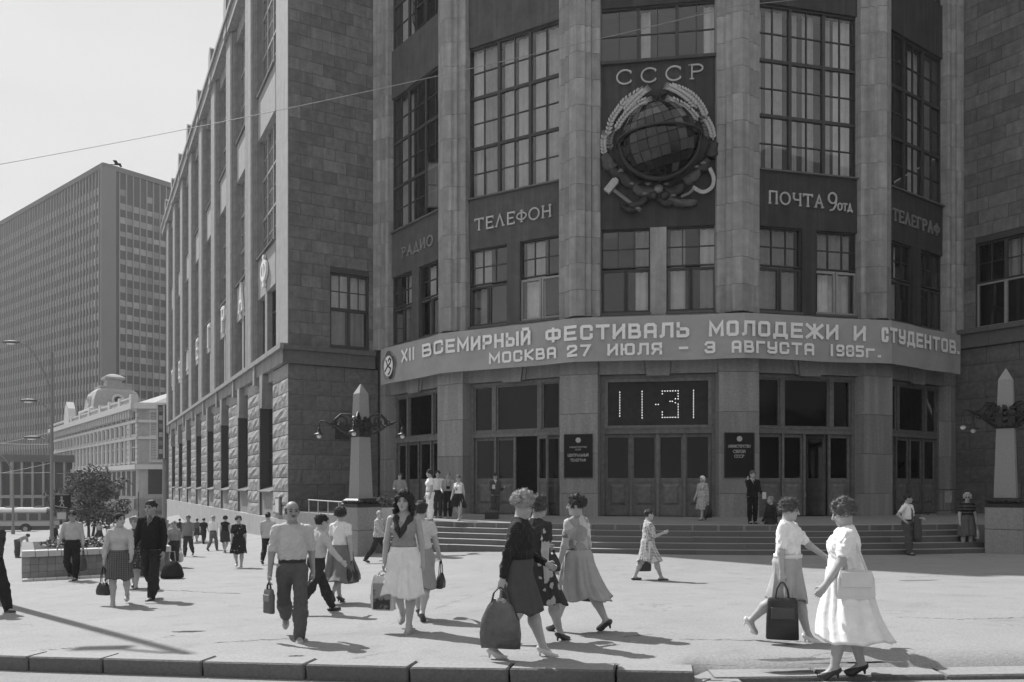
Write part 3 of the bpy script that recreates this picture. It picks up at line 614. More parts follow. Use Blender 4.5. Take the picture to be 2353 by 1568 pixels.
for k in range(NB):
    c_ = 5.25 + 7 * k; a, b = -(c_ + 2.15), -(c_ - 2.15); near = k < 5
    SPN = mat('street_spandrel', .30, .85, .15, 2.0, stain=.2); panel(FS, a - .2, b + .2, 12.35, 14.55, SPN, .0, .4, 'spandrel_panel'); panel(FS, a - .2, b + .2, 21.3, 23.7, SPN, .0, .4, 'spandrel_panel'); panel(FS, a - .2, b + .2, 30.3, 31.2, SW, .0, .4, 'spandrel_panel')
    panel(FS, -c_ - .3, -c_ + .3, 8.85, 12.35, SW, .0, .4, 'window_pier')
    grid_window(FS, a, b, 14.6, 21.28, 6, 6, (2, 4), (2, 4), y=.3, seed=k + 90, frm=FRM_W, panes=k < 3, curt=[(.0, .9)] if k < 2 else None)
    grid_window(FS, a, b, 23.75, 30.28, 6, 6, (2, 4), (2, 4), y=.3, seed=k + 120, frm=FRM_W, panes=k < 3, curt=[(.2, 1)] if k < 2 else None)
    for q0, q1 in ((a + .1, -c_ - .3), (-c_ + .3, b - .1)): grid_window(FS, q0, q1, 8.9, 12.33, 2, 3, (), (2,), y=.34, seed=k, panes=False)
    bpart(MB().box(a - .05, b + .05, -.15, .3, 14.56, 14.64), 'sill', LEDGE, FS); bpart(MB().box(a - .05, b + .05, -.12, .3, 23.7, 23.78), 'sill', LEDGE, FS)
    # ground floor window: sill, apron, hanging keystone, reveal
    a, b = -(c_ + 1.75), -(c_ - 1.75)
    bpart(MB().box(a + .01, b - .01, .10, .5, -.2 if k < 3 else -3, 1.62), 'window_apron', SW, FS); mb = MB(); mb.add([(a, -.14, 1.62), (b, -.14, 1.62), (b, .45, 1.86), (a, .45, 1.86), (a, -.14, 1.56), (b, -.14, 1.56)], [(0, 1, 2, 3), (4, 5, 1, 0)]); bpart(mb, 'sill', LEDGE, FS)
    mb = MB(); mb.prism_y([(-c_ - .42, 7.86), (-c_ - .26, 6.1), (-c_ + .26, 6.1), (-c_ + .42, 7.86)], -.28, .3); bpart(mb, 'keystone', SW, FS)
    grid_window(FS, a + .05, b - .05, 1.86, 7.8, 3, 4, (), (3,), y=.5, seed=k, frm=FRM, panes=near)
    panel(FS, a, b, 7.4, 7.9, SW, .02, .5, 'lintel')
# ledge along the street, brackets, parapet, plinth, corner strip
core = bpart(MB().box(-LEND - 3, .0, .03, .5, 7.9, 8.8), 'ledge', JOINT, FS); x = 0.0; i = 0
lm1 = MB(); lm1.prism([(-1.745, .1), (-.005, .1), (-.005, -.22), (-1.745, -.22)], 7.9, 8.55); lm1.prism([(-1.745, .1), (-.005, .1), (-.005, -.40), (-1.745, -.40)], 8.552, 8.8); lm1 = lm1.mesh('ledge_stone', SW)
while x > -LEND - 2: link('ledge_stone', lm1, core, T((x, 0, 0))); x -= 1.75
for k in range(NB * 2): bpart(MB().box(-(7 + 3.5 * k) - .25, -(7 + 3.5 * k) + .25, -.34, .0, 7.5, 8.54), 'bracket', SW, FS) if k % 2 == 0 else None
bpart(MB().box(-2.62, -.0, -.03, .45, 8.82, 35), 'corner_wall', mat('corner_stone', .30, .85, .15, 2.0, bump=.2, bscale=40, stain=.2), FS)
mb = MB(); mb.box(-LEND - 3, .0, -.50, .4, 31.2, 32.0); mb.box(-LEND - 3, .0, -.64, .42, 32.0, 32.3); bpart(mb, 'parapet', SW, FS)
bpart(MB().box(-LEND - 3, -.0, -.12, .55, -6, .26), 'plinth', mat('plinth_render', .36, .9, .12, 1.5, bump=.2, bscale=30, stain=.15), FS)
# backs and roof close the body
far = CORN - DIR_S * (LEND + 3); bk = [CORN, VT[0], VT[1], VT[2], VT[3], VT[4], VT[5], ENDR, ENDR + Vector((22, 14, 0)), Vector((40, 95, 0)), far + Vector((14, 12, 0)), far]
inset = [p + (Vector((6, 62, 0)) - p).normalized() * .5 for p in bk]
mb = MB(); mb.prism([(p.x, p.y) for p in inset], 34.7, 35.6); bpart(mb, 'roof', mat('roof_sheet', .2), Matrix())
mb = MB()
for p, q in zip(bk[7:], bk[8:]): mb.add([(p.x, p.y, -8), (q.x, q.y, -8), (q.x, q.y, 35), (p.x, p.y, 35)], [(0, 1, 2, 3)])
bpart(mb, 'rear_wall', STONE, Matrix())
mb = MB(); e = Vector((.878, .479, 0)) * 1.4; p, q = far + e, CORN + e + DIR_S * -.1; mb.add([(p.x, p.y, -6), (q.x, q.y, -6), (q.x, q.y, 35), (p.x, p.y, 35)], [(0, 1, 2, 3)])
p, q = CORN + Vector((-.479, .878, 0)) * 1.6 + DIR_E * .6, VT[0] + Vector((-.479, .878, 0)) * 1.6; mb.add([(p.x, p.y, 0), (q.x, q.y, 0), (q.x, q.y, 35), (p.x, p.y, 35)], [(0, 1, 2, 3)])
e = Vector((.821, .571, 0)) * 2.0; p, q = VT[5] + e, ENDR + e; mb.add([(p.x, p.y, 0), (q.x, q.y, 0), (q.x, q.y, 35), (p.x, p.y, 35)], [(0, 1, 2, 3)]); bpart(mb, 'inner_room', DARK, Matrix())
# ------------------------------------------------------------------ lettering: strokes in a 4 x 6 box, mitred so no two faces overlap
G = {
 'X': (4, [[(0, 0), (4, 6)], [(0, 6), (4, 0)]]), 'I': (1, [[(.5, 0), (.5, 6)]]), '1': (1, [[(.5, 0), (.5, 6)]]),
 'В': (4, [[(0, 0), (0, 6), (3, 6), (3.6, 5.4), (3.6, 3.6), (3.2, 3)], [(0, 3), (3.4, 3), (4, 2.4), (4, .6), (3.4, 0), (0, 0)]]),
 'С': (4, [[(4, 4.4), (4, 5.4), (3.4, 6), (.6, 6), (0, 5.4), (0, .6), (.6, 0), (3.4, 0), (4, .6), (4, 1.6)]]),
 'Е': (4, [[(4, 6), (0, 6), (0, 0), (4, 0)], [(0, 3), (3.5, 3)]]), 'М': (5, [[(0, 0), (0, 6), (2.5, 1.5), (5, 6), (5, 0)]]),
 'И': (4, [[(0, 6), (0, 0)], [(0, .5), (4, 5.5)], [(4, 6), (4, 0)]]), 'Р': (4, [[(0, 0), (0, 6), (3.4, 6), (4, 5.4), (4, 3), (3.4, 2.4), (0, 2.4)]]),
 'Н': (4, [[(0, 0), (0, 6)], [(4, 0), (4, 6)], [(0, 3), (4, 3)]]), 'Ы': (5.6, [[(0, 6), (0, 0), (2.8, 0), (3.4, .6), (3.4, 2.8), (2.8, 3.4), (0, 3.4)], [(5.6, 0), (5.6, 6)]]),
 'Й': (4, [[(0, 6), (0, 0)], [(0, .5), (4, 5.5)], [(4, 6), (4, 0)], [(.8, 7.6), (3.2, 7.6)]]),
 'Ф': (5, [[(2.5, 0), (2.5, 6)], [(.6, 5.2), (4.4, 5.2), (5, 4.6), (5, 1.8), (4.4, 1.2), (.6, 1.2), (0, 1.8), (0, 4.6), (.6, 5.2)]]),
 'Т': (4.4, [[(0, 6), (4.4, 6)], [(2.2, 6), (2.2, 0)]]), 'А': (4, [[(0, 0), (0, 5.2), (.8, 6), (3.2, 6), (4, 5.2), (4, 0)], [(0, 2.4), (4, 2.4)]]),
 'Л': (4.4, [[(0, 0), (.8, .6), (1, 6), (4.4, 6), (4.4, 0)]]), 'Ь': (4, [[(0, 6), (0, 0), (3.4, 0), (4, .6), (4, 2.8), (3.4, 3.4), (0, 3.4)]]),
 'О': (4, [[(.6, 6), (3.4, 6), (4, 5.4), (4, .6), (3.4, 0), (.6, 0), (0, .6), (0, 5.4), (.6, 6)]]),
 'Д': (5, [[(0, -.9), (0, .2), (5, .2), (5, -.9)], [(.8, .2), (1, 6), (4.2, 6), (4.2, .2)]]), 'Ж': (6, [[(3, 0), (3, 6)], [(0, 6), (2.8, 3), (0, 0)], [(6, 6), (3.2, 3), (6, 0)]]),
 'У': (4, [[(0, 6), (0, 3.2), (.6, 2.6), (4, 2.6)], [(4, 6), (4, .6), (3.4, 0), (.6, 0), (0, .6)]]), 'К': (4, [[(0, 0), (0, 6)], [(4, 6), (.4, 3), (4, 0)]]),
 'Ю': (5.6, [[(0, 0), (0, 6)], [(0, 3), (2, 3)], [(2.6, 6), (5, 6), (5.6, 5.4), (5.6, .6), (5, 0), (2.6, 0), (2, .6), (2, 5.4), (2.6, 6)]]),
 'Я': (4, [[(4, 0), (4, 6), (.6, 6), (0, 5.4), (0, 3.2), (.6, 2.6), (4, 2.6)], [(1.6, 2.6), (0, 0)]]), 'Г': (3.6, [[(0, 0), (0, 6), (3.6, 6)]]), 'г': (3, [[(0, 0), (0, 4.4), (3, 4.4)]]),
 'П': (4, [[(0, 0), (0, 6), (4, 6), (4, 0)]]), 'Ч': (4, [[(0, 6), (0, 3.4), (.6, 2.8), (4, 2.8)], [(4, 6), (4, 0)]]), '.': (.8, [[(0, .3), (.8, .3)]]), '-': (3, [[(0, 3), (3, 3)]]),
 '2': (4, [[(0, 4.4), (0, 5.4), (.6, 6), (3.4, 6), (4, 5.4), (4, 3.8), (0, 1), (0, 0), (4, 0)]]), '7': (4, [[(0, 6), (4, 6), (1.4, 0)]]),
 '3': (4, [[(0, 5), (.6, 6), (3.4, 6), (4, 5.4), (4, 3.6), (3.2, 3), (1.4, 3)], [(3.2, 3), (4, 2.4), (4, .6), (3.4, 0), (.6, 0), (0, 1)]]),
 '9': (4, [[(4, 2.8), (.6, 2.8), (0, 3.4), (0, 5.4), (.6, 6), (3.4, 6), (4, 5.4), (4, .6), (3.4, 0), (.4, 0)]]), '5': (4, [[(4, 6), (0, 6), (0, 3.4), (3.4, 3.4), (4, 2.8), (4, .6), (3.4, 0), (0, 0)]]),
 '8': (4, [[(.8, 3.1), (0, 3.8), (0, 5.4), (.6, 6), (3.4, 6), (4, 5.4), (4, 3.8), (3.2, 3.1), (4, 2.4), (4, .6), (3.4, 0), (.6, 0), (0, .6), (0, 2.4), (.8, 3.1), (3.2, 3.1)]]),
}
def arcs(cx, cy, rx, ry, a0, a1, n=14): return [(cx + rx * math.cos(math.radians(a0 + (a1 - a0) * i / n)), cy + ry * math.sin(math.radians(a0 + (a1 - a0) * i / n))) for i in range(n + 1)]
GS = {  # classical letters: strokes, then feet where serifs sit
 'С': (4.6, [arcs(2.6, 3, 2.6, 3, 40, 320, 22)], [(4.5, 1.0, 1), (4.5, 5.0, 1)]), 'Р': (4, [[(.8, 0), (.8, 6)], [(.8, 6)] + arcs(2.2, 4.5, 1.6, 1.5, 90, -90) + [(.8, 3)]], [(.8, 0), (.4, 6)]),
 'Т': (4.4, [[(0, 6), (4.4, 6)], [(2.2, 6), (2.2, 0)]], [(2.2, 0), (0, 5.6, 1), (4.4, 5.6, 1)]), 'Е': (3.8, [[(3.8, 6), (.6, 6), (.6, 0), (3.8, 0)], [(.6, 3.1), (3, 3.1)]], [(3.8, .4, 1), (3.8, 5.6, 1)]),
 'Л': (4.6, [[(.5, 0), (2.3, 6), (4.1, 0)]], [(.5, 0), (4.1, 0)]), 'А': (4.6, [[(.5, 0), (2.3, 6), (4.1, 0)], [(1.2, 2.2), (3.4, 2.2)]], [(.5, 0), (4.1, 0)]),
 'Ф': (4.8, [[(2.4, 0), (2.4, 6)], arcs(2.4, 3.1, 2.3, 1.8, 0, 360, 20)], [(2.4, 0), (2.4, 6)]), 'О': (5, [arcs(2.5, 3, 2.4, 3, 0, 360, 24)], []),
 'Н': (4.6, [[(.6, 0), (.6, 6)], [(4, 0), (4, 6)], [(.6, 3), (4, 3)]], [(.6, 0), (.6, 6), (4, 0), (4, 6)]), 'П': (4.6, [[(.6, 0), (.6, 6), (4, 6), (4, 0)]], [(.6, 0), (4, 0)]),
 'Ч': (4.4, [[(.6, 6), (.6, 3.6), (1.2, 2.8), (3.9, 2.8)], [(3.9, 0), (3.9, 6)]], [(3.9, 0), (.6, 6), (3.9, 6)]), 'Г': (3.6, [[(.6, 0), (.6, 6), (3.5, 6)]], [(.6, 0), (3.5, 5.6, 1)]),
 'Д': (4.8, [[(0, -.8), (0, .2), (4.8, .2), (4.8, -.8)], [(.9, .2), (2.4, 6), (4, .2)]], []), 'И': (4.6, [[(.6, 0), (.6, 6)], [(.6, .3), (4, 5.7)], [(4, 0), (4, 6)]], [(.6, 0), (.6, 6), (4, 0), (4, 6)]),
 '9': (4, [arcs(2, 4.2, 1.8, 1.8, 0, 360, 18), [(3.75, 4.4), (3.5, 2), (2.4, .4), (1, 0)]], []), 'М': (5.4, [[(.5, 0), (.9, 6), (2.7, 1), (4.5, 6), (4.9, 0)]], [(.5, 0), (4.9, 0)]), 'Й': (4.6, [[(.6, 0), (.6, 6)], [(.6, .3), (4, 5.7)], [(4, 0), (4, 6)], [(1.4, 7.2), (3.2, 7.2)]], []),
 'В': (4, [[(.6, 0), (.6, 6), (2.6, 6), (3.4, 5.2), (3.4, 3.9), (2.8, 3.2), (.6, 3.2)], [(2.8, 3.2), (3.9, 2.4), (3.9, .9), (3, 0), (.6, 0)]], []), 'З': (3.8, [arcs(1.8, 4.5, 1.6, 1.5, 150, -80, 10) + arcs(1.8, 1.6, 1.9, 1.6, 80, -150, 10)], []),
 'Ь': (3.8, [[(.6, 6), (.6, 0), (2.8, 0), (3.6, .8), (3.6, 2.5), (2.8, 3.3), (.6, 3.3)]], []), 'Ц': (4.8, [[(.6, 6), (.6, .2), (4.6, .2), (4.6, -.9)], [(4, 6), (4, .2)]], []), 'Ы': (5.4, [[(.6, 6), (.6, 0), (2.6, 0), (3.4, .8), (3.4, 2.5), (2.6, 3.3), (.6, 3.3)], [(5, 0), (5, 6)]], []), 'Я': (4, [[(3.4, 0), (3.4, 6), (1, 6), (.4, 5), (.4, 3.8), (1.2, 3), (3.4, 3)], [(1.6, 3), (.3, 0)]], []), 'К': (4.2, [[(.6, 0), (.6, 6)], [(3.9, 6), (.8, 3), (4, 0)]], []),
}
def ribbon(mb, pts, t, y0, y1, sx, sz, ox, oz, m=0):
    P = [Vector((ox + p[0] * sx, oz + p[1] * sz)) for p in pts]; closed = (P[0] - P[-1]).length < 1e-4 and len(P) > 3
    if closed: P = P[:-1]
    n = len(P); Lp = []; Rp_ = []
    for i in range(n):
        a = P[i - 1] if (i or closed) else None; b = P[(i + 1) % n] if (i < n - 1 or closed) else None
        d1 = (P[i] - a).normalized() if a is not None else None; d2 = (b - P[i]).normalized() if b is not None else None
        if d1 is None: d1 = d2
        if d2 is None: d2 = d1
        nn = Vector((-(d1 + d2).y, (d1 + d2).x)); nn = nn.normalized() if nn.length > 1e-5 else Vector((-d1.y, d1.x)); q = t / 2 / max(.45, nn.dot(Vector((-d1.y, d1.x))))
        c = P[i].copy()
        if not closed and i == 0: c = c - d2 * t * .5
        if not closed and i == n - 1: c = c + d1 * t * .5
        Lp.append(c + nn * q); Rp_.append(c - nn * q)
    vs = []
    for i in range(n): vs += [(Lp[i].x, y0, Lp[i].y), (Rp_[i].x, y0, Rp_[i].y), (Rp_[i].x, y1, Rp_[i].y), (Lp[i].x, y1, Lp[i].y)]
    fs = []
    for i in range(n if closed else n - 1):
        j = (i + 1) % n
        for k in range(4): fs.append((i * 4 + k, i * 4 + (k + 1) % 4, j * 4 + (k + 1) % 4, j * 4 + k))
    if not closed: fs += [(3, 2, 1, 0), tuple((n - 1) * 4 + k for k in range(4))]
    mb.add(vs, fs, m)
def glyph(ch, w, hh, t, dep, serif=False):
    """one letter, centred on x, foot at z = 0, back on y = 0"""
    mb = MB(); g = (GS if serif else G)[ch]; gw = g[0]; sx = w / gw; sz = hh / 6.0
    for i, p in enumerate(g[1]): ribbon(mb, p, t, -dep - .0012 * i, -.0002 * i, sx, sz, -w / 2, 0)
    if serif:
        for k, f_ in enumerate(g[2]):
            y0 = -dep - .0012 * (len(g[1]) + k + 1)
            if len(f_) == 2: ribbon(mb, [(f_[0] - .55, f_[1] * .985 + .04), (f_[0] + .55, f_[1] * .985 + .04)], t * .55, y0, 0, sx, sz, -w / 2, 0)
            else: ribbon(mb, [(f_[0], f_[1] - .5), (f_[0], f_[1] + .5)], t * .6, y0, 0, sx, sz, -w / 2, 0)
    return mb
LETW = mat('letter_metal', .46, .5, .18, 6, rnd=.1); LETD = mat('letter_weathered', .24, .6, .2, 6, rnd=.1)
def wall_sign(text, mw, u0, u1, z0, hh, label, m, t=.062, dep=.06, y=-.02, gap=.32, spaced=None):
    ws = [GS[c][0] for c in text]; tot = sum(ws) + gap * 4 * (len(text) - 1); k = (u1 - u0) / tot; o = empty('wall_lettering'); o.matrix_basis = mw @ T((u0, y, z0)); x = 0
    for i, c in enumerate(text):
        w = ws[i] * k; cx = x + w / 2
        if spaced: w = spaced[1]; cx = spaced[0][i] - u0
        glyph(c, w, hh, t, dep, True).build('letter', m, o, T((cx, 0, 0))); x += w + gap * 4 * k
    return tag(o, label, 'sign', 'letters on the telegraph building')
wall_sign('РАДИО', FM[0], 1.95, 4.75, 13.12, .46, 'dull serif letters reading РАДИО on grey wall panel', LETD)
wall_sign('ТЕЛЕФОН', FM[1], 1.25, 5.02, 13.16, .48, 'pale serif letters reading ТЕЛЕФОН under the tall window', LETW)
wall_sign('СССР', FM[2], 1.5, 4.9, 18.2, .56, 'widely spaced serif letters СССР above the globe emblem', LETW, t=.058, spaced=((1.80, 2.78, 3.76, 4.66), .56))
wall_sign('ПОЧТА', FM[3], 1.32, 3.80, 13.26, .47, 'pale serif letters reading ПОЧТА on dark wall panel', LETW)
wall_sign('9', FM[3], 4.02, 4.42, 13.18, .72, 'large figure 9 after the word ПОЧТА', LETW)
wall_sign('ОТД', FM[3], 4.46, 5.12, 13.22, .28, 'small letters отд after the large figure 9', LETW, t=.045)
wall_sign('ТЕЛЕГРАФ', FM[4], 1.2, 5.0, 13.2, .47, 'dim serif letters reading ТЕЛЕГРАФ in the shaded bay', LETD)
o = empty('wall_lettering'); o.matrix_basis = FS
for k, c in enumerate('ФАРГЕЛЕТ'): glyph(c, 1.35, 1.55, .2, .14, True).build('letter', mat('letter_white', .75, .5), o, T((-(5.25 + 7 * k), -.03, 12.72)))
tag(o, 'large white letters spelling ТЕЛЕГРАФ bay by bay along the sunlit street wing', 'sign', 'letters on the telegraph building')

# ------------------------------------------------------------------ festival banner following the bays
BO = .8; BP = [CEN + (v - CEN) * (1 + BO / (v - CEN).length) for v in VT]
def hit(px):
    r = (px - CX) / F
    for k in range(5):
        a, b = BP[k], BP[k + 1]; d = b - a; t = (r * a.y - a.x) / (d.x - r * d.y)
        if (t >= 0 or k == 0) and (t <= 1 or k == 4): return k, t
BANM = mat('banner_cloth', .36, .85, .14, .9, bump=.5, bscale=3); BANL = mat('banner_paint', .85, .8, .12, 5)
k0, t0 = hit(875); k1, t1 = hit(2207); P_ = [BP[0] + (BP[1] - BP[0]) * t0] + BP[1:5] + [BP[4] + (BP[5] - BP[4]) * t1]
BZ0, BZ1 = 6.88, 8.63; mb = MB(); cols = []
for k in range(5):
    n_s = 12
    for i in range(n_s + (1 if k == 4 else 0)):
        t = i / n_s; p = P_[k] + (P_[k + 1] - P_[k]) * t; w_ = .025 * math.sin(i * 1.1 + k) * (0 if i in (0, n_s) else 1); q = p + nrm(FACE[k]) * w_; cols.append(q)
nz_ = 6
for j in range(nz_ + 1):
    for i, q in enumerate(cols):
        z = BZ0 + (BZ1 - BZ0) * j / nz_; o_ = nrm(8.5) * (.012 * math.sin(i * .7 + j * .9)); mb.v.append((q.x + o_.x, q.y + o_.y, z + .014 * math.sin(i * .55)))
nc = len(cols); mb.f = [(j * nc + i, j * nc + i + 1, (j + 1) * nc + i + 1, (j + 1) * nc + i) for j in range(nz_) for i in range(nc - 1)]; mb.m = [0] * len(mb.f)
b0 = len(mb.v); back = [(v[0] - nrm(8.5).x * .03, v[1] - nrm(8.5).y * .03, v[2]) for v in mb.v]; mb.add(back, [tuple(reversed([i for i in f_])) for f_ in mb.f])
banner = mb.build('festival_banner', BANM, smooth=False); tag(banner, 'long grey festival banner wrapped round the entrance above the doors', 'banner')
for k in range(5):
    mbk = MB()
def banner_word(text, pxa, pxb, z0, hh, t):
    ws = [G[c][0] for c in text]; gap = 1.5; tot = sum(ws) + gap * (len(text) - 1); x = 0
    for i, c in enumerate(text):
        a = pxa + (pxb - pxa) * x / tot; b = pxa + (pxb - pxa) * (x + ws[i]) / tot; ka, ta = hit((a + b) / 2); _, tA = hit(a); kb, tB = hit(b); L_ = (BP[ka + 1] - BP[ka]).length
        ra = lambda px: (lambda r, A, d: (r * A.y - A.x) / (d.x - r * d.y))((px - CX) / F, BP[ka], BP[ka + 1] - BP[ka])
        w = abs(ra(b) - ra(a)) * L_ - t * .6; p = BP[ka] + (BP[ka + 1] - BP[ka]) * ta; n = nrm(FACE[ka])
        glyph(c, max(w, .05), hh - t, t, .012).build('letter', BANL, banner, frame((p.x + n.x * .045, p.y + n.y * .045, z0 + t / 2), dirv(FACE[ka]), n)); x += ws[i] + gap
R1, H1, R2, H2 = 7.74, .60, 7.09, .47
for tx, a, b in (('XII', 925, 954), ('ВСЕМИРНЫЙ', 973, 1219), ('ФЕСТИВАЛЬ', 1256, 1582), ('МОЛОДЕЖИ', 1630, 1923), ('И', 1961, 1986), ('СТУДЕНТОВ.', 2025, 2201)): banner_word(tx, a, b, R1, H1, .125)
for tx, a, b in (('МОСКВА', 1126, 1278), ('27', 1305, 1356), ('ИЮЛЯ', 1397, 1520), ('-', 1561, 1580), ('3', 1620, 1642), ('АВГУСТА', 1682, 1868), ('1', 1907, 1912), ('985', 1921, 1982), ('г.', 1989, 2021)): banner_word(tx, a, b, R2, H2, .10)
# festival flower at the left end
ka, ta = hit(895); p = BP[ka] + (BP[ka + 1] - BP[ka]) * ta; n = nrm(FACE[ka]); fm_ = frame((p.x + n.x * .05, p.y + n.y * .05, 7.72), dirv(FACE[ka]), n)
def disc(cx, cz, r, y, nseg=22, sx=1.0):
    mb = MB(); mb.prism_y([(cx + r * sx * math.cos(2 * math.pi * i / nseg), cz + r * math.sin(2 * math.pi * i / nseg)) for i in range(nseg)], y, 0); return mb
rimm = mat('flower_rim', .40, .8)
for i, v in enumerate((.10, .09, .05, .26, .20)):
    a = math.radians(90 - 72 * i); cx, cz = .34 * math.cos(a), .40 * math.sin(a); disc(cx, cz, .375, -.008 - .0006 * i, sx=.9).build('petal_rim', rimm, banner, fm_); disc(cx, cz, .345, -.014 - .0006 * i, sx=.9).build('petal', mat('petal_%d' % int(v * 100), v, .8), banner, fm_)
disc(0, 0, .50, -.022, 28, .85).build('flower_centre', BANL, banner, fm_)
mb = MB(); ribbon(mb, [(-.30, -.22), (-.1, -.05), (.18, .12), (.26, .26), (.14, .36), (.02, .26)], .09, -.03, -.022, 1, 1, 0, 0); ribbon(mb, [(-.22, .30), (-.12, .16), (-.06, .02)], .07, -.029, -.022, 1, 1, 0, 0); ribbon(mb, [(.08, -.06), (.24, -.14), (.14, -.34), (.0, -.40)], .08, -.031, -.022, 1, 1, 0, 0); mb.build('dove', mat('petal_5', .05), banner, fm_)

# ------------------------------------------------------------------ state emblem on the centre bay
def em(x, y):
    X = (2350 + x / 2.24) / 1.7408; Y_ = (200 + y / 2.24) / 1.7408; u = .84 + (X - 1379) * 4.62 / 267; return u, ZC + (HY - Y_) * (32.23 - .148 * u) / F
EM = empty('state_emblem', label='dark relief emblem with faceted globe, wheat ears, hammer, sickle and star', category='emblem'); EM.matrix_basis = FM[2]
gu, gzc = em(645, 855); GR = 1.56; GC = Vector((gu, -.22, gzc))
GLB = [mat('globe_panel_%d' % i, v, .06, .2, 2, spec=.6) for i, v in enumerate((.008, .016, .03, .08))]
mb = MB(); mb.lathe([(GR * .97 * math.sin(math.radians(a)), -GR * .97 * math.cos(math.radians(a))) for a in range(6, 180, 12)], 28); mb.build('globe', mat('globe_core', .03, .5), EM, T(GC), True)
tilt = Matrix.Rotation(math.radians(-14), 4, 'Y') @ Matrix.Rotation(math.radians(18), 4, 'X'); rg = random.Random(3)
for la in range(-75, 76, 15):
    for lo_ in range(0, 360, 15):
        q = []
        for dla, dlo in ((-6.9, -6.9), (-6.9, 6.9), (6.9, 6.9), (6.9, -6.9)):
            a, b = math.radians(la + dla), math.radians(lo_ + dlo); q.append(tilt @ Vector((GR * math.cos(a) * math.cos(b), GR * math.cos(a) * math.sin(b), GR * math.sin(a))))
        c = sum(q, Vector()) / 4
        if c.y > .15: continue
        tl = Vector((rg.uniform(-1, 1), rg.uniform(-1, 1), rg.uniform(-1, 1))) * .03; q = [p + c.normalized() * (tl.dot(p - c)) for p in q]
        mbp = MB(); mbp.add([tuple(p) for p in q] + [tuple(p * .965) for p in q], [(0, 1, 2, 3), (0, 4, 5, 1), (1, 5, 6, 2), (2, 6, 7, 3), (3, 7, 4, 0)])
        mbp.build('globe_panel', GLB[min(3, int(rg.random() ** 1.6 * 4))] if not (c.z > .4 * GR and rg.random() < .3) else GLB[3], EM, T(GC))
BRZ = mat('emblem_bronze', .045, .45, .3, 6, bump=.3, bscale=20, metal=.3); GILT = mat('emblem_gilt', .50, .5, .2, 8); GILT2 = mat('emblem_gilt_dim', .20, .55, .3, 8)
ringp = [GC + Vector((1.66 * math.cos(t), -1.64 * math.sin(t), .06 + .06 * math.cos(t))) for t in np.linspace(-.15, math.pi + .15, 25)]
mb = MB(); mb.tube(ringp, .055, 8); mb.build('equator_band', BRZ, EM, smooth=True)
mb = MB(); mb.tube([GC + Vector((1.58 * math.cos(t), -.42, 1.58 * math.sin(t))) for t in np.linspace(math.pi * .98, math.pi * 2.04, 26)], [.04 + .06 * math.sin(math.pi * i / 25) for i in range(26)], 8); mb.build('globe_cradle', BRZ, EM, smooth=True)
gm = MB(); gm.lathe([(.004, -.10), (.045, -.05), (.055, 0), (.035, .06), (.004, .10)], 7); GRN = gm.mesh('grain', GILT, True); gm2 = MB(); gm2.lathe([(.004, -.10), (.045, -.05), (.055, 0), (.035, .06), (.004, .10)], 7); GRN2 = gm2.mesh('grain', GILT2, True)
def ear(path, dim, yy, hair_end=True):
    P = [Vector((em(*p)[0], yy, em(*p)[1])) for p in path]; seg = []
    for i in range(len(P) - 1):
        for k in range(8): t = k / 8; a, b, c, d = P[max(0, i - 1)], P[i], P[i + 1], P[min(len(P) - 1, i + 2)]; seg.append(.5 * ((2 * b) + (c - a) * t + (2 * a - 5 * b + 4 * c - d) * t * t + (3 * b - a - 3 * c + d) * t ** 3))
    seg.append(P[-1]); mb = MB(); mb.tube(seg, .045, 6); e = mb.build('wheat_ear', GILT2 if dim else GILT, EM); acc = 0
    for a, b in zip(seg, seg[1:]):
        acc += (b - a).length
        if acc < .105: continue
        acc = 0; d = (b - a).normalized(); n_ = Vector((-d.z, 0, d.x))
        for sd in (-1, 1):
            ax = (d * .8 + n_ * sd * .6).normalized(); link('grain', GRN2 if dim else GRN, e, T(b + n_ * sd * .075 + Vector((0, -.07, 0))) @ ax.to_track_quat('Z', 'Y').to_matrix().to_4x4())
    for k in range(5):
        d = (seg[-1] - seg[-4]).normalized(); n_ = Vector((-d.z, 0, d.x)); s0 = seg[-2] + n_ * (k - 2) * .04; hb = MB(); hb.tube([s0, s0 + d * .28 + n_ * (k - 2) * .02], [.022, .006], 5); hb.build('awn', GILT2 if dim else GILT, e)
ear([(155, 960), (142, 860), (150, 780)], False, -.05); ear([(185, 780), (215, 650), (280, 550), (345, 470), (470, 385)], False, -.10); ear([(330, 580), (395, 500), (470, 430), (515, 390)], False, -.16); ear([(255, 740), (310, 650), (390, 560), (470, 500), (530, 475)], False, -.14); ear([(215, 900), (200, 820), (235, 720)], True, -.02)
ear([(1125, 815), (1105, 720), (1065, 640)], False, -.06); ear([(1060, 620), (1020, 530), (950, 440), (860, 380), (760, 345)], False, -.10); ear([(975, 540), (900, 460), (820, 400), (740, 360)], False, -.16); ear([(985, 650), (930, 580), (860, 520), (750, 465)], False, -.14); ear([(1080, 800), (1060, 700), (1000, 560)], True, -.02)
su, sz_ = em(640, 425); mb = MB(); pts = [(su + (.34 if k % 2 == 0 else .14) * math.sin(math.pi * k / 5), sz_ + (.34 if k % 2 == 0 else .14) * math.cos(math.pi * k / 5)) for k in range(10)]
mb.add([(a, -.10, b) for a, b in pts] + [(su, -.22, sz_)], [(k, (k + 1) % 10, 10) for k in range(10)] + [tuple(range(9, -1, -1))]); mb.prism_y(pts, -.10, -.0); mb.build('star', BRZ, EM)
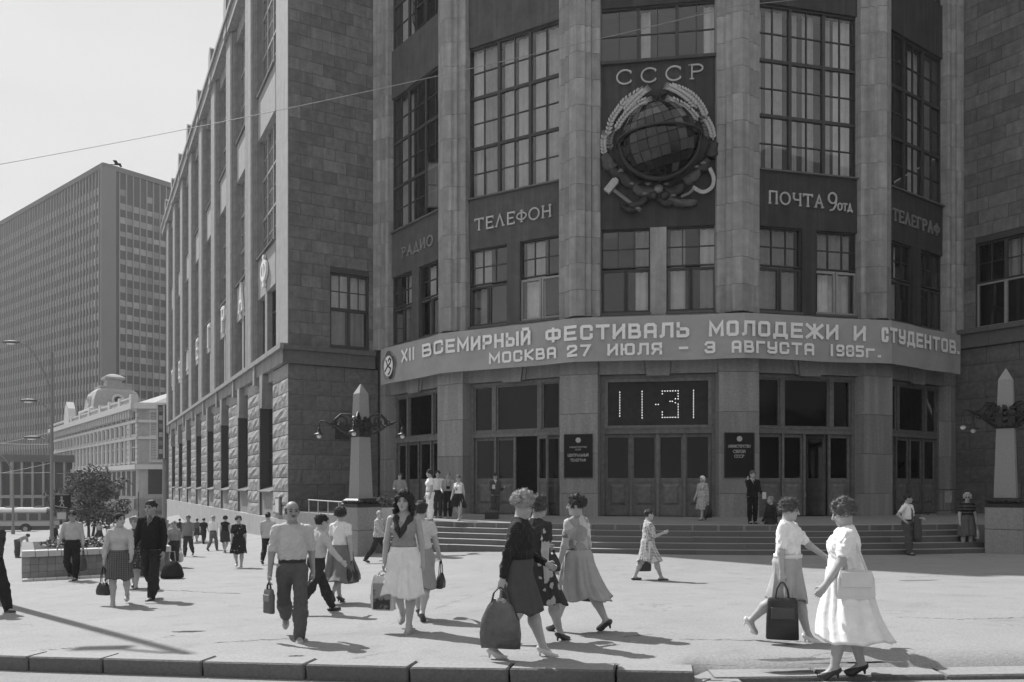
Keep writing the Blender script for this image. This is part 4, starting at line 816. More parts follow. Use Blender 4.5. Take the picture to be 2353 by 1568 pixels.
hu, hz = em(215, 1240); mb = MB(); mb.box(-.30, .30, -.30, -.12, -.15, .15, c=.02); mb.box(.29, .37, -.28, -.14, -.09, .09, c=.01); mb.build('hammer_head', mat('emblem_pale', .42, .6, .2), EM, T((hu, 0, hz)) @ Matrix.Rotation(math.radians(-50), 4, 'Y') @ T((0, 0, 0)))
ha, hb_ = em(240, 1275), em(480, 1455); mb = MB(); mb.tube([(ha[0], -.2, ha[1]), (hb_[0], -.16, hb_[1])], .075, 8); mb.build('hammer_handle', GILT2, EM)
sp = [em(*p) for p in ((1095, 1090), (1125, 1170), (1105, 1250), (1030, 1290), (955, 1255), (910, 1300), (840, 1330))]; mb = MB()
cr_ = lambda P, n_: [tuple(.5 * ((2 * b[q]) + (c[q] - a[q]) * t_ + (2 * a[q] - 5 * b[q] + 4 * c[q] - d[q]) * t_ ** 2 + (3 * b[q] - a[q] - 3 * c[q] + d[q]) * t_ ** 3) for q in (0, 1)) for a, b, c, d in [(P[max(0, i_ - 1)], P[i_], P[i_ + 1], P[min(len(P) - 1, i_ + 2)]) for i_ in range(len(P) - 1)] for t_ in [k_ / n_ for k_ in range(n_)]] + [P[-1]]
ribbon(mb, cr_(sp[:5], 5), .14, -.22, -.12, 1, 1, 0, 0); mb.build('sickle_blade', mat('emblem_pale', .42, .6, .2), EM); mb = MB(); mb.tube([(a, -.17, b) for a, b in sp[4:]], .06, 8); mb.build('sickle_handle', GILT2, EM)
# draped ribbons below the globe, each swag a piece
def swag(p, q, w, yy, seed, m):
    (u0, z0), (u1, z1) = em(*p), em(*q); r = random.Random(seed); mb = MB(); n = 10; rings = []
    for i in range(n + 1):
        t = i / n; u = u0 + (u1 - u0) * t; z = z0 + (z1 - z0) * t - .10 * math.sin(math.pi * t); ww = w * (.8 + .3 * math.sin(math.pi * t)); ring = []
        for k in range(14):
            a = 2 * math.pi * k / 14; rr = 1 + .16 * math.sin(3 * a + i * .9 + seed); d = Vector((u1 - u0, z1 - z0)).normalized(); off = ww * math.cos(a) * rr; ring.append((u - d.y * off, yy + .13 * math.sin(a) * rr, z + d.x * off))
        rings.append(ring)
    mb.loft(rings); mb.build('ribbon_fold', m, EM, smooth=True)
for i, a in enumerate((((150, 960), (240, 1080), .22), ((200, 1080), (330, 1130), .18), ((300, 1130), (470, 1230), .22), ((420, 1240), (600, 1290), .20), ((1130, 850), (1090, 980), .22), ((1080, 1000), (980, 1090), .22), ((1000, 1100), (860, 1190), .20), ((860, 1230), (700, 1290), .22), ((540, 1340), (380, 1410), .14), ((720, 1350), (980, 1380), .14), ((620, 1300), (760, 1400), .16), ((300, 1400), (440, 1450), .10))): swag(a[0], a[1], a[2], -.16, i, BRZ if i % 3 else mat('emblem_ribbon', .085, .5, .4, 6))
for i, p in enumerate(((640, 1270), (600, 1330), (690, 1330))): u, z = em(*p); mb = MB(); mb.blob((u, -.3, z), (.2, .16, .2), i, amp=.2); mb.build('ribbon_knot', GILT2 if i == 0 else BRZ, EM, smooth=True)
for i, p in enumerate(((300, 1110), (545, 1225), (970, 1075), (1030, 1040), (705, 1225), (460, 1448), (400, 1225), (520, 1310), (770, 1330))): u, z = em(*p); mb = MB(); mb.blob((u, -.30, z), (.13, .09, .07), i + 5, amp=.3); mb.build('ribbon_tassel', GILT2, EM, smooth=True)

# ------------------------------------------------------------------ dark plaques beside the centre doors
def plaque(fa, vi, u, label, rows):
    mw = frame((VT[vi].x, VT[vi].y, 0), dirv(fa), nrm(fa)); o = empty('name_plaque', label=label, category='plaque', group='black plaques beside the doors'); o.matrix_basis = mw @ T((u, -.17, 3.15))
    MB().box(-.58, .58, -.03, .0, -.87, .87, c=.008).build('plate', mat('plaque_black', .010, .3, .1, spec=.2), o); mb = MB()
    for a in ((-.60, -.572, -.86, .86), (.572, .60, -.86, .86), (-.60, .60, .862, .89), (-.60, .60, -.89, -.862)): mb.box(a[0], a[1], -.042, .0, a[2], a[3])
    mb.build('plaque_frame', mat('plaque_frame', .04, .4), o)
    mb = MB(); mb.lathe([(.11, 0), (.11, .012), (.06, .022)], 14); mb.build('crest', mat('plaque_gilt', .42, .5), o, T((0, -.03, .64)) @ Matrix.Rotation(math.radians(90), 4, 'X'))
    for tx, z, w, hh in rows:
        ws = [GS[c][0] if c != ' ' else 2 for c in tx]; k = w / (sum(ws) + .9 * len(tx)); x = -w / 2
        for i, c in enumerate(tx):
            if c != ' ': glyph(c, ws[i] * k, hh, hh * .18, .006, True).build('letter', MATS['plaque_gilt'], o, T((x + ws[i] * k / 2, -.0305, z)))
            x += (ws[i] + .9) * k
plaque(19.25, 2, 0.0, 'black plaque lettered ЦЕНТРАЛЬНЫЙ ТЕЛЕГРАФ on the pier left of the clock doors', (('МИНИСТЕРСТВО СВЯЗИ', .33, .84, .05), ('СССР', .23, .26, .05), ('ЦЕНТРАЛЬНЫЙ', -.02, .88, .10), ('ТЕЛЕГРАФ', -.22, .66, .10), ('НЕЗАВИСИМ', -.40, .6, .05)) if False else (('МИНИСТЕРСТВО', .33, .74, .055), ('СССР', .23, .26, .055), ('ЦЕНТРАЛЬНЫЙ', -.02, .88, .10), ('ТЕЛЕГРАФ', -.22, .66, .10)))
plaque(-2.25, 3, 0.0, 'black plaque lettered МИНИСТЕРСТВО СВЯЗИ СССР on the pier right of the clock doors', (('МИНИСТЕРСТВО', .30, .90, .10), ('СВЯЗИ', .09, .50, .11), ('СССР', -.10, .40, .11)))
# ------------------------------------------------------------------ the tall glass hotel
def frame_dir(o, d, n, z): return frame((o[0], o[1], z), d, n)
HY_ = 170.0; HC0 = Vector(((240 - CX) / F * HY_, HY_, 0)); HT = ZC + (HY - 385) / F * HY_; HB = -12.0
dL = Vector((-.776, .631, 0)).normalized(); dR = Vector((.636, .772, 0)).normalized()
nL = Vector((-.631, -.776, 0)); nR = Vector((.772, -.636, 0))
hotel = empty('hotel_tower', (HC0.x, HC0.y, HB), label='tall glass and metal slab tower with fine vertical fins behind the ornate house', category='building')
HI = T((-HC0.x, -HC0.y, -HB)); FL = frame_dir(HC0, -dL, nL, 0); FRH = frame_dir(HC0, dR, nR, 0)
HSP = mat('hotel_spandrel', .045, .5, .2, .3, spec=.4); HFIN = mat('hotel_fin', .24, .5, .1, 2, metal=.2); HWIN = mat('hotel_window', .21, .35, .3, .25, rnd=.45, spec=.5); HWIN2 = mat('hotel_window_street', .27, .3, .3, .25, rnd=.4, spec=.5)
LH, RH = 75.0, 46.0; FH = 3.03; NF = 22
mb = MB(); mb.box(-LH, 0, .0, 20, HB, HT - .2); mb.build('street_wall', HSP, hotel, HI @ FL); mb = MB(); mb.box(0, RH, .0, 20, HB, HT - .25); mb.build('end_wall', HSP, hotel, HI @ FRH)
mb = MB(); mb.box(-LH, .25, -.5, 20, HT - .2, HT + .9); mb.build('roof_edge', mat('hotel_roof', .13), hotel, HI @ FL); mb = MB(); mb.box(-.2, RH, -.5, 20, HT - .25, HT + .85); mb.build('roof_edge', MATS['hotel_roof'], hotel, HI @ FRH)
mb = MB(); mb.box(-.9, 2.2, -.55, .1, HB, HT); mb.build('corner_strip', mat('hotel_corner', .15, .6), hotel, HI @ FRH)
fL = MB().box(-.16, .16, -.30, .0, HB + 17, HT - .2).mesh('fin', HFIN); fR = MB().box(-.09, .09, -.32, .0, HB + 12, HT - .25).mesh('fin', mat('hotel_fin_end', .26, .5))  # end wall fins a little paler than the street fins
for k in range(int(LH / 1.6)): link('fin', fL, hotel, HI @ FL @ T((-.6 - 1.6 * k, 0, 0)))
for k in range(int(RH / 1.5)): link('fin', fR, hotel, HI @ FRH @ T((3.1 + 1.5 * k, 0, 0)))
wL = MB().box(-.62, .62, -.06, .05, -.72, .72).mesh('window', HWIN2); wR = MB().box(-.64, .64, -.06, .05, -.68, .68).mesh('window', HWIN)
rest = MB(); cntL = 0; rh = random.Random(2)
for j in range(NF):
    z = HT - 4.4 - FH * j
    for k in range(12):
        if j < 1 and rh.random() < .6: continue
        link('window', wR, hotel, HI @ FRH @ T((3.85 + 1.5 * k, 0, z)) @ Matrix.Scale(rh.choice((1, 1, 1, .8)), 4, (0, 0, 1)))
    for k in range(int(LH / 1.6) - 1):
        if k < 3: link('window', wL, hotel, HI @ FL @ T((-1.4 - 1.6 * k, 0, z)))
        else: u = -1.4 - 1.6 * k; rest.box(u - .62, u + .62, -.06, .05, z - .72, z + .72)
o = rest.build('window_rows', HWIN2, hotel, HI @ FL); o['kind'] = 'stuff'
# two-storey base with deep piers
base = empty('hotel_annex', (HC0.x - 30, HC0.y - 20, HB), label='low dark annex with tall pale concrete piers behind the bus', category='building'); BI = T((-base.location.x, -base.location.y, -base.location.z)); ba = Vector(((-60 - CX) / F * 128, 128, 0)); bd = Vector((1, .35, 0)).normalized(); FBm = frame_dir(ba, bd, Vector((.35, -1, 0)).normalized(), 0)
zt = ZC + (HY - 1062) / F * 130; zm = ZC + (HY - 1138) / F * 130
MB().box(0, 16.5, .8, 8, -12, zt).build('wall', mat('annex_dark', .06, .6), base, BI @ FBm); MB().box(-.2, 16.7, -.3, 8, zt, zt + 1.2).build('roof_slab', mat('annex_slab', .10), base, BI @ FBm); MB().box(-.2, 16.7, -.3, .8, zm - .5, zm).build('floor_slab', mat('annex_pale', .30), base, BI @ FBm)
pm_ = MB().box(-.16, .16, -.2, .8, -12, zt).mesh('pier', MATS['annex_pale'])
for k in range(11): link('pier', pm_, base, BI @ FBm @ T((.6 + 1.55 * k, 0, 0)))
# ------------------------------------------------------------------ ornate house with a dome
OC = Vector(((318 - CX) / F * 100, 100, 0)); od = Vector((-.625, .78, 0)).normalized(); on = Vector((-.78, -.625, 0)); oz = -6.0
OH = empty('ornate_house', (OC.x, OC.y, oz), label='pale ornate nineteenth century house with mansard dome and balustrade', category='building'); OI = T((-OC.x, -OC.y, -oz))
FA = frame_dir(OC, -od, on, 0); fd = Vector((1, .08, 0)).normalized(); FBo = frame_dir(OC, fd, Vector((.08, -1, 0)).normalized(), 0)
OW = mat('house_stucco', .34, .85, .15, 1.2, stain=.15); OT = mat('house_trim', .54, .8, .12, 2); OWIN = mat('house_window', .03, .35, .3, 1, spec=.2)
zc = ZC + (HY - 932) / F * 100; z2 = ZC + (HY - 1075) / F * 100; zmid = ZC + (HY - 1010) / F * 100; zs = ZC + (HY - 1145) / F * 100
OL = 62.0
MB().box(-OL, 0, 0, 12, oz, zc).build('wall', OW, OH, OI @ FA); MB().box(0, 16, 0, 12, oz, zc - .02).build('wall', OW, OH, OI @ FBo)
for mw, a, b in ((FA, -OL, .35), (FBo, -.2, 16)):
    for z, t, pr in ((zc - .1, .75, 1.0), (zc - 2.0, .35, .35), (zmid + .2, .35, .35), (z2 + .1, .6, .5)): MB().box(a, b, -pr, .0, z - t * .5, z + t * .5).build('cornice', OT, OH, OI @ mw)
winm = MB().box(-.85, .85, -.03, .1, -.1, 2.7).mesh('window', OWIN); frm_ = MB(); frm_.box(-1.0, -.85, -.07, .0, -.2, 2.75); frm_.box(.85, 1.0, -.07, .0, -.2, 2.75); frm_.box(-1.1, 1.1, -.12, .0, 2.75, 3.05); frm_.box(-1.05, 1.05, -.12, .0, -.4, -.2); frm_ = frm_.mesh('surround', OT)
col_ = MB(); col_.lathe([(.30, 0), (.22, .2), (.20, 5.6), (.30, 5.9), (.34, 6.1)], 8); col_ = col_.mesh('column', OT, True); brk = MB().box(-.2, .2, -.7, .0, -.9, .0).mesh('bracket', OT); crossb = MB(); crossb.box(-.05, .05, -.08, -.02, 0, 2.55); crossb.box(-.75, .75, -.078, -.022, 1.6, 1.7); crossb = crossb.mesh('glazing_bar', OT)
for k in range(22):
    u = -2.2 - 2.75 * k
    if u < -OL + 1: break
    for z in (zmid + .9, z2 + 1.0):
        w_ = link('window', winm, OH, OI @ FA @ T((u, 0, z))); link('surround', frm_, w_); link('glazing_bar', crossb, w_)
    if k < 18: link('column', col_, OH, OI @ FA @ T((u - 1.37, -.12, z2 + .45)) @ Matrix.Scale((zc - 2.2 - z2 - .4) / 6.1, 4, (0, 0, 1)))
    link('bracket', brk, OH, OI @ FA @ T((u - 1.37, 0, zc - .5))); link('bracket', brk, OH, OI @ FA @ T((u, 0, zc - .5)))
    w_ = link('window', winm, OH, OI @ FA @ T((u, 0, zs + .35)) @ Matrix.Scale(1.15, 4, (0, 0, 1)))
for q in range(12):                                                       # quoins by the corner pavilion
    for uu in (-.55, -4.9): MB().box(uu - (.55 if q % 2 else .4), uu + (.55 if q % 2 else .4), -.14, .0, z2 + .5 + q * .66, z2 + 1.06 + q * .66).build('quoin', OT, OH, OI @ FA)
for u, z in ((2.2, zmid + .7), (2.2, z2 + 1.1)): w_ = link('window', winm, OH, OI @ FBo @ T((u, 0, z)) @ Matrix.Scale(.8, 4, (1, 0, 0))); link('surround', frm_, w_)
MB().box(5.1, 6.6, -.05, .0, z2 + 1, zmid + 3.6).build('pilaster_strip', OT, OH, OI @ FBo)
for q in range(26): MB().box(.9, 8, -.05, -.0, z2 + .9 + q * .33, z2 + 1.20 + q * .33).build('stone_course', OW, OH, OI @ FBo) if q < 22 else None
MB().box(1.2, 5.4, -.03, .1, zs + .5, zs + 4.0).build('shop_window', OWIN, OH, OI @ FBo); MB().box(0, 16, -.7, .0, zs - 1.6, zs - .2).build('shop_canopy', mat('canopy_grey', .22), OH, OI @ FBo)
MB().box(-OL, -.1, -.5, .0, zs - 1.4, zs - .1).build('shop_canopy', MATS['canopy_grey'], OH, OI @ FA)
bal = MB(); bal.lathe([(.20, 0), (.12, .1), (.22, .25), (.12, .45), (.2, .55)], 8); bal = bal.mesh('baluster', OT, True)
for k in range(40):
    u = -.8 - 1.05 * k
    if 11 < k < 17: continue
    link('baluster', bal, OH, OI @ FA @ T((u, -.5, zc + .3)))
MB().box(-OL, .2, -.8, -.2, zc + .84, zc + 1.05).build('balustrade_rail', OT, OH, OI @ FA)
for u in (-.4, -6.5, -12.5, -18.5, -26, -33, -40): MB().box(u - .5, u + .5, -.9, -.1, zc + .28, zc + 1.35, c=.05).build('balustrade_post', OT, OH, OI @ FA)
gab = MB(); gab.prism_y([(-46.6, zc + .3), (-41.8, zc + .3), (-42.6, zc + 2.8), (-44.2, zc + 4.0), (-45.8, zc + 2.8)], -.9, .2); gab.build('gable', OT, OH, OI @ FA)
# mansard dome
du, dv = -33.0, 4.0; zb = zc + 1.3; tp = ZC + (HY - 868) / F * 104; sq = lambda r, z: [(du - r, dv - r, z), (du + r, dv - r, z), (du + r, dv + r, z), (du - r, dv + r, z)]
mb = MB(); mb.loft([sq(3.9, zb), sq(4.0, zb + .6), sq(3.6, zb + .9), sq(3.4, zb + 2.2), sq(2.9, zb + 3.5), sq(2.1, zb + 4.2)]); mb.build('dome', mat('dome_lead', .32, .7, .15, 2), OH, OI @ FA)
mb = MB(); mb.loft([sq(4.3, zb + .2), sq(4.3, zb + .55)]); mb.build('dome_cornice', OT, OH, OI @ FA); mb = MB(); mb.loft([sq(2.3, zb + 4.1), sq(2.3, zb + 4.4)]); mb.loft([sq(1.2, zb + 4.4), sq(1.1, zb + 5.5), sq(1.5, zb + 5.7), sq(1.5, zb + 6.0), sq(.9, zb + 6.4), sq(.2, zb + 6.6)]); mb.build('dome_lantern', mat('dome_lead', .32), OH, OI @ FA)
for mw2, rot in ((T((du, dv - 3.5, zb + 2.1)), 0), (T((du + 3.5, dv, zb + 2.1)), 90)):
    mb = MB(); mb.tube([(.75 * math.cos(t), 0, .75 * math.sin(t)) for t in np.linspace(0, 2 * math.pi, 17)], .22, 6); mb.build('dormer_ring', OT, OH, OI @ FA @ mw2 @ Matrix.Rotation(math.radians(rot), 4, 'Z')); mb = MB(); mb.prism_y([(.65 * math.cos(t), .65 * math.sin(t)) for t in np.linspace(0, 2 * math.pi, 17)[:-1]], -.05, .3); mb.build('dormer_window', OWIN, OH, OI @ FA @ mw2 @ Matrix.Rotation(math.radians(rot), 4, 'Z'))
mb = MB(); mb.add([(-OL, 1, zc), (0, 1, zc), (16, 14, zc), (16, 8, zc + 3.2), (2, 7, zc + 3.2), (-OL, 7, zc + 3.2)], [(0, 1, 4, 5), (1, 2, 3, 4)]); mb.build('roof', mat('sheet_roof', .2, .7), OH, OI @ FA)
# ------------------------------------------------------------------ houses across the street (behind the photographer, raised to block sky light; two also show in window reflections)
def far_block(name, o, d, L_, H_, label, v, seed):
    n = Vector((-d.y, d.x, 0)); b = empty(name, (o[0], o[1], -2), label=label, category='building', group='houses across the street'); I = T((-o[0], -o[1], 2)); mw = frame_dir(o, d, n, 0); r = random.Random(seed)
    m = mat('facade_%d' % int(v * 100), v, .85, .1, .5); MB().box(0, L_, 0, 12, -3, H_).build('wall', m, b, I @ mw); MB().box(-.3, L_ + .3, -.6, .1, H_ - .8, H_).build('cornice', m, b, I @ mw)
    wm = MB().box(-.8, .8, -.03, .1, 0, 2.2).mesh('window', mat('far_window', .05, .3)); sm_ = MB().box(-1.0, 1.0, -.2, .0, -.15, 0).mesh('sill', m)
    for j in range(int(H_ / 3.9)):
        for k in range(int(L_ / 3.1)): w_ = link('window', wm, b, I @ mw @ T((1.8 + 3.1 * k, 0, 1.5 + 3.9 * j))); link('sill', sm_, w_)
far_block('apartment_house', Vector((44, -32, 0)), Vector((-1, -.05, 0)).normalized(), 50, 30, 'sunlit house facade across the street reflected in the tall windows', .33, 1)
far_block('sky_blocker_house', Vector((40, 14, 0)), Vector((.02, -1, 0)).normalized(), 44, 26, 'unseen dark house added across the side street to block sky light from the right', .20, 3)  # unseen house, added to keep sky light off the right side
far_block('office_house', Vector((-8, -36, 0)), Vector((-.95, .3, 0)).normalized(), 60, 25, 'lower pale house across the street reflected in window glass', .36, 2)
# ------------------------------------------------------------------ obelisk lamps
OBS = mat('obelisk_granite', .27, .6, .18, 30, bump=.15, bscale=80, spec=.35); OBB = mat('obelisk_base', .27, .75, .25, 12, bump=.3, bscale=40, stain=.15); IRON = mat('cast_iron', .022, .45, .3, 12, bump=.4, bscale=30, spec=.4); LAMPG = mat('lamp_opal', .75, .3)
def scroll(mb, c, r, a0, turns, rad, plane, n=26, m=0):
    pts = []
    for i in range(n + 1):
        t = i / n; a = a0 + turns * 2 * math.pi * t; q = r * (1 - .75 * t); pts.append(Vector(c) + plane[0] * (q * math.cos(a)) + plane[1] * (q * math.sin(a)))
    mb.tube(pts, rad, 6, m)
def obelisk(ang, rad, z_top, rot, label):
    p = ring_pt(ang, rad); g = gz(p.x, p.y); o = empty('obelisk_lamp', (p.x, p.y, g), rot, label=label, category='lamp', group='granite obelisk lamps by the steps'); zt = z_top - g; rb = random.Random(int(rad * 9))
    for a, b in ((-.25, zt * .52), (zt * .52 + .008, zt)):
        mb = MB(); mb.box(-.50, .50, -.50, .50, a, b, c=.015); mb.build('base_block', OBB, o)
    mb = MB(); sq = lambda r, z: [(-r, -r, z), (r, -r, z), (r, r, z), (-r, r, z)]
    mb.loft([sq(.50, zt + .002), sq(.50, zt + .10), sq(.43, zt + .13), sq(.44, zt + .22), sq(.36, zt + .29)]); mb.build('plinth_moulding', IRON, o)
    for k in range(28):
        t = k % 7; s_ = k // 7; x = -.36 + .12 * t; q = [(x, -.45), (.45, x), (-x, .45), (-.45, -x)][s_]; lb = MB(); lb.blob((q[0], q[1], zt + .19), (.07, .07, .05), k, amp=.15); lb.build('leaf_boss', IRON, o)
    s0 = zt + .29; sh = 3.95; mb = MB(); mb.loft([sq(.29, s0), sq(.185, s0 + sh - .36), sq(.004, s0 + sh)]); mb.build('shaft', OBS, o)
    lz = s0 + 2.55; col = MB(); col.loft([sq(.235, lz - .45), sq(.27, lz - .38), sq(.25, lz - .1), sq(.27, lz + .02), sq(.23, lz + .12)]); col.build('iron_collar', IRON, o)
    for k in range(8):
        a = math.pi / 4 * k; wb = MB(); r_ = .27 if k % 2 else .29
        for j in range(4): wb.blob((r_ * math.cos(a), r_ * math.sin(a), lz - .34 + .17 * j), (.085, .085, .10), k * 4 + j, amp=.3)
        wb.build('wreath_cluster', IRON, o)
    for k in range(4):
        a = math.pi / 4 + math.pi / 2 * k; d = Vector((math.cos(a), math.sin(a), 0)); z_ = Vector((0, 0, 1)); mb = MB(); B = d * .24 + z_ * (lz - .28)
        arm_ = [d * r + z_ * z for r, z in ((.22, lz - .36), (.45, lz - .33), (.68, lz - .18), (.90, lz - .02), (1.08, lz + .03), (1.22, lz + .10), (1.36, lz + .11), (1.42, lz + .02), (1.42, lz - .12))]; mb.tube(arm_, [.05, .055, .05, .042, .05, .028, .026, .026, .024], 7)
        scroll(mb, d * .62 + z_ * (lz + .08), .26, -1.9, 1.35, .035, (d, z_)); scroll(mb, d * .50 + z_ * (lz - .05), .16, 1.2, -1.3, .028, (d, z_)); scroll(mb, d * .92 + z_ * (lz + .02), .10, 2.2, -1.2, .026, (d, z_)); mb.tube([d * .24 + z_ * (lz + .18), d * .42 + z_ * (lz + .33), d * .68 + z_ * (lz + .34), d * .86 + z_ * (lz + .18), d * .92 + z_ * (lz)], .034, 7)
        for j in range(9): t = rb.uniform(.3, .95); mb.blob(d * t + z_ * (lz - .12 + rb.uniform(-.1, .36) * (1.1 - t)) + Vector((rb.uniform(-.04, .04), rb.uniform(-.04, .04), 0)), .045, j + k * 9, amp=.4)
        mb.build('bracket_arm', IRON, o)
        q = d * 1.42; lm = MB(); lm.lathe([(.02, lz - .10), (.045, lz - .14), (.06, lz - .22), (.065, lz - .30), (.17, lz - .335), (.19, lz - .35), (.16, lz - .352), (.05, lz - .345)], 14, c=(q.x, q.y)); lm.build('lamp_cap', IRON, o, smooth=True)
        lm = MB(); lm.lathe([(.04, lz - .345), (.075, lz - .39), (.078, lz - .43), (.05, lz - .475), (.01, lz - .49)], 12, c=(q.x, q.y)); lm.build('lamp_globe', LAMPG, o, smooth=True)
    return o
obelisk(-32.7, 25.0, 1.22, math.radians(47), 'granite obelisk lamp with iron brackets left of the steps')
obelisk(15.7, 25.0, 1.30, math.radians(52), 'granite obelisk lamp with iron brackets right of the steps in shade')
# ------------------------------------------------------------------ terrace edge left of the steps: rail and white planters with shrubs
LEAFM = [mat('leaf_%d' % i, v, .7, .25, 20, spec=.25) for i, v in enumerate((.07, .12, .20))]
def leaf_mass(c, r, n, seed, size=.06, flat=1.0, mats=LEAFM, shell=.55):
    """leaves as small bent cards spread through a volume"""
    rr = random.Random(seed); mb = MB()
    for i in range(n):
        while True:
            p = Vector((rr.uniform(-1, 1), rr.uniform(-1, 1), rr.uniform(-1, 1)))
            if p.length <= 1 and p.length > shell * rr.random(): break
        q = Vector(c) + Vector((p.x * r[0], p.y * r[1], p.z * r[2])); d = Vector((rr.gauss(0, 1), rr.gauss(0, 1), rr.gauss(0, .7))).normalized(); e = d.cross(Vector((rr.gauss(0, 1), rr.gauss(0, 1), rr.gauss(0, 1)))).normalized(); f_ = d.cross(e); s_ = size * rr.uniform(.6, 1.3)
        mb.add([q - d * s_, q + e * s_ * .5 + f_ * s_ * .15, q + d * s_, q - e * s_ * .5 + f_ * s_ * .15], [(0, 1, 2, 3)], rr.randrange(len(mats)))
    return mb
pl0 = ring_pt(-32.7, 24.6); pl1 = CORN + Vector((.3, -.6, 0)); dirp = (pl1 - pl0).normalized(); rail = empty('terrace_rail', (pl0.x, pl0.y, LZ), label='thin pale metal rail along the terrace beside the left obelisk', category='railing')
RM_ = mat('rail_paint', .5, .5); mb = MB(); mb.tube([dirp * .4 + Vector((0, 0, .62)), dirp * 8.2 + Vector((0, 0, .62))], .025, 6); mb.build('top_rail', RM_, rail)
for k in range(6): q = dirp * (.6 + 1.5 * k); mb = MB(); mb.tube([q, q + Vector((0, 0, .62))], .02, 6); mb.build('rail_post', RM_, rail)
inw = Vector((dirp.y, -dirp.x, 0))
for k, (t, w, lb) in enumerate(((.9, .75, 'white tapered planter with leafy plants next to the left obelisk'), (2.5, .75, 'white tapered planter with a dark shrub, middle one on the terrace'), (4.3, .75, 'white tapered planter with a dark shrub nearest the building corner'))):
    q = pl0 + dirp * t + inw * .85; o = empty('planter', (q.x, q.y, LZ), math.atan2(dirp.y, dirp.x), label=lb, category='planter', group='planters on the terrace'); sq = lambda r, r2, z: [(-r, -r2, z), (r, -r2, z), (r, r2, z), (-r, r2, z)]
    MB().loft([sq(w * .42, .24, .0), sq(w * .5, .3, .46), sq(w * .46, .26, .46), sq(w * .44, .24, .40)]).build('box', mat('planter_white', .6, .8, .15, 6), o); leaf_mass((0, 0, .62), (w * .55, .34, .30), 700, k, .05).build('shrub', LEAFM, o)
# ------------------------------------------------------------------ crowd barrier with a notice at the right doors
bp_ = FM[4] @ Vector((3.0, -1.4, LZ)); br = empty('crowd_barrier', tuple(bp_), math.radians(28), label='low metal barrier with a paper notice before the right doorway', category='barrier'); BM_ = mat('barrier_steel', .12, .5, metal=.4); mb = MB(); mb.tube([(-1.0, 0, .18), (-1.0, 0, 1.0), (-.9, 0, 1.08), (.9, 0, 1.08), (1.0, 0, 1.0), (1.0, 0, .18)], .022, 6); mb.build('hoop', BM_, br); mb = MB(); mb.tube([(-1.0, 0, .2), (1.0, 0, .2)], .018, 6); mb.build('lower_rail', BM_, br)
for k in range(7): mb = MB(); mb.tube([(-.75 + .25 * k, 0, .2), (-.75 + .25 * k, 0, 1.08)], .011, 5); mb.build('bar', BM_, br)
for s_ in (-1, 1): mb = MB(); mb.tube([(s_ * .95, -.25, .0), (s_ * .95, 0, .22), (s_ * .95, .25, .0)], .018, 6); mb.build('foot', BM_, br)
MB().box(-.18, .28, -.04, -.026, .52, 1.0).build('notice', mat('paper', .34, .9, .2, 9), br)
# ------------------------------------------------------------------ flower bed wall on the left
p1, p2 = on_ground(50, 1334), on_ground(392, 1316); fb = empty('flower_bed', (p1.x, p1.y, p1.z), label='long low tiled flower bed wall with coping at the street side', category='flower bed'); dv_ = Vector((p2.x - p1.x, p2.y - p1.y, 0)); Lf = dv_.length; ang = math.atan2(dv_.y, dv_.x); fb.rotation_euler = (0, 0, ang)
TIL = mat('facing_tile', .30, .7, .15, 4, rnd=.12); COP = mat('coping', .50, .8, .15, 5); slope = (p2.z - p1.z) / Lf; hw_ = .78
mb = MB(); mb.add([(0, .06, -.5), (Lf, .06, -.5 + slope * Lf), (Lf, .06, hw_ + slope * Lf), (0, .06, hw_), (0, 4.2, -.7), (Lf, 4.2, -.7 + slope * Lf), (Lf, 4.2, hw_ + slope * Lf), (0, 4.2, hw_)], [(0, 1, 2, 3), (3, 2, 6, 7), (4, 0, 3, 7), (1, 5, 6, 2), (5, 4, 7, 6)]); mb.build('wall', mat('tile_joint', .20, .9), fb)
tm = MB().box(-.097, .097, -.02, .03, -.097, .097, c=.004).mesh('tile', TIL); n = int(Lf / .2)
for k in range(n):
    for j in range(3): x = .1 + .2 * k; link('tile', tm, fb, T((x, .05, .11 + .2 * j + slope * x)))
for k in range(12): x = (k + .5) * Lf / 12; MB().box(-Lf / 24 + .006, Lf / 24 - .006, -.14, .30, 0, .17, c=.012).build('coping_stone', COP, fb, T((x, 0, .63 + slope * x)) @ Matrix.Rotation(-math.atan(slope), 4, 'Y'))
for k in range(14): x = (k + .5) * Lf / 14; MB().box(-Lf / 28 + .004, Lf / 28 - .004, -.75, -.55, -.2, .10, c=.01).build('kerb_stone', mat('white_kerb', .55, .8, .15, 6), fb, T((x, 0, slope * x)) @ Matrix.Rotation(-math.atan(slope), 4, 'Y'))
MB().box(.3, Lf - .3, .32, 4.0, .4, .79).build('soil', mat('soil', .05, .95, .4, 8, bump=1, bscale=30), fb, Matrix.Rotation(-math.atan(slope), 4, 'Y')); fl = leaf_mass((Lf * .55, 1.4, .9 + slope * Lf * .55), (Lf * .44, 1.0, .13), 1500, 5, .07, mats=LEAFM + [mat('petal_white', .6, .8)]); fo = fl.build('flowers', LEAFM + [MATS['petal_white']], fb); fo['kind'] = 'stuff'
q = on_ground(322, 1322); pt_ = empty('flower_tub', tuple(q), label='dark tub with a leafy bush at the end of the flower bed wall', category='planter'); MB().lathe([(.30, 0), (.36, .1), (.42, .5), (.38, .52), (.36, .45)], 16).build('tub', mat('tub_dark', .10, .8), pt_); leaf_mass((0, 0, .85), (.48, .48, .45), 900, 9, .06).build('bush', LEAFM, pt_)
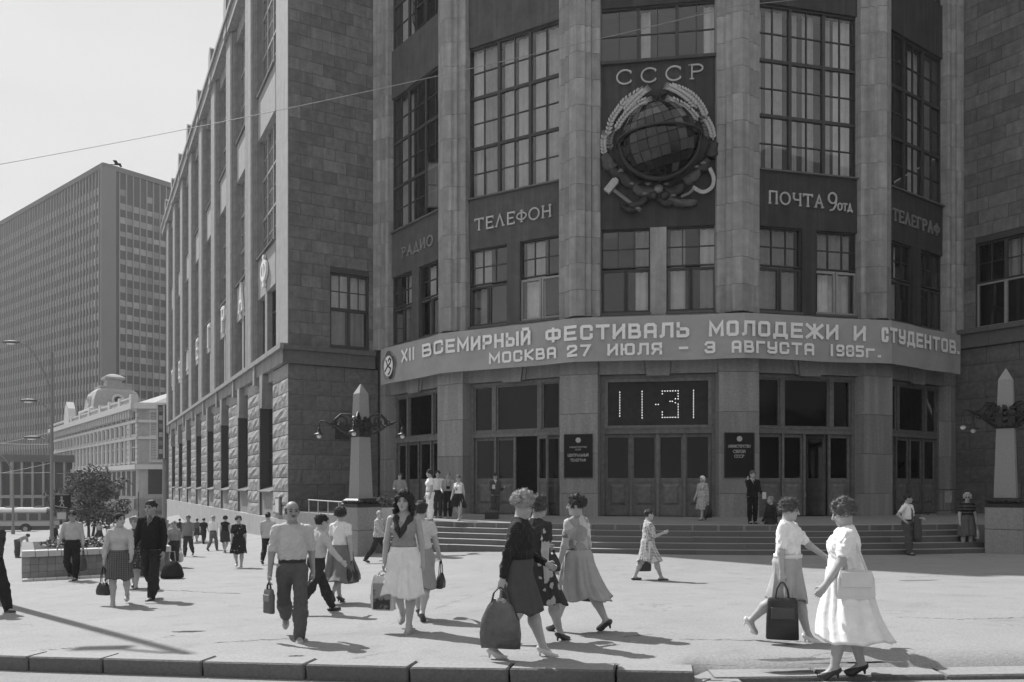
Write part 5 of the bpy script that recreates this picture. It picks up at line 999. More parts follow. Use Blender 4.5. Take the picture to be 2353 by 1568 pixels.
# ------------------------------------------------------------------ tree
def tree(px, py, top, wpx, label, seed, extra=0):
    p = on_ground(px, py); Ht = (py - top) / F * p.y; R = wpx / F * p.y / 2; o = empty('street_tree', (p.x, p.y, p.z), label=label, category='tree'); r = random.Random(seed); mb = MB(); tips = []
    for k in range(2):
        a = r.uniform(0, 6); b0 = Vector((.25 * k - .1, .1 * k, 0)); mid = b0 + Vector((r.uniform(-.2, .2), r.uniform(-.2, .2), Ht * .4)); mb.tube([b0 - Vector((0, 0, .2)), b0 + Vector((0, 0, .4)), mid, mid + Vector((r.uniform(-.3, .3), 0, Ht * .3))], [.12, .10, .075, .03], 8)
        for j in range(6): a = r.uniform(0, 6.3); z0 = Ht * r.uniform(.3, .6); e = Vector((math.cos(a) * R * r.uniform(.45, .85), math.sin(a) * R * r.uniform(.45, .85), z0 + Ht * r.uniform(.1, .32))); s0 = b0 + (mid - b0) * min(1, z0 / (Ht * .4)); mb.tube([s0, (s0 + e) / 2 + Vector((0, 0, .15)), e], [.045, .03, .012], 6); tips.append(e)
    mb.build('trunk', mat('bark', .07, .9, .3, 12), o); cr = MB()
    for k in range(80):
        a = r.uniform(0, 6.3); q = math.sqrt(r.random()); zz = r.uniform(.30, .97); prof_ = math.sin(min(1, (1 - zz) * 1.75 + .12) * 1.57) * (1 if zz > .42 else .82)
        c = Vector((math.cos(a) * R * q * prof_, math.sin(a) * R * q * prof_, Ht * zz)); s_ = R * r.uniform(.14, .30); c = c * r.uniform(.9, 1.12); lm = leaf_mass(c, (s_, s_, s_ * .7), 90, seed * 100 + k, .12); b = len(cr.v); cr.v += lm.v; cr.f += [tuple(i + b for i in f_) for f_ in lm.f]; cr.m += lm.m
    cr.build('crown', LEAFM, o)
tree(207, 1244, 1086, 168, 'young leafy street tree in front of the ornate house', 3)
# ------------------------------------------------------------------ lamp posts, signs, signal
STEEL = mat('post_steel', .21, .6, .1, 3); STEELD = mat('post_dark', .10, .6)
def post(px, y0, Y, r, label, arms, top, cat='lamp post', m=None):
    X = (px - CX) / F * Y; g = gz(X, Y) - .2; zt = ZC + (HY - top) / F * Y; o = empty('street_lamp', (X, Y, g), label=label, category=cat); mb = MB(); mb.tube([(0, 0, 0), (0, 0, .9), (0, 0, 1.0), (0, 0, zt - g)], [r * 1.5, r * 1.4, r, r * .75], 10); mb.build('pole', m or STEEL, o)
    for (hx, hy, ex) in arms:
        x1 = (hx - px) / F * Y; z1 = ZC + (HY - hy) / F * Y - g; z0 = ZC + (HY - ex) / F * Y - g; sgn = 1 if x1 > 0 else -1; pts = [Vector((0, 0, z0))] + [Vector((x1 * t, 0, z0 + (z1 - z0) * (1 - (1 - t) ** 2))) for t in (.15, .35, .55, .8, 1)]; mb = MB(); mb.tube(pts, [.06, .055, .05, .045, .04, .04], 8); mb.build('arm', m or STEEL, o); mb = MB(); e = pts[-1]
        rings = []
        for t, w, hh in ((-.1, .06, .05), (.1, .13, .09), (.45, .17, .11), (.8, .12, .08), (.95, .02, .02)): rings.append([(e.x + sgn * t, w * math.cos(a), e.z + hh * math.sin(a) * (1 if math.sin(a) > 0 else .7)) for a in np.linspace(0, 2 * math.pi, 11)[:-1]])
        mb.loft(rings); mb.build('lamp_head', STEELD, o, smooth=True); mb = MB(); mb.blob((e.x + sgn * .42, 0, e.z - .07), (.30, .12, .07), 2, amp=.02); mb.build('lamp_lens', LAMPG, o, smooth=True)
    return o
post(119, 1225, 45, .10, 'tall grey double armed street lamp before the hotel tower', [(42, 787, 905), (82, 921, 960), (90, 1006, 1025)], 810)
lo_ = empty('street_lamp', (-10.9, 16.2, gz(-10.9, 16.2)), label='street lamp just outside the picture whose shadow crosses the near pavement', category='lamp post'); MB().tube([(0, 0, 0), (0, 0, 1), (0, 0, 11.4)], [.16, .13, .08], 10).build('pole', STEEL, lo_); MB().tube([(0, 0, 11.2), (-.5, .3, 11.7), (-1.4, .8, 11.8)], .05, 8).build('arm', STEEL, lo_); MB().box(-1.9, -1.2, .7, 1.0, 11.72, 11.9, c=.06).build('lamp_head', STEELD, lo_)
post(30, 1200, 80, .12, 'distant thin street lamp with curved arm at the picture edge', [(-12, 1042, 1085)], 1060)
sp_ = post(378, 1200, 52, .15, 'grey pole carrying a tall vertical sign board by the street wing', [], 930, 'sign pole'); zb0, zb1 = ZC + (HY - 1056) / F * 52 - sp_.location.z, ZC + (HY - 932) / F * 52 - sp_.location.z
mb = MB(); mb.box(-.26, .26, -.55, -.40, zb0, zb1, c=.02); mb.build('sign_board', mat('sign_board_dark', .07, .6, .3, 4), sp_)
for k in range(2): MB().box(-.27 + .43 * k, -.16 + .43 * k, -.58, -.551, zb0 + .05, zb1 - .05).build('sign_edge', mat('sign_edge_pale', .4), sp_)
for k in range(6): MB().box(-.12, .12, -.56, -.551, zb0 + .35 + k * .55, zb0 + .65 + k * .55).build('sign_panel', mat('sign_panel_%d' % (k % 2), .16 if k % 2 else .3), sp_)
q = on_ground(318, 1235); so = empty('signal_post', tuple(q), label='slim post with small head standing by the tree', category='post'); MB().lathe([(.05, 0), (.045, 3.6), (.03, 3.7)], 8).build('pole', STEELD, so)
Ys = 27.0; Xs = (144 - CX) / F * Ys; gs = gz(Xs, Ys); zq = ZC + (HY - 1153) / F * Ys - gs; K6 = T((0, 0, zq)) @ Matrix.Scale(.6, 4) @ T((0, 0, -zq)); wx = empty('crossing_sign', (Xs, Ys, gs), label='dark square crossing sign with pale walking figure on a post', category='sign'); MB().lathe([(.05, 0), (.05, zq + .4)], 8).build('pole', STEEL, wx, T((-.02, .12, 0))); MB().box(-.44, .44, -.1, .1, zq - .42, zq + .42, c=.05).build('sign_box', mat('sign_black', .02, .35), wx, K6)
mb = MB(); ribbon(mb, [(.0, .12), (.02, -.06)], .10, -.108, -.101, 1, 1, 0, zq); ribbon(mb, [(.02, -.06), (.10, -.16), (.13, -.27)], .05, -.1085, -.101, 1, 1, 0, zq); ribbon(mb, [(.02, -.06), (-.04, -.16), (-.10, -.27)], .05, -.109, -.101, 1, 1, 0, zq); ribbon(mb, [(.02, .11), (.12, .02)], .04, -.1095, -.101, 1, 1, 0, zq); ribbon(mb, [(-.02, .11), (-.12, .03)], .04, -.11, -.101, 1, 1, 0, zq); mb.lathe([(.065, 0), (.065, .008)], 12); mb.v[-24:] = [(a, -.101 - c, zq + .24 + b) for a, b, c in mb.v[-24:]]; mb.build('walking_figure', mat('sign_white', .32), wx, K6); mb = MB(); ribbon(mb, [(-.36, -.24), (-.05, -.30), (.3, -.34)], .05, -.112, -.101, 1, 1, 0, zq); mb.build('zebra_mark', MATS['sign_white'], wx, K6)
MB().box(-.28, .22, -.06, -.04, zq - 1.0, zq - .62).build('notice', mat('notice_pale', .45), wx, K6)
# ------------------------------------------------------------------ bus
Yb = 92.0; zg = gz(-60, Yb) - .16; bx = empty('city_bus', ((112 - CX) / F * Yb, Yb, zg), math.radians(4), label='long city bus with white roof and dark skirt at the kerb', category='bus'); BW = mat('bus_white', .7, .35, .05, 3); BD = mat('bus_dark', .05, .4); BG = mat('bus_band', .42, .4)
MB().box(-11, 0, 0, 2.5, 2.35, 2.95, c=.18).build('roof', BW, bx); MB().box(-11, 0, .02, 2.48, 1.35, 2.4).build('window_band', mat('bus_pillar', .22, .4), bx); MB().box(-11, 0, 0, 2.5, .85, 1.36).build('side_band', BG, bx); MB().box(-11, 0, .01, 2.49, .35, .85).build('skirt', BD, bx)
for k in range(8): MB().box(-.9 - 1.3 * k, .2 - 1.3 * k - .12, -.015, .03, 1.5, 2.3).build('window', mat('bus_glass', .06, .2, .3, 1, spec=.4), bx)
for k in range(3): MB().box(-2.2 - 3.2 * k, -1.2 - 3.2 * k, .8, 1.8, 2.95, 3.12, c=.04).build('roof_vent', BD, bx)
for u in (-2.6, -8.4):
    w_ = MB(); w_.lathe([(.5, 0), (.5, .28)], 20); w_.build('wheel', mat('tyre', .03, .8), bx, T((u, -.03, .5)) @ Matrix.Rotation(math.radians(-90), 4, 'X')); w_ = MB(); w_.lathe([(.26, -.02), (.2, .03)], 14); w_.build('wheel_rim', BG, bx, T((u, -.05, .5)) @ Matrix.Rotation(math.radians(-90), 4, 'X'))
    w_ = MB(); w_.prism_y([(u + .72 * math.cos(t), .42 + .72 * math.sin(t)) for t in np.linspace(0, math.pi, 13)], -.022, .0); w_.build('wheel_arch', mat('arch_black', .02), bx)
o = empty('notice_board'); o.matrix_basis = FS @ T((-1.75, -.1, .92)); MB().box(-.5, .5, -.06, .04, -.45, .45, c=.01).build('board', mat('board_grey', .16, .7), o); MB().box(-.38, .38, -.075, -.061, -.34, .34).build('paper_sheet', mat('paper_pale', .5, .9, .2, 7), o); tag(o, 'framed paper notice on the corner pier of the street wing', 'notice')
o = empty('wall_plaque'); o.matrix_basis = FE @ T((2.62, -.12, 4.6)); MB().box(-.36, .36, -.05, .1, -.36, .36, c=.02).build('plate', mat('plaque_bronze', .03, .4, .3, 6), o); MB().blob((0, -.05, 0), (.2, .05, .16), 3, amp=.3).build('relief', MATS['plaque_bronze'], o); tag(o, 'small dark square plaque on the stone wall behind the left obelisk', 'plaque')
# ------------------------------------------------------------------ wires and a bird
def wire(label, pts, r, sag=.3):
    P = [Vector(((p[0] - CX) / F * p[2], p[2], ZC + (HY - p[1]) / F * p[2])) for p in pts]; out_ = []
    for a, b in zip(P, P[1:]):
        for k in range(12): t = k / 12; out_.append(a + (b - a) * t - Vector((0, 0, sag * 4 * t * (1 - t))))
    mb = MB(); mb.tube(out_ + [P[-1]], r, 5); tag(mb.build('overhead_wire', mat('wire_grey', .22, .6)), label, 'wire', 'overhead wires')
wire('long thin overhead wire crossing in front of the telegraph facade', [(-400, 445, 30), (1700, 12, 24), (2500, -160, 22)], .011, .35)
wire('slack wire running to the street lamp above the annex', [(-60, 1028, 60), (118, 993, 45)], .025, .1)
wire('lower slack wire from the lamp across the annex piers', [(-60, 1095, 60), (118, 1064, 45)], .022, .1)
wire('thick dark level cable crossing the hotel base', [(-60, 1016, 50), (118, 1022, 45)], .03, .05)
wire('thin level cable running past the tall lamp pole', [(-60, 1085, 52), (118, 1086, 45), (160, 1087, 47)], .02, .05)
bq = Vector(((269 - CX) / F * 40, 40, ZC + (HY - 378) / F * 40)); bo = MB(); bo.loft([[(x, r * math.cos(a), z + r * math.sin(a)) for a in np.linspace(0, 2 * math.pi, 9)[:-1]] for x, r, z in ((-.20, .008, -.01), (-.12, .035, 0), (0, .055, 0), (.1, .045, .015), (.16, .03, .025), (.22, .006, .02))]); bird = bo.build('bird', mat('feather_black', .02, .7), None, T(bq), True); tag(bird, 'black crow flying above the hotel roof', 'bird')
for s_ in (-1, 1): mb = MB(); mb.add([(.08, 0, .02), (-.08, 0, .02), (-.10, s_ * .22, .10), (.07, s_ * .20, .12), (-.02, s_ * .44, .02), (.06, s_ * .40, .05), (.08, 0, .005), (-.08, 0, .005), (-.10, s_ * .22, .09), (.07, s_ * .20, .105)], [(0, 1, 2, 3), (3, 2, 4, 5), (6, 9, 8, 7), (9, 5, 4, 8)]); mb.build('wing', MATS['feather_black'], bird)
mb = MB(); mb.add([(-.16, -.02, 0), (-.16, .02, 0), (-.32, .06, -.01), (-.32, -.06, -.01), (-.16, 0, -.015), (-.31, 0, -.02)], [(0, 1, 2, 3), (0, 3, 5, 4), (1, 4, 5, 2)]); mb.build('tail', MATS['feather_black'], bird)
# ------------------------------------------------------------------ summer haze over the street
hz_ = MB(); hz_.box(-320, 190, -80, 400, -22, 100); hzm = bpy.data.materials.new('haze'); hzm.use_nodes = True
for n in list(hzm.node_tree.nodes): hzm.node_tree.nodes.remove(n)
ho = hzm.node_tree.nodes.new('ShaderNodeOutputMaterial'); hv = hzm.node_tree.nodes.new('ShaderNodeVolumePrincipled'); hv.inputs['Color'].default_value = (.9, .9, .9, 1); hv.inputs['Density'].default_value = .0004; hv.inputs['Anisotropy'].default_value = .3
hzm.node_tree.links.new(hv.outputs[0], ho.inputs['Volume']); link('haze', hz_.mesh('haze', hzm), None, None, kind='stuff')
# ------------------------------------------------------------------ people: distance fields turned into one continuous skin per body, clothes over it
class Field:
    def __init__(s, lo, hi, h):
        s.h = h; s.lo = np.array(lo, np.float32); s.n = np.maximum(4, np.ceil((np.array(hi) - np.array(lo)) / h).astype(int) + 1)
        s.a = np.full(tuple(s.n), 1.0, np.float32)
        s.ax = [(s.lo[i] + np.arange(s.n[i]) * h).astype(np.float32) for i in range(3)]
    def _win(s, lo, hi, pad):
        sl = []
        for i in range(3):
            a = int(max(0, math.floor((lo[i] - pad - s.lo[i]) / s.h))); b = int(min(s.n[i], math.ceil((hi[i] + pad - s.lo[i]) / s.h) + 1))
            if b <= a: return None
            sl.append(slice(a, b))
        return tuple(sl)
    def _put(s, sl, d, k, sub=False):
        a = s.a[sl]
        if sub:
            d = -d; h = np.maximum(k - np.abs(a - d), 0) / k; s.a[sl] = np.maximum(a, d) + h * h * k * .25
        else:
            h = np.maximum(k - np.abs(a - d), 0) / k; s.a[sl] = np.minimum(a, d) - h * h * k * .25
    def cone(s, p, q, r1, r2, k=.02, grow=0.0, sub=False, flat=None):
        p = np.array(p, np.float32); q = np.array(q, np.float32); r1 += grow; r2 += grow; R = max(r1, r2)
        sl = s._win(np.minimum(p, q) - R, np.maximum(p, q) + R, k + 3 * s.h)
        if sl is None: return
        X = s.ax[0][sl[0]][:, None, None] - p[0]; Y = s.ax[1][sl[1]][None, :, None] - p[1]; Z = s.ax[2][sl[2]][None, None, :] - p[2]
        d = q - p; L2 = float(d @ d) + 1e-9
        t = np.clip((X * d[0] + Y * d[1] + Z * d[2]) / L2, 0, 1)
        s._put(sl, np.sqrt((X - t * d[0]) ** 2 + (Y - t * d[1]) ** 2 + (Z - t * d[2]) ** 2) - (r1 + (r2 - r1) * t), k, sub)
    def ell(s, c, r, R=None, k=.02, grow=0.0, sub=False):
        c = np.array(c, np.float32); r = np.array(r, np.float32) + grow; m = float(max(r))
        sl = s._win(c - m, c + m, k + 3 * s.h)
        if sl is None: return
        X = s.ax[0][sl[0]][:, None, None] - c[0]; Y = s.ax[1][sl[1]][None, :, None] - c[1]; Z = s.ax[2][sl[2]][None, None, :] - c[2]
        if R is not None:
            R = np.array(R, np.float32); X, Y, Z = (X * R[0, 0] + Y * R[1, 0] + Z * R[2, 0], X * R[0, 1] + Y * R[1, 1] + Z * R[2, 1], X * R[0, 2] + Y * R[1, 2] + Z * R[2, 2])
        k0 = np.sqrt((X / r[0]) ** 2 + (Y / r[1]) ** 2 + (Z / r[2]) ** 2); k1 = np.sqrt((X / r[0] ** 2) ** 2 + (Y / r[1] ** 2) ** 2 + (Z / r[2] ** 2) ** 2)
        s._put(sl, k0 * (k0 - 1) / np.maximum(k1, 1e-5), k, sub)
    def plane(s, p, n):                                                  # keep the side the normal points away from
        p = np.array(p, np.float32); n = np.array(n, np.float32)
        d = (s.ax[0][:, None, None] - p[0]) * n[0] + (s.ax[1][None, :, None] - p[1]) * n[1] + (s.ax[2][None, None, :] - p[2]) * n[2]
        s.a = np.maximum(s.a, d.astype(np.float32))
    def mesh(s):
        a = s.a; a[0] = a[-1] = 1; a[:, 0] = a[:, -1] = 1; a[:, :, 0] = a[:, :, -1] = 1
        ins = a < 0
        c = np.zeros(tuple(np.array(a.shape) - 1), np.int8)
        sh = [(i, j, k) for i in (0, 1) for j in (0, 1) for k in (0, 1)]
        nx, ny, nz = c.shape
        for i, j, k in sh: c += ins[i:i + nx, j:j + ny, k:k + nz]
        act = (c > 0) & (c < 8); idx = np.argwhere(act)
        if len(idx) == 0: return np.zeros((0, 3)), np.zeros((0, 4), int)
        num = np.full(act.shape, -1, np.int64); num[act] = np.arange(len(idx))
        acc = np.zeros((len(idx), 3), np.float32); cnt = np.zeros(len(idx), np.float32)
        cor = {q: a[idx[:, 0] + q[0], idx[:, 1] + q[1], idx[:, 2] + q[2]] for q in sh}
        for q in sh:
            for ax in range(3):
                if q[ax]: continue
                r = list(q); r[ax] = 1; r = tuple(r); u = cor[q]; v = cor[r]; m = (u < 0) != (v < 0)
                t = np.where(m, u / np.where(m, u - v, 1), 0)
                pt = np.zeros((len(idx), 3), np.float32) + np.array(q, np.float32); pt[:, ax] += t
                acc[m] += pt[m]; cnt[m] += 1
        V = (acc / cnt[:, None] + idx) * s.h + s.lo
        faces = []
        for ax in range(3):
            u = [slice(1, -1)] * 3; u[ax] = slice(0, -1); w = [slice(1, -1)] * 3; w[ax] = slice(1, None)
            A = ins[tuple(u)]; B = ins[tuple(w)]; e = np.argwhere(A != B); fl = A[tuple(e.T)]
            e = e + 1; e[:, ax] -= 1
            b1, b2 = [(1, 2), (2, 0), (0, 1)][ax]
            def cell(o1, o2):
                t = e.copy(); t[:, b1] -= o1; t[:, b2] -= o2; return num[tuple(t.T)]
            qd = np.stack([cell(1, 1), cell(0, 1), cell(0, 0), cell(1, 0)], 1); qd[~fl] = qd[~fl][:, ::-1]; faces.append(qd)
        return V, np.concatenate(faces)
def np_mesh(name, V, Q, m):
    me = bpy.data.meshes.new(name); me.vertices.add(len(V)); me.vertices.foreach_set('co', np.asarray(V, np.float32).ravel())
    nq = len(Q); me.loops.add(nq * 4); me.loops.foreach_set('vertex_index', np.asarray(Q, np.int32).ravel())
    me.polygons.add(nq); me.polygons.foreach_set('loop_start', np.arange(nq, dtype=np.int32) * 4)
    try: me.polygons.foreach_set('loop_total', np.full(nq, 4, np.int32))
    except Exception: pass
    me.polygons.foreach_set('use_smooth', np.ones(nq, bool)); me.materials.append(m); me.update(calc_edges=True); me.validate(); return me
def vnormals(V, Q):
    n = np.cross(V[Q[:, 2]] - V[Q[:, 0]], V[Q[:, 3]] - V[Q[:, 1]]); N = np.zeros_like(V)
    for i in range(4): np.add.at(N, Q[:, i], n)
    return N / np.maximum(np.linalg.norm(N, axis=1, keepdims=True), 1e-9)
def folds(V, Q, amp, seed, freq=28.0, zs=.45):
    """creases of worn cloth"""
    r = np.random.RandomState(seed); N = vnormals(V, Q); d = np.zeros(len(V))
    for i in range(7):
        k = r.normal(size=3); k[2] *= zs; k *= freq * r.uniform(.45, 1.7) / np.linalg.norm(k)
        w = np.sin(V @ k + r.uniform(0, 6.3) + 1.8 * np.sin(V @ (k[[1, 2, 0]] * .7) + i)); d += (1.0 - 2.0 * np.abs(w) ** .7) * r.uniform(.3, 1) * (.5 + .5 * np.sin(V @ (r.normal(size=3) * 9) + i))
    return V + N * np.maximum(d * amp / 2.2, -amp * .75)[:, None]
def Rx(a): c, s = math.cos(a), math.sin(a); return np.array([[1, 0, 0], [0, c, -s], [0, s, c]])
def Ry(a): c, s = math.cos(a), math.sin(a); return np.array([[c, 0, s], [0, 1, 0], [-s, 0, c]])
def Rz(a): c, s = math.cos(a), math.sin(a); return np.array([[c, -s, 0], [s, c, 0], [0, 0, 1]])
D2R = math.pi / 180
POSES = {  # legs: (hip flex, knee flex) left / right; arms: (flex, abduct, elbow) left / right, degrees
    'stand':  dict(L=(0, 2), R=(2, 3), la=(2, 9, 12), ra=(2, 9, 12)),
    'walk':   dict(L=(22, 6), R=(-16, 16), la=(-18, 8, 14), ra=(20, 8, 22)),
    'walk2':  dict(L=(-16, 16), R=(22, 6), la=(20, 8, 22), ra=(-18, 8, 14)),
    'step':   dict(L=(14, 4), R=(-8, 34), la=(-10, 7, 12), ra=(12, 7, 16)),
    'step2':  dict(L=(-8, 34), R=(14, 4), la=(12, 7, 16), ra=(-10, 7, 12)),
    'stride': dict(L=(30, 6), R=(-24, 22), la=(-30, 8, 20), ra=(26, 8, 30)),
}
SKIN = mat('skin', .40, rough=.55, var=.1, scale=14, spec=.35)
SKIN2 = mat('tanned_skin', .29, rough=.55, var=.1, scale=14, spec=.35)
EYE = mat('eye_dark', .03, rough=.3)
LIP = mat('lips', .14, rough=.5)
def person(px, py, top, heading, label, group=None, sex='m', pose='stand', arms=None, legs=None, lean=0, twist=0, head=(0, 0), bulk=1.0,
           top_m=None, sleeve=.45, bottom='trousers', bot_m=None, hem=.28, flare=.10, fold=.012, hair=('short', .03), shoe=.04, heel=False, h=None,
           skin=None, extra=(), neck='round', sway=(0, 0), waist_m=None, pos=None, height=None, untuck=False, zground=None, flares=False, short_trousers=2.0):
    """px, py: where the feet stand in the photograph, top: the top of the head; heading 0 = towards the street, 90 = to the east"""
    P0 = pos if pos is not None else on_ground(px, py)
    if zground is not None: P0 = Vector((P0[0], P0[1], zground))
    H = height or (py - top) / F * P0.y
    dist = P0.y; h = h or (.0078 if dist < 12 else .0105 if dist < 19 else .015 if dist < 30 else .024)
    ps = dict(POSES[pose])
    if legs: ps['L'], ps['R'] = legs
    if arms: ps['la'], ps['ra'] = arms
    fem = sex == 'f'; seed = int(abs(px * 7 + py * 13)) % 9999; sm = skin or SKIN
    sw = (.098 if fem else .110) * H * (1 + .35 * (bulk - 1)); hw = .052 * H * (1.1 if fem else 1); b = bulk
    hipz = .50 * H; J = {}
    Rp = Rx(-lean * D2R) @ Rz(twist * D2R)
    J['pel'] = np.array([0, 0, hipz]); up = lambda z, x=0, y=0: J['pel'] + Rp @ np.array([x, y, z])
    J['waist'] = up(.10 * H); J['chest'] = up(.225 * H, 0, -.005); J['neck'] = up(.325 * H, 0, -.012 * H); J['headc'] = up(.415 * H, 0, .012 * H)
    for sd, nm in ((-1, 'L'), (1, 'R')):
        hf, kf = ps[nm]; hip = np.array([sd * hw, 0, hipz - .01 * H]); a = hf * D2R
        kn = hip + .245 * H * np.array([sd * .03, math.sin(a), -math.cos(a)]); a2 = a - kf * D2R
        an = kn + .235 * H * np.array([-sd * .02, math.sin(a2), -math.cos(a2)]); J['hip' + nm], J['kn' + nm], J['an' + nm] = hip, kn, an; J['sa' + nm] = a2
        fl, ab, el = ps['la' if nm == 'L' else 'ra']; S = up(.283 * H, sd * sw)
        da = Rp @ (Ry(-sd * ab * D2R) @ np.array([0, math.sin(fl * D2R), -math.cos(fl * D2R)])); E_ = S + .172 * H * da
        fwd = (fl + el) * D2R; inn = ab * .4 * D2R * (1 if el < 60 else -1.2)
        db = Rp @ (Ry(-sd * inn) @ np.array([0, math.sin(fwd), -math.cos(fwd)])); W_ = E_ + .148 * H * db
        J['sh' + nm], J['el' + nm], J['wr' + nm], J['hd' + nm] = S, E_, W_, db
    # feet: a foot flat on the ground if it carries the body, heel up when it trails
    lift = (.045 * H if not heel else .065 * H)
    low = min(J['anL'][2], J['anR'][2]) - lift
    for k in J:
        if isinstance(J[k], np.ndarray) and k[:2] != 'hd' : J[k] = J[k] - np.array([0, 0, low])
    foot = {}
    for nm in 'LR':
        an = J['an' + nm]; up_ = an[2] - lift; pitch = 0.0
        if up_ > .012 * H: pitch = -min(1.1, up_ / (.11 * H)) if ps[nm][0] < 5 else min(.45, up_ / (.13 * H))
        if pitch < 0 and up_ > .14 * H: pitch = -1.1
        d = np.array([0, math.cos(pitch), math.sin(pitch)]); foot[nm] = (an, d, pitch)
    ctr = (J['anL'] + J['anR']) * .5; ctr = np.array([ctr[0], ctr[1], 0])
    for k in J:
        if isinstance(J[k], np.ndarray) and k[:2] != 'hd': J[k] = J[k] - ctr
    foot = {nm: (J['an' + nm], foot[nm][1], foot[nm][2]) for nm in 'LR'}
    hs = H / 1.72 * 1.09; HC = J['headc']; HR = Rp @ Rz(head[0] * D2R) @ Rx(-head[1] * D2R)
    hp = lambda x, y, z: HC + HR @ (np.array([x, y, z]) * hs)
    pts = np.array([v for k, v in J.items() if isinstance(v, np.ndarray) and k[:2] != 'hd']); pad = .24
    lo = pts.min(0) - pad; hi = pts.max(0) + pad; lo[2] = -.02; hi[2] = HC[2] + .2
    def torso(f, g=0.0, k=.05):
        f.ell(J['pel'] + [0, -.012 * H, .012 * H], np.array([.098 * (1.06 if fem else .95), .074, .075]) * H * b, Rp, k, g)
        f.ell(J['waist'], np.array([.083 if fem else .091, .064, .09]) * H * b, Rp, k, g + (.006 if g > 0 else 0))
        f.ell(J['chest'], np.array([.088 if fem else .092, .062, .092]) * H * (.4 + .6 * b), Rp, k, g)
        for nm in 'LR': f.cone(J['sh' + nm] * .86 + J['chest'] * .14 + [0, 0, .004 * H], J['neck'] + [0, 0, -.004 * H], .030 * H, .030 * H, .04, g * .8)
        if fem:
            for sd in (-1, 1): f.ell(J['chest'] + Rp @ np.array([sd * .040 * H, .046 * H * (.4 + .6 * b), -.012 * H]), np.array([.044, .034, .044]) * H * (.5 + .5 * b), None, .05, g)
        elif b > 1.08: f.ell(J['waist'] + Rp @ np.array([0, .03 * H, -.01 * H]), np.array([.07, .055, .075]) * H * b, None, .05, g)
    def arm(f, nm, g=0.0, upto=2.0, g2=None, k=.02):
        S, E_, W_ = J['sh' + nm], J['el' + nm], J['wr' + nm]; r = (.029 if fem else .0295) * H * (.5 + .5 * b); g2 = g if g2 is None else g2
        t = min(1.0, upto); Q = S + (E_ - S) * t; f.cone(S, Q, r * 1.06, r * (1.06 - .21 * t), k, g + (g2 - g) * t)
        if upto > 1: t = upto - 1; f.cone(E_, E_ + (W_ - E_) * t, r * .85, r * (.85 - .30 * t), k, g2)
    def leg(f, nm, g=0.0, g2=None, upto=2.0, k=.03):
        Hh, K, A = J['hip' + nm], J['kn' + nm], J['an' + nm]; r = .054 * H * (.45 + .55 * b); g2 = g if g2 is None else g2
        f.cone(Hh, K, r * (1.08 if fem else 1.0), r * .66, k, g)
        if upto > 1:
            t = upto - 1; C = K + (A - K) * .32 + np.array([0, -.010 * H, 0]); f.cone(K, C, r * .66, r * .66, k, g + (g2 - g) * .4 * t)
            if t > .32: f.cone(C, K + (A - K) * t, r * .66, r * (.66 - .30 * (t - .32) / .68), k, g + (g2 - g) * t)
    def head_f(f):
        f.ell(hp(0, -.012, .028), np.array([.074, .094, .088]) * hs, HR, .02); f.ell(hp(0, .022, -.045), np.array([.056, .066, .066]) * hs, HR, .03)
        f.ell(hp(0, .062, -.092), np.array([.026, .024, .020]) * hs, HR, .025)
        f.cone(J['neck'] - [0, 0, .03 * H], hp(0, -.022, -.05), (.032 if fem else .037) * H, (.029 if fem else .034) * H, .025)
        f.cone(hp(0, .082, .012), hp(0, .104, -.026), .009 * hs, .0125 * hs, .012)
        for sd in (-1, 1):
            f.ell(hp(sd * .076, -.008, -.008), np.array([.011, .020, .030]) * hs, HR, .008)
            f.ell(hp(sd * .034, .092, .006), np.array([.017, .013, .010]) * hs, HR, .012, sub=True)
            f.ell(hp(sd * .036, .060, -.028), np.array([.026, .022, .022]) * hs, HR, .02)
        f.ell(hp(0, .080, -.060), np.array([.026, .012, .012]) * hs, HR, .012)
    def hand(f, nm):
        W_, d = J['wr' + nm], J['hd' + nm]; d = d / np.linalg.norm(d); sd = -1 if nm == 'L' else 1; s = H / 1.72
        fw = Rp @ np.array([0, 1, 0]); fw = fw - d * (fw @ d)
        if np.linalg.norm(fw) < .3: fw = Rp @ np.array([0, 0, 1.0]); fw = fw - d * (fw @ d)
        fw /= np.linalg.norm(fw); inw = np.cross(d, fw) * (1 if sd > 0 else -1); inw *= -1 if (inw @ (Rp @ np.array([-sd, 0, 0]))) < 0 else 1
        P = W_ + d * .05 * s; f.ell(P, np.array([.020, .040, .050]) * s, np.stack([inw, fw, d], 1), .02)
        f.cone(W_ - d * .01, P, .024 * s, .022 * s, .02)
        for i, (off, ln) in enumerate(((.030, .070), (.010, .080), (-.010, .074), (-.028, .058))):
            a = P + fw * off * s + d * .035 * s; m = a + (d * .8 + inw * .35) * ln * .5 * s; e = m + (d * .45 + inw * .8) * ln * .45 * s
            f.cone(a, m, .0088 * s, .0084 * s, .004); f.cone(m, e, .0084 * s, .0072 * s, .004)
        a = P + fw * .026 * s - d * .02 * s; m = a + (fw * .8 + d * .6 + inw * .4) * .035 * s; f.cone(a, m, .011 * s, .0095 * s, .008); f.cone(m, m + (d * .9 + inw * .5) * .03 * s, .0095 * s, .008 * s, .004)
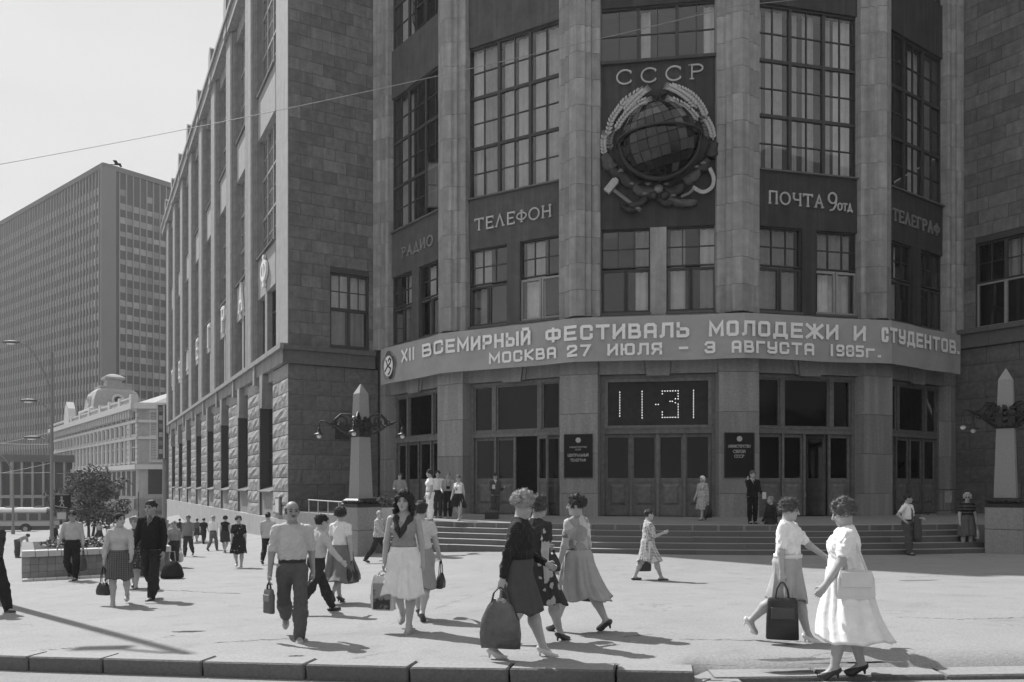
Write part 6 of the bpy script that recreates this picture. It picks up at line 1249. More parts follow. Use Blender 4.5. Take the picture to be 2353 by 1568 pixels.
    def foot_f(f, nm, g=0.0):
        an, d, pt = foot[nm]; s = H / 1.72; nrm = np.array([0, -d[2], d[1]]); side = np.array([1, 0, 0])
        if heel and pt >= -.2: toe = an + d * .135 * s - nrm * (lift - .018 * s); heelp = an - d * .03 * s - nrm * .02 * s
        else: toe = an + d * .145 * s - nrm * (lift - .02 * s - (.02 * s if heel else 0)); heelp = an - d * .045 * s - nrm * (.045 * s if not heel else .02 * s)
        f.cone(an, heelp, .036 * s, .031 * s, .02, g); f.cone(heelp, toe - d * .04 * s, .030 * s, .036 * s, .02, g); f.cone(an, toe - d * .05 * s, .034 * s, .028 * s, .02, g)
        f.cone(toe - d * .05 * s, toe, .035 * s, .024 * s, .02, g); return toe, heelp, nrm
    M = T(P0) @ Matrix.Rotation(math.radians(heading + 180), 4, 'Z')
    # --- the body
    f = Field(lo, hi, h); torso(f)
    for nm in 'LR': arm(f, nm); hand(f, nm); leg(f, nm); foot_f(f, nm)
    head_f(f); V, Q = f.mesh()
    body = link('person', np_mesh('person', V, Q, sm), None, M); tag(body, label, 'person', group)
    def child(name, f, m, amp=0.0, fr=28.0, zs=.45):
        V, Q = f.mesh()
        if len(V) == 0: return None
        if amp > 0: V = folds(V, Q, amp, seed + len(name), fr, zs)
        return link(name, np_mesh(name, V, Q, m), body)
    hc = h
    # --- clothes
    dress = bottom == 'dress'; cut_z = J['pel'][2] + (.075 * H if not untuck else -.01 * H)
    f = Field(lo, hi, hc); torso(f, .017)
    if not fem: f.ell((J['chest'] + J['waist']) * .5 + [0, 0, -.02 * H], np.array([.100, .074, .125]) * H * (.3 + .7 * b), Rp, .04, .010)
    if untuck or dress: f.ell(J['pel'] + [0, -.005, .02 * H], np.array([.102, .082, .085]) * H * b, Rp, .05, .012)
    f.plane([0, 0, cut_z - (.016 if not untuck else 0)], [0, 0, -1])
    nk = J['neck']
    for nm in 'LR':
        if sleeve > 0: arm(f, nm, .008, sleeve, .020 if sleeve < 1.2 else .013)
    if neck == 'v': f.cone(nk + Rp @ np.array([0, .05 * H, .005 * H]), J['chest'] + Rp @ np.array([0, .085 * H, .03 * H]), .042 * H, .012 * H, .01, sub=True)
    f.ell(nk + Rp @ np.array([0, .012 * H, .028 * H]), np.array([.050, .046, .034 if neck != 'wide' else .05]) * H, Rp, .012, sub=True)
    if sleeve <= 0:
        for nm, sd in (('L', -1), ('R', 1)): f.ell(J['sh' + nm] + [sd * .04 * H, 0, -.005 * H], np.array([.045, .05, .06]) * H, None, .01, sub=True)
    # the skin must not show through: cut only above
    child('dress_bodice' if dress else 'shirt', f, top_m, .015, 34)
    if neck == 'collar':
        f = Field(nk - .16, nk + .16, min(hc, .008))
        for sd in (-1, 1):
            f.cone(nk + Rp @ np.array([sd * .036 * H, -.02 * H, .012 * H]), nk + Rp @ np.array([sd * .018 * H, .046 * H, -.026 * H]), .014, .012, .01)
        f.cone(nk + Rp @ np.array([-.034 * H, -.022 * H, .012 * H]), nk + Rp @ np.array([.034 * H, -.022 * H, .012 * H]), .016, .016, .01); child('collar', f, top_m)
    if bottom == 'trousers':
        f = Field(lo, hi, hc); f.ell(J['pel'] + [0, -.012 * H, .012 * H], np.array([.098 * (1.06 if fem else .97), .076, .075]) * H * b, Rp, .05, .018)
        f.ell(J['waist'], np.array([.088, .067, .085]) * H * b, Rp, .05, .012)
        for nm in 'LR': leg(f, nm, .019, .040 if flares else .030, 1.97)
        f.plane([0, 0, cut_z + .008], [0, 0, 1]); 
        child('trousers', f, bot_m, .016, 30, .8)
        g = Field(lo, hi, hc); g.ell(J['waist'], np.array([.088, .067, .085]) * H * b, Rp, .05, .018); g.ell(J['pel'] + [0, -.012 * H, .012 * H], np.array([.098 * (1.06 if fem else .97), .076, .075]) * H * b, Rp, .05, .023)
        if not untuck: g.plane([0, 0, cut_z - .012], [0, 0, 1]); g.plane([0, 0, cut_z - .050], [0, 0, -1]); child('belt', g, waist_m or mat('leather_black', .03, .4))
    else:
        # skirt: rings round hips and legs, fuller and pleated towards the hem
        zt = cut_z + .015; zb = hem * H; rings = []; n = 84; rs = np.random.RandomState(seed); ph = rs.uniform(0, 6.3, 4); nz = 22
        for i in range(nz + 1):
            t = i / nz; z = zt + (zb - zt) * t; pr = []
            for nm in 'LR':
                Hh, K, A = J['hip' + nm], J['kn' + nm], J['an' + nm]
                if z > K[2]: u = min(1, max(0, (Hh[2] - z) / max(.01, Hh[2] - K[2]))); c = Hh + (K - Hh) * u; r = .054 * H * (1 - .34 * u) * (.45 + .55 * b)
                else: u = min(1, (K[2] - z) / max(.01, K[2] - A[2])); c = K + (A - K) * u; r = .037 * H
                pr.append((c, r))
            wz = max(0.0, min(1.0, (z - J['pel'][2] - .035 * H) / (.06 * H)))
            pw = max(0.0, min(1.0, (z - J['pel'][2] + .16 * H) / (.12 * H))); cc = (pr[0][0] + pr[1][0]) * .5; cc = cc * (1 - pw) + (J['pel'] + [0, -.009 * H, 0]) * pw; cc = cc * (1 - wz) + J['waist'] * wz; ring = []
            for k in range(n):
                a = 2 * math.pi * k / n; dv = np.array([math.cos(a), math.sin(a)])
                rr = max((c[:2] - cc[:2]) @ dv + r for c, r in pr) + .014
                ew = np.array([.1015 * (1.06 if fem else 1), .080]) * H * b + .017; rt = 1 / math.sqrt((dv[0] / ew[0]) ** 2 + (dv[1] / ew[1]) ** 2)
                wst = np.array([.090, .070]) * H * b + .016; rw = 1 / math.sqrt((dv[0] / wst[0]) ** 2 + (dv[1] / wst[1]) ** 2)
                top_r = rt * (1 - wz) + rw * wz; R_ = max(rr, rt * .93) if wz <= 0 else max(top_r, 0)
                if wz <= 0: R_ = max(R_, rt * (1 - .25 * t))
                R_ += flare * H * t ** 1.3
                w_ = math.sin(7 * a + ph[0] + 1.3 * math.sin(2 * a + ph[1]) + t) + .8 * (1 - 2 * abs(math.sin(6.5 * a + ph[1] - .8 * t + math.sin(3 * a)))) + .6 * math.sin(4 * a + ph[2]) + .5 * math.sin(17 * a + ph[3] + 2 * math.sin(a))
                R_ += fold * t ** .8 * w_ * (1.0 + .35 * math.sin(a * 2 + ph[2]))
                ring.append((cc[0] + dv[0] * R_ + sway[0] * t * t, cc[1] + dv[1] * R_ + sway[1] * t * t, z + (.022 * math.sin(3 * a + ph[3]) + .012 * math.sin(7 * a + ph[0])) * t))
            rings.append(ring)
        inner = [[(p[0] * .0 + (p[0] - c0) * .97 + c0, (p[1] - c1) * .97 + c1, p[2] + .004) for p in rings[-1]] for c0, c1 in [(sum(p[0] for p in rings[-1]) / n, sum(p[1] for p in rings[-1]) / n)]]
        mb = MB(); mb.loft(rings + inner, cap=False); mb.build('skirt', bot_m or top_m, body, smooth=True)
        if waist_m:
            mb = MB(); w0 = [(p[0] * 1.0, p[1], p[2]) for p in rings[0]]; cx_ = sum(p[0] for p in w0) / n; cy_ = sum(p[1] for p in w0) / n
            mk = lambda s_, dz: [(cx_ + (p[0] - cx_) * s_, cy_ + (p[1] - cy_) * s_, p[2] + dz) for p in w0]
            mb.loft([mk(1.01, -.022), mk(1.06, -.02), mk(1.06, .018), mk(1.01, .02)], cap=False); mb.build('belt', waist_m, body, smooth=True)
    # --- shoes
    s = H / 1.72; shm = mat('shoe_%d' % int(shoe * 100), shoe, rough=.35, spec=.5)
    for nm in 'LR':
        an = J['an' + nm]; f = Field(an - .32, an + .32, min(hc, .011)); f.lo = f.lo; toe, hl, nrm = foot_f(f, nm, .006)
        f.plane(an - nrm * (.026 * s if not heel else .030 * s) + foot[nm][1] * .03 * s, nrm * .94 - foot[nm][1] * (-.34 if heel else .0))
        if heel: f.cone(hl - nrm * .01 * s, an - foot[nm][1] * .035 * s - nrm * (lift - .012 * s), .018 * s, .012 * s, .008)
        child('shoe', f, shm)
    # --- hair and face
    if hair:
        st, hv = hair; hm = mat('hair_%d' % int(hv * 100), hv, rough=.6, var=.35, scale=45, bump=.6, bscale=70, spec=.3); rs = random.Random(seed)
        f = Field(HC - .26, HC + .22, min(hc, .010)); cap_r = np.array([.078, .098, .092]) * hs
        if st in ('short', 'crop', 'back'):
            f.ell(hp(0, -.014, .032), cap_r, HR, .01, .006)
            for i in range(26):
                a = rs.uniform(0, 6.3); e = rs.uniform(.1, 1.4); f.ell(hp(.074 * math.cos(a) * math.cos(e), -.014 + .095 * math.sin(a) * math.cos(e), .03 + .092 * math.sin(e)), np.array([.026, .03, .018]) * hs, None, .012)
            f.ell(hp(0, .085, -.03), np.array([.075, .075, .085]) * hs, HR, .012, sub=True); f.ell(hp(0, .02, -.10), np.array([.12, .13, .062]) * hs, HR, .01, sub=True)
            for sd in (-1, 1): f.ell(hp(sd * .085, .02, -.025), np.array([.03, .055, .05]) * hs, HR, .01, sub=True)
        elif st in ('curly', 'perm', 'bob', 'wave'):
            f.ell(hp(0, -.016, .034), cap_r, HR, .01, .008); big = .027 if st == 'perm' else .022
            nl = 170 if st != 'wave' else 60
            for i in range(nl):
                a = rs.uniform(0, 6.3); zz = rs.uniform(-.5 if st in ('curly', 'perm') else -.2, 1); c_ = math.sqrt(max(0, 1 - zz * zz)); y_ = math.sin(a) * c_
                if y_ > .45 and zz < .62: continue
                q = rs.uniform(1.0, 1.26 if st == 'perm' else 1.18); f.ell(hp(.080 * q * math.cos(a) * c_, -.014 + .100 * q * y_, .03 + .094 * q * zz), np.array([big * rs.uniform(.6, 1.1)] * 3) * hs * np.array([1, 1, .8]), None, .008)
            if st == 'bob':
                for i in range(70):
                    a = rs.uniform(math.pi * .86, math.pi * 2.14); zz = rs.uniform(-.15, .05); q = rs.uniform(.9, 1.25); f.ell(hp(.092 * q * math.cos(a), -.02 + .095 * q * math.sin(a), zz), np.array([.026, .026, .034]) * hs, None, .008)
            f.ell(hp(0, .105, -.025), np.array([.062, .075, .078]) * hs, HR, .015, sub=True)
            if st != 'bob': f.ell(hp(0, .03, -.12), np.array([.10, .12, .052]) * hs, HR, .012, sub=True)
        elif st == 'bald':
            f.ell(hp(0, -.018, .012), np.array([.082, .098, .066]) * hs, HR, .01, .004); f.ell(hp(0, .03, .085), np.array([.072, .125, .055]) * hs, HR, .01, sub=True); f.ell(hp(0, .10, -.01), np.array([.12, .088, .1]) * hs, HR, .01, sub=True)
            f.ell(hp(0, .0, -.085), np.array([.1, .12, .05]) * hs, HR, .01, sub=True)
        elif st == 'bun':
            f.ell(hp(0, -.014, .032), cap_r, HR, .01, .004); f.ell(hp(0, -.115, -.01), np.array([.045, .04, .045]) * hs, HR, .02); f.ell(hp(0, .105, -.02), np.array([.07, .078, .09]) * hs, HR, .012, sub=True); f.ell(hp(0, .03, -.11), np.array([.11, .12, .055]) * hs, HR, .012, sub=True)
        elif st == 'scarf':
            f.ell(hp(0, -.014, .03), cap_r, HR, .01, .010); f.cone(hp(-.07, -.05, -.03), hp(.07, -.05, -.03), .03, .03, .03); f.ell(hp(0, -.10, -.05), np.array([.05, .03, .06]) * hs, HR, .03)
            f.ell(hp(0, .105, -.03), np.array([.068, .075, .09]) * hs, HR, .012, sub=True)
        hob = child('headscarf' if st == 'scarf' else 'hair', f, hm if st != 'scarf' else mat('white_cotton', .75, .9), .010 if st != 'scarf' else .006, 150 if st != 'scarf' else 40, .35)
        if dist < 15 and st in ('curly', 'perm', 'bob', 'short', 'bun') and hob is not None:
            hv_ = np.empty(len(hob.data.vertices) * 3, np.float32); hob.data.vertices.foreach_get('co', hv_); hv_ = hv_.reshape(-1, 3); rr = np.random.RandomState(seed); mb = MB(); pick = rr.randint(0, len(hv_), 1300)
            for a_ in hv_[pick]:
                out_ = (a_ - HC); out_ = out_ / (np.linalg.norm(out_) + 1e-6); tg = np.cross(out_, rr.normal(size=3)); tg /= np.linalg.norm(tg) + 1e-6; dn = np.array([0, 0, -1.0]) if st in ('bob', 'short', 'bun') else rr.normal(size=3) * .6
                ln = rr.uniform(.012, .034) * (1.0 if st != 'short' else .7); d_ = out_ * rr.uniform(.2, .9) + tg * .8 + dn * .5; d_ /= np.linalg.norm(d_) + 1e-6; e_ = np.cross(d_, out_); e_ = e_ / (np.linalg.norm(e_) + 1e-6) * .0022; m_ = a_ + d_ * ln * .55 + out_ * .004; t_ = a_ + d_ * ln - out_ * .004
                mb.add([a_ - e_, a_ + e_, m_ + e_ * .8, m_ - e_ * .8, t_], [(0, 1, 2, 3), (3, 2, 4)])
            mb.build('hair_strands', hm, body, kind='stuff')
    if dist < 36:
        for sd in (-1, 1):
            mb = MB(); c = hp(sd * .034, .083, .008); mb.blob(c, (.0150 * hs, .010 * hs, .0085 * hs), 1, amp=.02); mb.build('eye', EYE, body, smooth=True)
            mb = MB(); mb.tube([hp(sd * .016, .093, .026), hp(sd * .036, .090, .032), hp(sd * .052, .078, .026)], [.004, .006, .003], 5); mb.build('eyebrow', EYE, body)
        mb = MB(); mb.tube([hp(-.022, .083, -.061), hp(0, .094, -.059), hp(.022, .083, -.061)], [.003, .0075, .003], 6); mb.build('mouth', LIP, body)
    info = dict(J=J, H=H, M=M, hp=hp, hs=hs, body=body, P0=P0, foot=foot, Rp=Rp, nk=nk, heading=heading)
    for e in extra: e(info)
    return info
def add_glasses(dark=False, frame_v=.05):
    def fn(i):
        hp = i['hp']; mb = MB(); m = mat('spectacle_frame_%d' % int(frame_v * 100), frame_v, .3)
        for sd in (-1, 1):
            c = [hp(sd * .035 + .022 * math.cos(a), .098 - .004 * abs(math.cos(a)), .006 + .018 * math.sin(a)) for a in np.linspace(0, 2 * math.pi, 13)]
            mb.tube(c, .0028, 5); mb.tube([hp(sd * .057, .094, .01), hp(sd * .078, .0, .008)], .0026, 5)
            if dark: mb.add([tuple(p) for p in c[:-1]], [tuple(range(12))])
        mb.tube([hp(-.013, .1, .009), hp(.013, .1, .009)], .0026, 5); mb.build('glasses', m, i['body'])
    return fn
def add_moustache(i):
    hp = i['hp']; mb = MB(); mb.tube([hp(-.028, .082, -.050), hp(0, .100, -.043), hp(.028, .082, -.050)], [.003, .0065, .003], 6); mb.build('moustache', EYE, i['body'])
def add_tie(v=.06):
    def fn(i):
        H = i['H']; Rp = i['Rp']; J = i['J']; a = i['nk'] + Rp @ np.array([0, .052 * H, -.02 * H]); c = J['chest'] + Rp @ np.array([0, .078 * H, 0]); w = J['waist'] + Rp @ np.array([0, .078 * H, -.02 * H]); mb = MB()
        mb.loft([[tuple(p + Rp @ np.array([s * wd, dy, 0])) for s, dy in ((-1, 0), (1, 0), (1, .012), (-1, .012))] for p, wd in ((a, .016), (a - [0, 0, .03], .012), (c, .030), (w, .036), (w - [0, 0, .035], .004))]); mb.build('necktie', mat_pattern('tie_stripe', 'stripes', v, v * 3.5, 26, .75), i['body'])
    return fn
def hand_pos(i, nm, down=.09):
    J = i['J']; d = J['hd' + nm] / np.linalg.norm(J['hd' + nm]); p = J['wr' + nm] + d * down * i['H'] / 1.72
    return i['M'] @ Vector(p)
def hand_bag(i, nm, label, kind='shopper', w=.34, hgt=.36, dp=.12, v=.05, handle=.22, m=None, yaw=None, category='bag', group=None):
    """a bag hanging from a hand: soft body, two strap loops over the fingers"""
    p = hand_pos(i, nm, .105); o = empty('handbag' if kind == 'handbag' else 'shopping_bag', (0, 0, 0)); m = m or mat('bag_%d_%s' % (int(v * 100), kind), v, rough=.45, var=.25, scale=9, bump=.4, bscale=25, spec=.4)
    yw = math.radians((i['heading'] if yaw is None else yaw) + 90); z0 = -handle - hgt; rs = random.Random(int(p.x * 100)); rings = []
    o.location = p; o.rotation_euler = (0, 0, yw)
    prof = {'shopper': ((0, .82, .8), (.04, .98, 1.), (.35, 1.04, 1.06), (.7, .96, .9), (.92, .82, .45), (1, .74, .16)), 'handbag': ((0, .9, .8), (.06, 1., 1.), (.4, .98, 1.), (.75, .8, .72), (.95, .62, .3), (1, .55, .16)),
            'case': ((0, .98, .8), (.03, 1.03, 1), (.5, 1, 1), (.9, .93, .8), (.97, .89, .5), (1, .86, .3)), 'sack': ((0, .96, .45), (.05, 1.02, .7), (.3, 1.0, 1.05), (.6, .92, 1.), (.85, .66, .6), (1, .34, .3))}[kind]
    for t, a, c in prof:
        ring = []
        for k in range(24):
            th = 2 * math.pi * k / 24; e = .42 if kind == 'case' else .62; cx_ = math.copysign(abs(math.cos(th)) ** e, math.cos(th)); sy = math.copysign(abs(math.sin(th)) ** e, math.sin(th))
            wob = 0 if kind == 'case' else rs.uniform(-.008, .008); ring.append((cx_ * w * .5 * a + wob, sy * dp * .5 * c + wob, z0 + hgt * t + (0 if kind == 'case' else .012 * math.sin(3 * th) * (t > .9))))
        rings.append(ring)
    MB().loft(rings).build('bag_body', m, o, smooth=True); sm = mat('strap_%d' % int(v * 100), v * .8, .5)
    for sd in (-1, 1):
        mb = MB(); q = w * .22; yy = sd * dp * .12; top = (0, sd * .006, .004); a0 = -handle - hgt * .06
        mb.tube([(-q, yy, a0 - .05), (-q, yy, a0), (-q * .75, yy * .8, -handle * .45), (-q * .3, top[1], -.012), (0, top[1], .004), (q * .3, top[1], -.012), (q * .75, yy * .8, -handle * .45), (q, yy, a0), (q, yy, a0 - .05)], .0075, 6); mb.build('strap', sm, o)
    if kind == 'case': 
        [MB().box(-w * .36, w * .36, sg * dp * .5 - .012, sg * dp * .5 + .012, z0 + hgt * .50, z0 + hgt * .78, c=.006).build('pocket', mat('pocket_%d' % int(v * 100), v * 1.9, .35, spec=.5), o) for sg in (-1, 1)]
    return tag(o, label, category, group)
# ------------------------------------------------------------------ the passers-by
def C(v, rough=.9): return mat('cloth_%03d' % round(v * 1000), v, rough, .12, 9, bump=.55, bscale=10, spec=.12)
def at_plane(px, py, z):
    Y = (ZC - z) / ((py - HY) / F); return Vector(((px - CX) / F * Y, Y, z))
def add_vcollar(v, width=.024):
    def fn(i):
        H, Rp, nk, J = i['H'], i['Rp'], i['nk'], i['J']; m = C(v)
        for sd in (-1, 1):
            f = Field(nk - .36, nk + .2, .008); tip = J['chest'] + Rp @ np.array([.012 * H, .088 * H, -.075 * H])
            a = nk + Rp @ np.array([sd * .05 * H, -.005 * H, -.012 * H]); b = nk + Rp @ np.array([sd * .052 * H, .040 * H, -.035 * H]); f.cone(a, b, width, width * 1.3, .02); f.cone(b, (b + tip) / 2 + Rp @ np.array([0, .014 * H, 0]), width * 1.3, width * 1.2, .02); f.cone((b + tip) / 2 + Rp @ np.array([0, .014 * H, 0]), tip, width * 1.2, .008, .02)
            V, Q = f.mesh(); link('collar', np_mesh('collar', V, Q, m), i['body'])
    return fn
def add_shirtfront(v=.6, tie=None):
    def fn(i):
        H, Rp, nk, J = i['H'], i['Rp'], i['nk'], i['J']; f = Field(nk - .34, nk + .16, .012); f.cone(nk + Rp @ np.array([0, .040 * H, -.015 * H]), J['chest'] + Rp @ np.array([0, .070 * H, .0]), .05, .012, .02)
        V, Q = f.mesh(); link('shirt_front', np_mesh('shirt_front', V, Q, C(v)), i['body'])
        if tie is not None:
            a = nk + Rp @ np.array([0, .070 * H, -.02 * H]); b = J['chest'] + Rp @ np.array([0, .088 * H, .0]); mb = MB(); mb.tube([a, a * .5 + b * .5 + Rp @ np.array([0, .01, 0]), b], [.016, .022, .02], 6); mb.build('necktie', C(tie), i['body'])
    return fn
def held(i, nm, name, label, cat, w, hh, dp, v, drop=.02, rx=0):
    p = hand_pos(i, nm, .12); mb = MB(); mb.box(-w / 2, w / 2, -dp / 2, dp / 2, -hh + drop, drop, c=min(.008, dp * .3)); o = mb.build(name, C(v), None, T(p) @ Matrix.Rotation(math.radians(i['heading'] + rx), 4, 'Z')); return tag(o, label, cat)
PV = 'people crossing the pavement'; LV = 'people waiting on the landing'; FV = 'people walking down the street'
# --- nearest group
i = person(672, 1466, 1153, 14, 'balding man in short sleeved shirt with glasses and moustache walking to the kerb', PV, pose='step', legs=((19, 4), (-14, 42)), arms=((-14, 9, 14), (4, 11, 10)), head=(12, 0), top_m=mat('shirt_pale', .50, .9, .12, 9, bump=.9, bscale=12), sleeve=.82, bot_m=C(.105), hair=('bald', .05), shoe=.42, neck='collar', skin=SKIN2, flares=True, extra=(add_glasses(False, .35), add_moustache))
hand_bag(i, 'R', 'small brown case with wrist loop held by the balding man', 'case', .18, .30, .07, .10, .08, yaw=50)
i = person(932, 1449, 1140, -6, 'woman with dark wavy hair and dark V collar carrying a plastic bag', PV, sex='f', pose='step', arms=((-8, 9, 8), (3, 11, 6)), head=(0, 0), top_m=C(.30), sleeve=.0, neck='v', bottom='skirt', bot_m=C(.78), hem=.27, flare=.05, fold=.022, hair=('bob', .03), heel=True, shoe=.30, extra=(add_vcollar(.045, .034),), bulk=.98)
bag = hand_bag(i, 'R', 'white plastic carrier bag with dark printed picture in the hand of the wavy haired woman', 'shopper', .33, .46, .10, .62, .06, m=mat('plastic_white', .62, .3, .1, 8, spec=.5), yaw=78)
MB().box(-.115, .115, -.066, -.060, -.50, -.16).build('printed_picture', mat_pattern('print_dark', 'blotch', .05, .28, 7, .5, .35), bag); MB().box(-.115, .115, .060, .066, -.50, -.16).build('printed_picture', MATS['print_dark'], bag)
i = person(966, 1424, 1158, 172, 'woman in pale top and grey skirt half hidden behind the wavy haired woman', PV, sex='f', pose='walk', top_m=C(.55), sleeve=.4, bottom='skirt', bot_m=C(.30), hem=.28, flare=.02, hair=('short', .06), heel=True, shoe=.10)
hand_bag(i, 'R', 'dark handbag of the woman half hidden behind another', 'handbag', .30, .22, .12, .04, .20)
i = person(1190, 1511, 1140, 78, 'stout woman in dark dotted blouse and sunglasses with a bulging bag', PV, sex='f', pose='walk', legs=((20, 4), (-12, 12)), arms=((6, 9, 60), (-14, 9, 6)), head=(8, 16), lean=4, bulk=1.2, top_m=mat_pattern('blouse_dots', 'dots', .028, .10, 42, .22), sleeve=1.92, bottom='skirt', bot_m=C(.085), hem=.285, flare=.015, fold=.008, hair=('perm', .34), heel=True, shoe=.6, extra=(add_glasses(True),), neck='round')
hand_bag(i, 'R', 'bulging dark cloth bag carried by the woman in sunglasses', 'sack', .42, .50, .15, .10, .12, m=mat('bag_sheen', .10, .3, .5, 6, bump=1.6, bscale=8, spec=.5))
i = person(1230, 1477, 1147, 128, 'woman in dark flowered dress walking away behind the stout woman', PV, sex='f', pose='walk2', arms=((10, 10, 80), (-12, 8, 14)), top_m=mat_pattern('floral_dress', 'floral', .045, .40, 8, .52), sleeve=.5, bottom='dress', hem=.27, flare=.045, hair=('perm', .09), heel=True, shoe=.05, bulk=1.12)
hand_bag(i, 'L', 'black handbag on the arm of the woman in flowered dress', 'handbag', .28, .2, .12, .03, .10)
i = person(1335, 1453, 1145, -128, 'woman with cropped dark hair in patched blouse and long pale skirt seen from behind', PV, sex='f', pose='walk', legs=((20, 5), (-20, 14)), arms=((6, 13, 10), (-6, 8, 12)), head=(28, 6), bulk=1.12, top_m=mat_pattern('blouse_patch', 'patch', .62, .16, 7, .5), sleeve=.55, bottom='skirt', bot_m=C(.36), hem=.25, flare=.06, fold=.026, sway=(.04, -.06), hair=('curly', .06), heel=True, shoe=.06)
hand_bag(i, 'R', 'dark mesh bag behind the long pale skirt', 'shopper', .30, .26, .12, .05, .12)
i = person(1790, 1473, 1157, 52, 'curly haired woman in white blouse swinging her arm and carrying a black bag', PV, sex='f', pose='step', legs=((16, 3), (-20, 26)), arms=((34, 26, 20), (-2, 10, 6)), head=(10, 12), bulk=1.12, top_m=C(.84), sleeve=.72, bottom='skirt', bot_m=C(.40), hem=.30, flare=.0, fold=.014, hair=('curly', .10), heel=True, shoe=.7, waist_m=C(.75))
hand_bag(i, 'R', 'large upright black bag with front pocket carried by the curly haired woman', 'case', .34, .46, .12, .028, .17, yaw=75)
i = person(1948, 1556, 1165, -104, 'stout woman in white dress with white shoulder bag beside the kerb', PV, pos=on_ground(1948, 1556, -.112), sex='f', pose='stand', legs=((10, 4), (-8, 8)), arms=((16, 10, 18), (4, 8, 12)), head=(8, 20), bulk=1.30, top_m=C(.84), sleeve=.62, bottom='dress', bot_m=C(.84), hem=.235, flare=.10, fold=.026, sway=(-.02, -.08), hair=('curly', .13), heel=True, shoe=.035, neck='collar')
p = i['M'] @ Vector(i['J']['pel'] + np.array([-.25, -.05, .03])); sb = empty('shoulder_bag', tuple(p), math.radians(-4), label='white leather shoulder bag on the hip of the woman in white dress', category='bag'); WL = mat('leather_white', .68, .45, .08, 8, spec=.4)
MB().loft([[(x * .5 * a, y * .5 * b_ , z) for x, y in ((-.34, -.07), (.34, -.07), (.34, .07), (-.34, .07))] for a, b_, z in ((.94, .8, -.14), (1, 1, -.11), (.95, .9, .05), (.82, .5, .12))]).build('bag_body', WL, sb); MB().box(-.14, .14, -.046, -.036, -.03, .11, c=.004).build('flap', WL, sb)
shp = sb.matrix_basis.inverted() @ (i['M'] @ Vector(i['J']['shL'] + np.array([.03, 0, .05]))); mb = MB(); mb.tube([(-.13, 0, .10), (shp[0] - .02, shp[1] - .03, shp[2]), (shp[0] + .04, shp[1] + .03, shp[2] + .015), (.12, .03, .10)], .011, 6); mb.build('strap', WL, sb)
# --- the left of the pavement
i = person(276, 1389, 1182, 22, 'woman in pale blouse and plaid skirt looking aside with a small handbag', PV, sex='f', pose='step2', arms=((22, 8, 22), (0, 13, 6)), head=(38, 0), top_m=C(.46), sleeve=1.7, bottom='skirt', bot_m=mat_pattern('plaid_skirt', 'plaid', .035, .15, 9, .62), hem=.29, flare=.03, hair=('bun', .035), heel=False, shoe=.45, neck='collar')
hand_bag(i, 'R', 'small black handbag on long straps held by the woman in plaid skirt', 'handbag', .30, .22, .14, .03, .30, yaw=70)
i = person(353, 1377, 1154, -4, 'tall young man in black jacket and dark jeans walking beside the plaid skirt', PV, pose='step', arms=((4, 12, 12), (8, 10, 22)), head=(-6, 0), top_m=C(.022), sleeve=1.95, bot_m=C(.035), hair=('short', .03), shoe=.05, neck='v', untuck=True, flares=True, skin=SKIN2, extra=(add_shirtfront(.16),))
i = person(310, 1352, 1188, 10, 'woman with fluffy hair mostly hidden between the plaid skirt and black jacket', PV, sex='f', pose='walk', top_m=mat_pattern('floral_dark', 'floral', .04, .3, 22, .4), sleeve=.5, bottom='dress', hem=.28, hair=('perm', .22), shoe=.1)
i = person(168, 1334, 1178, 8, 'man in pale long sleeved shirt and black trousers by the flower bed', PV, pose='walk', legs=((6, 4), (12, 46)), arms=((-6, 8, 8), (10, 12, 18)), head=(10, 6), top_m=C(.42), sleeve=1.75, bot_m=C(.025), hair=('short', .03), shoe=.04, neck='collar', skin=SKIN2)
hand_bag(i, 'L', 'dark shopping bag in the hand of the man by the flower bed', 'shopper', .28, .36, .12, .07, .18)
i = person(-22, 1408, 1178, 70, 'dark clothed man cut off by the picture edge', PV, pose='walk', top_m=C(.05), sleeve=1.9, bot_m=C(.03), hair=('short', .04), shoe=.04, flares=True)
i = person(402, 1304, 1199, 6, 'woman in pale top and dark trousers with a white net bag behind the black jacket', FV, sex='f', pose='step', top_m=C(.30), sleeve=.9, bottom='trousers', bot_m=C(.05), hair=('short', .30), shoe=.04)
hand_bag(i, 'L', 'white net bag of the woman behind the black jacket', 'sack', .22, .34, .14, .55, .14)
q = on_ground(396, 1330); lb = MB(); lb.loft([[(x * a, y * a, z) for x, y in ((-.26, -.13), (.26, -.13), (.26, .13), (-.26, .13))] for a, z in ((1, .02), (1.02, .1), (.8, .32), (.45, .46))]); o = empty('travel_bag', tuple(q), math.radians(10), label='dark travel bag standing on the pavement behind the tall young man', category='bag'); lb.build('bag_body', C(.03), o, smooth=True); mb = MB(); mb.tube([(-.08, 0, .44), (-.06, 0, .72), (.06, 0, .72), (.08, 0, .44)], .014, 6); mb.build('handle', C(.3), o)
person(434, 1279, 1186, 6, 'stocky man in striped short sleeved shirt walking up the street', FV, pose='step2', bulk=1.12, top_m=mat_pattern('striped_shirt', 'stripes', .10, .30, 11, .5), sleeve=.9, bot_m=C(.05), hair=('short', .12), shoe=.04, untuck=True, skin=SKIN2)
person(467, 1251, 1192, 176, 'distant man in all dark clothes seen from behind', FV, pose='step', top_m=C(.03), sleeve=.6, bot_m=C(.04), hair=('short', .03), shoe=.04)
person(488, 1267, 1187, 168, 'man in white shirt and grey trousers walking away down the street', FV, pose='step2', top_m=C(.72), sleeve=1.4, bot_m=C(.14), hair=('short', .3), shoe=.06)
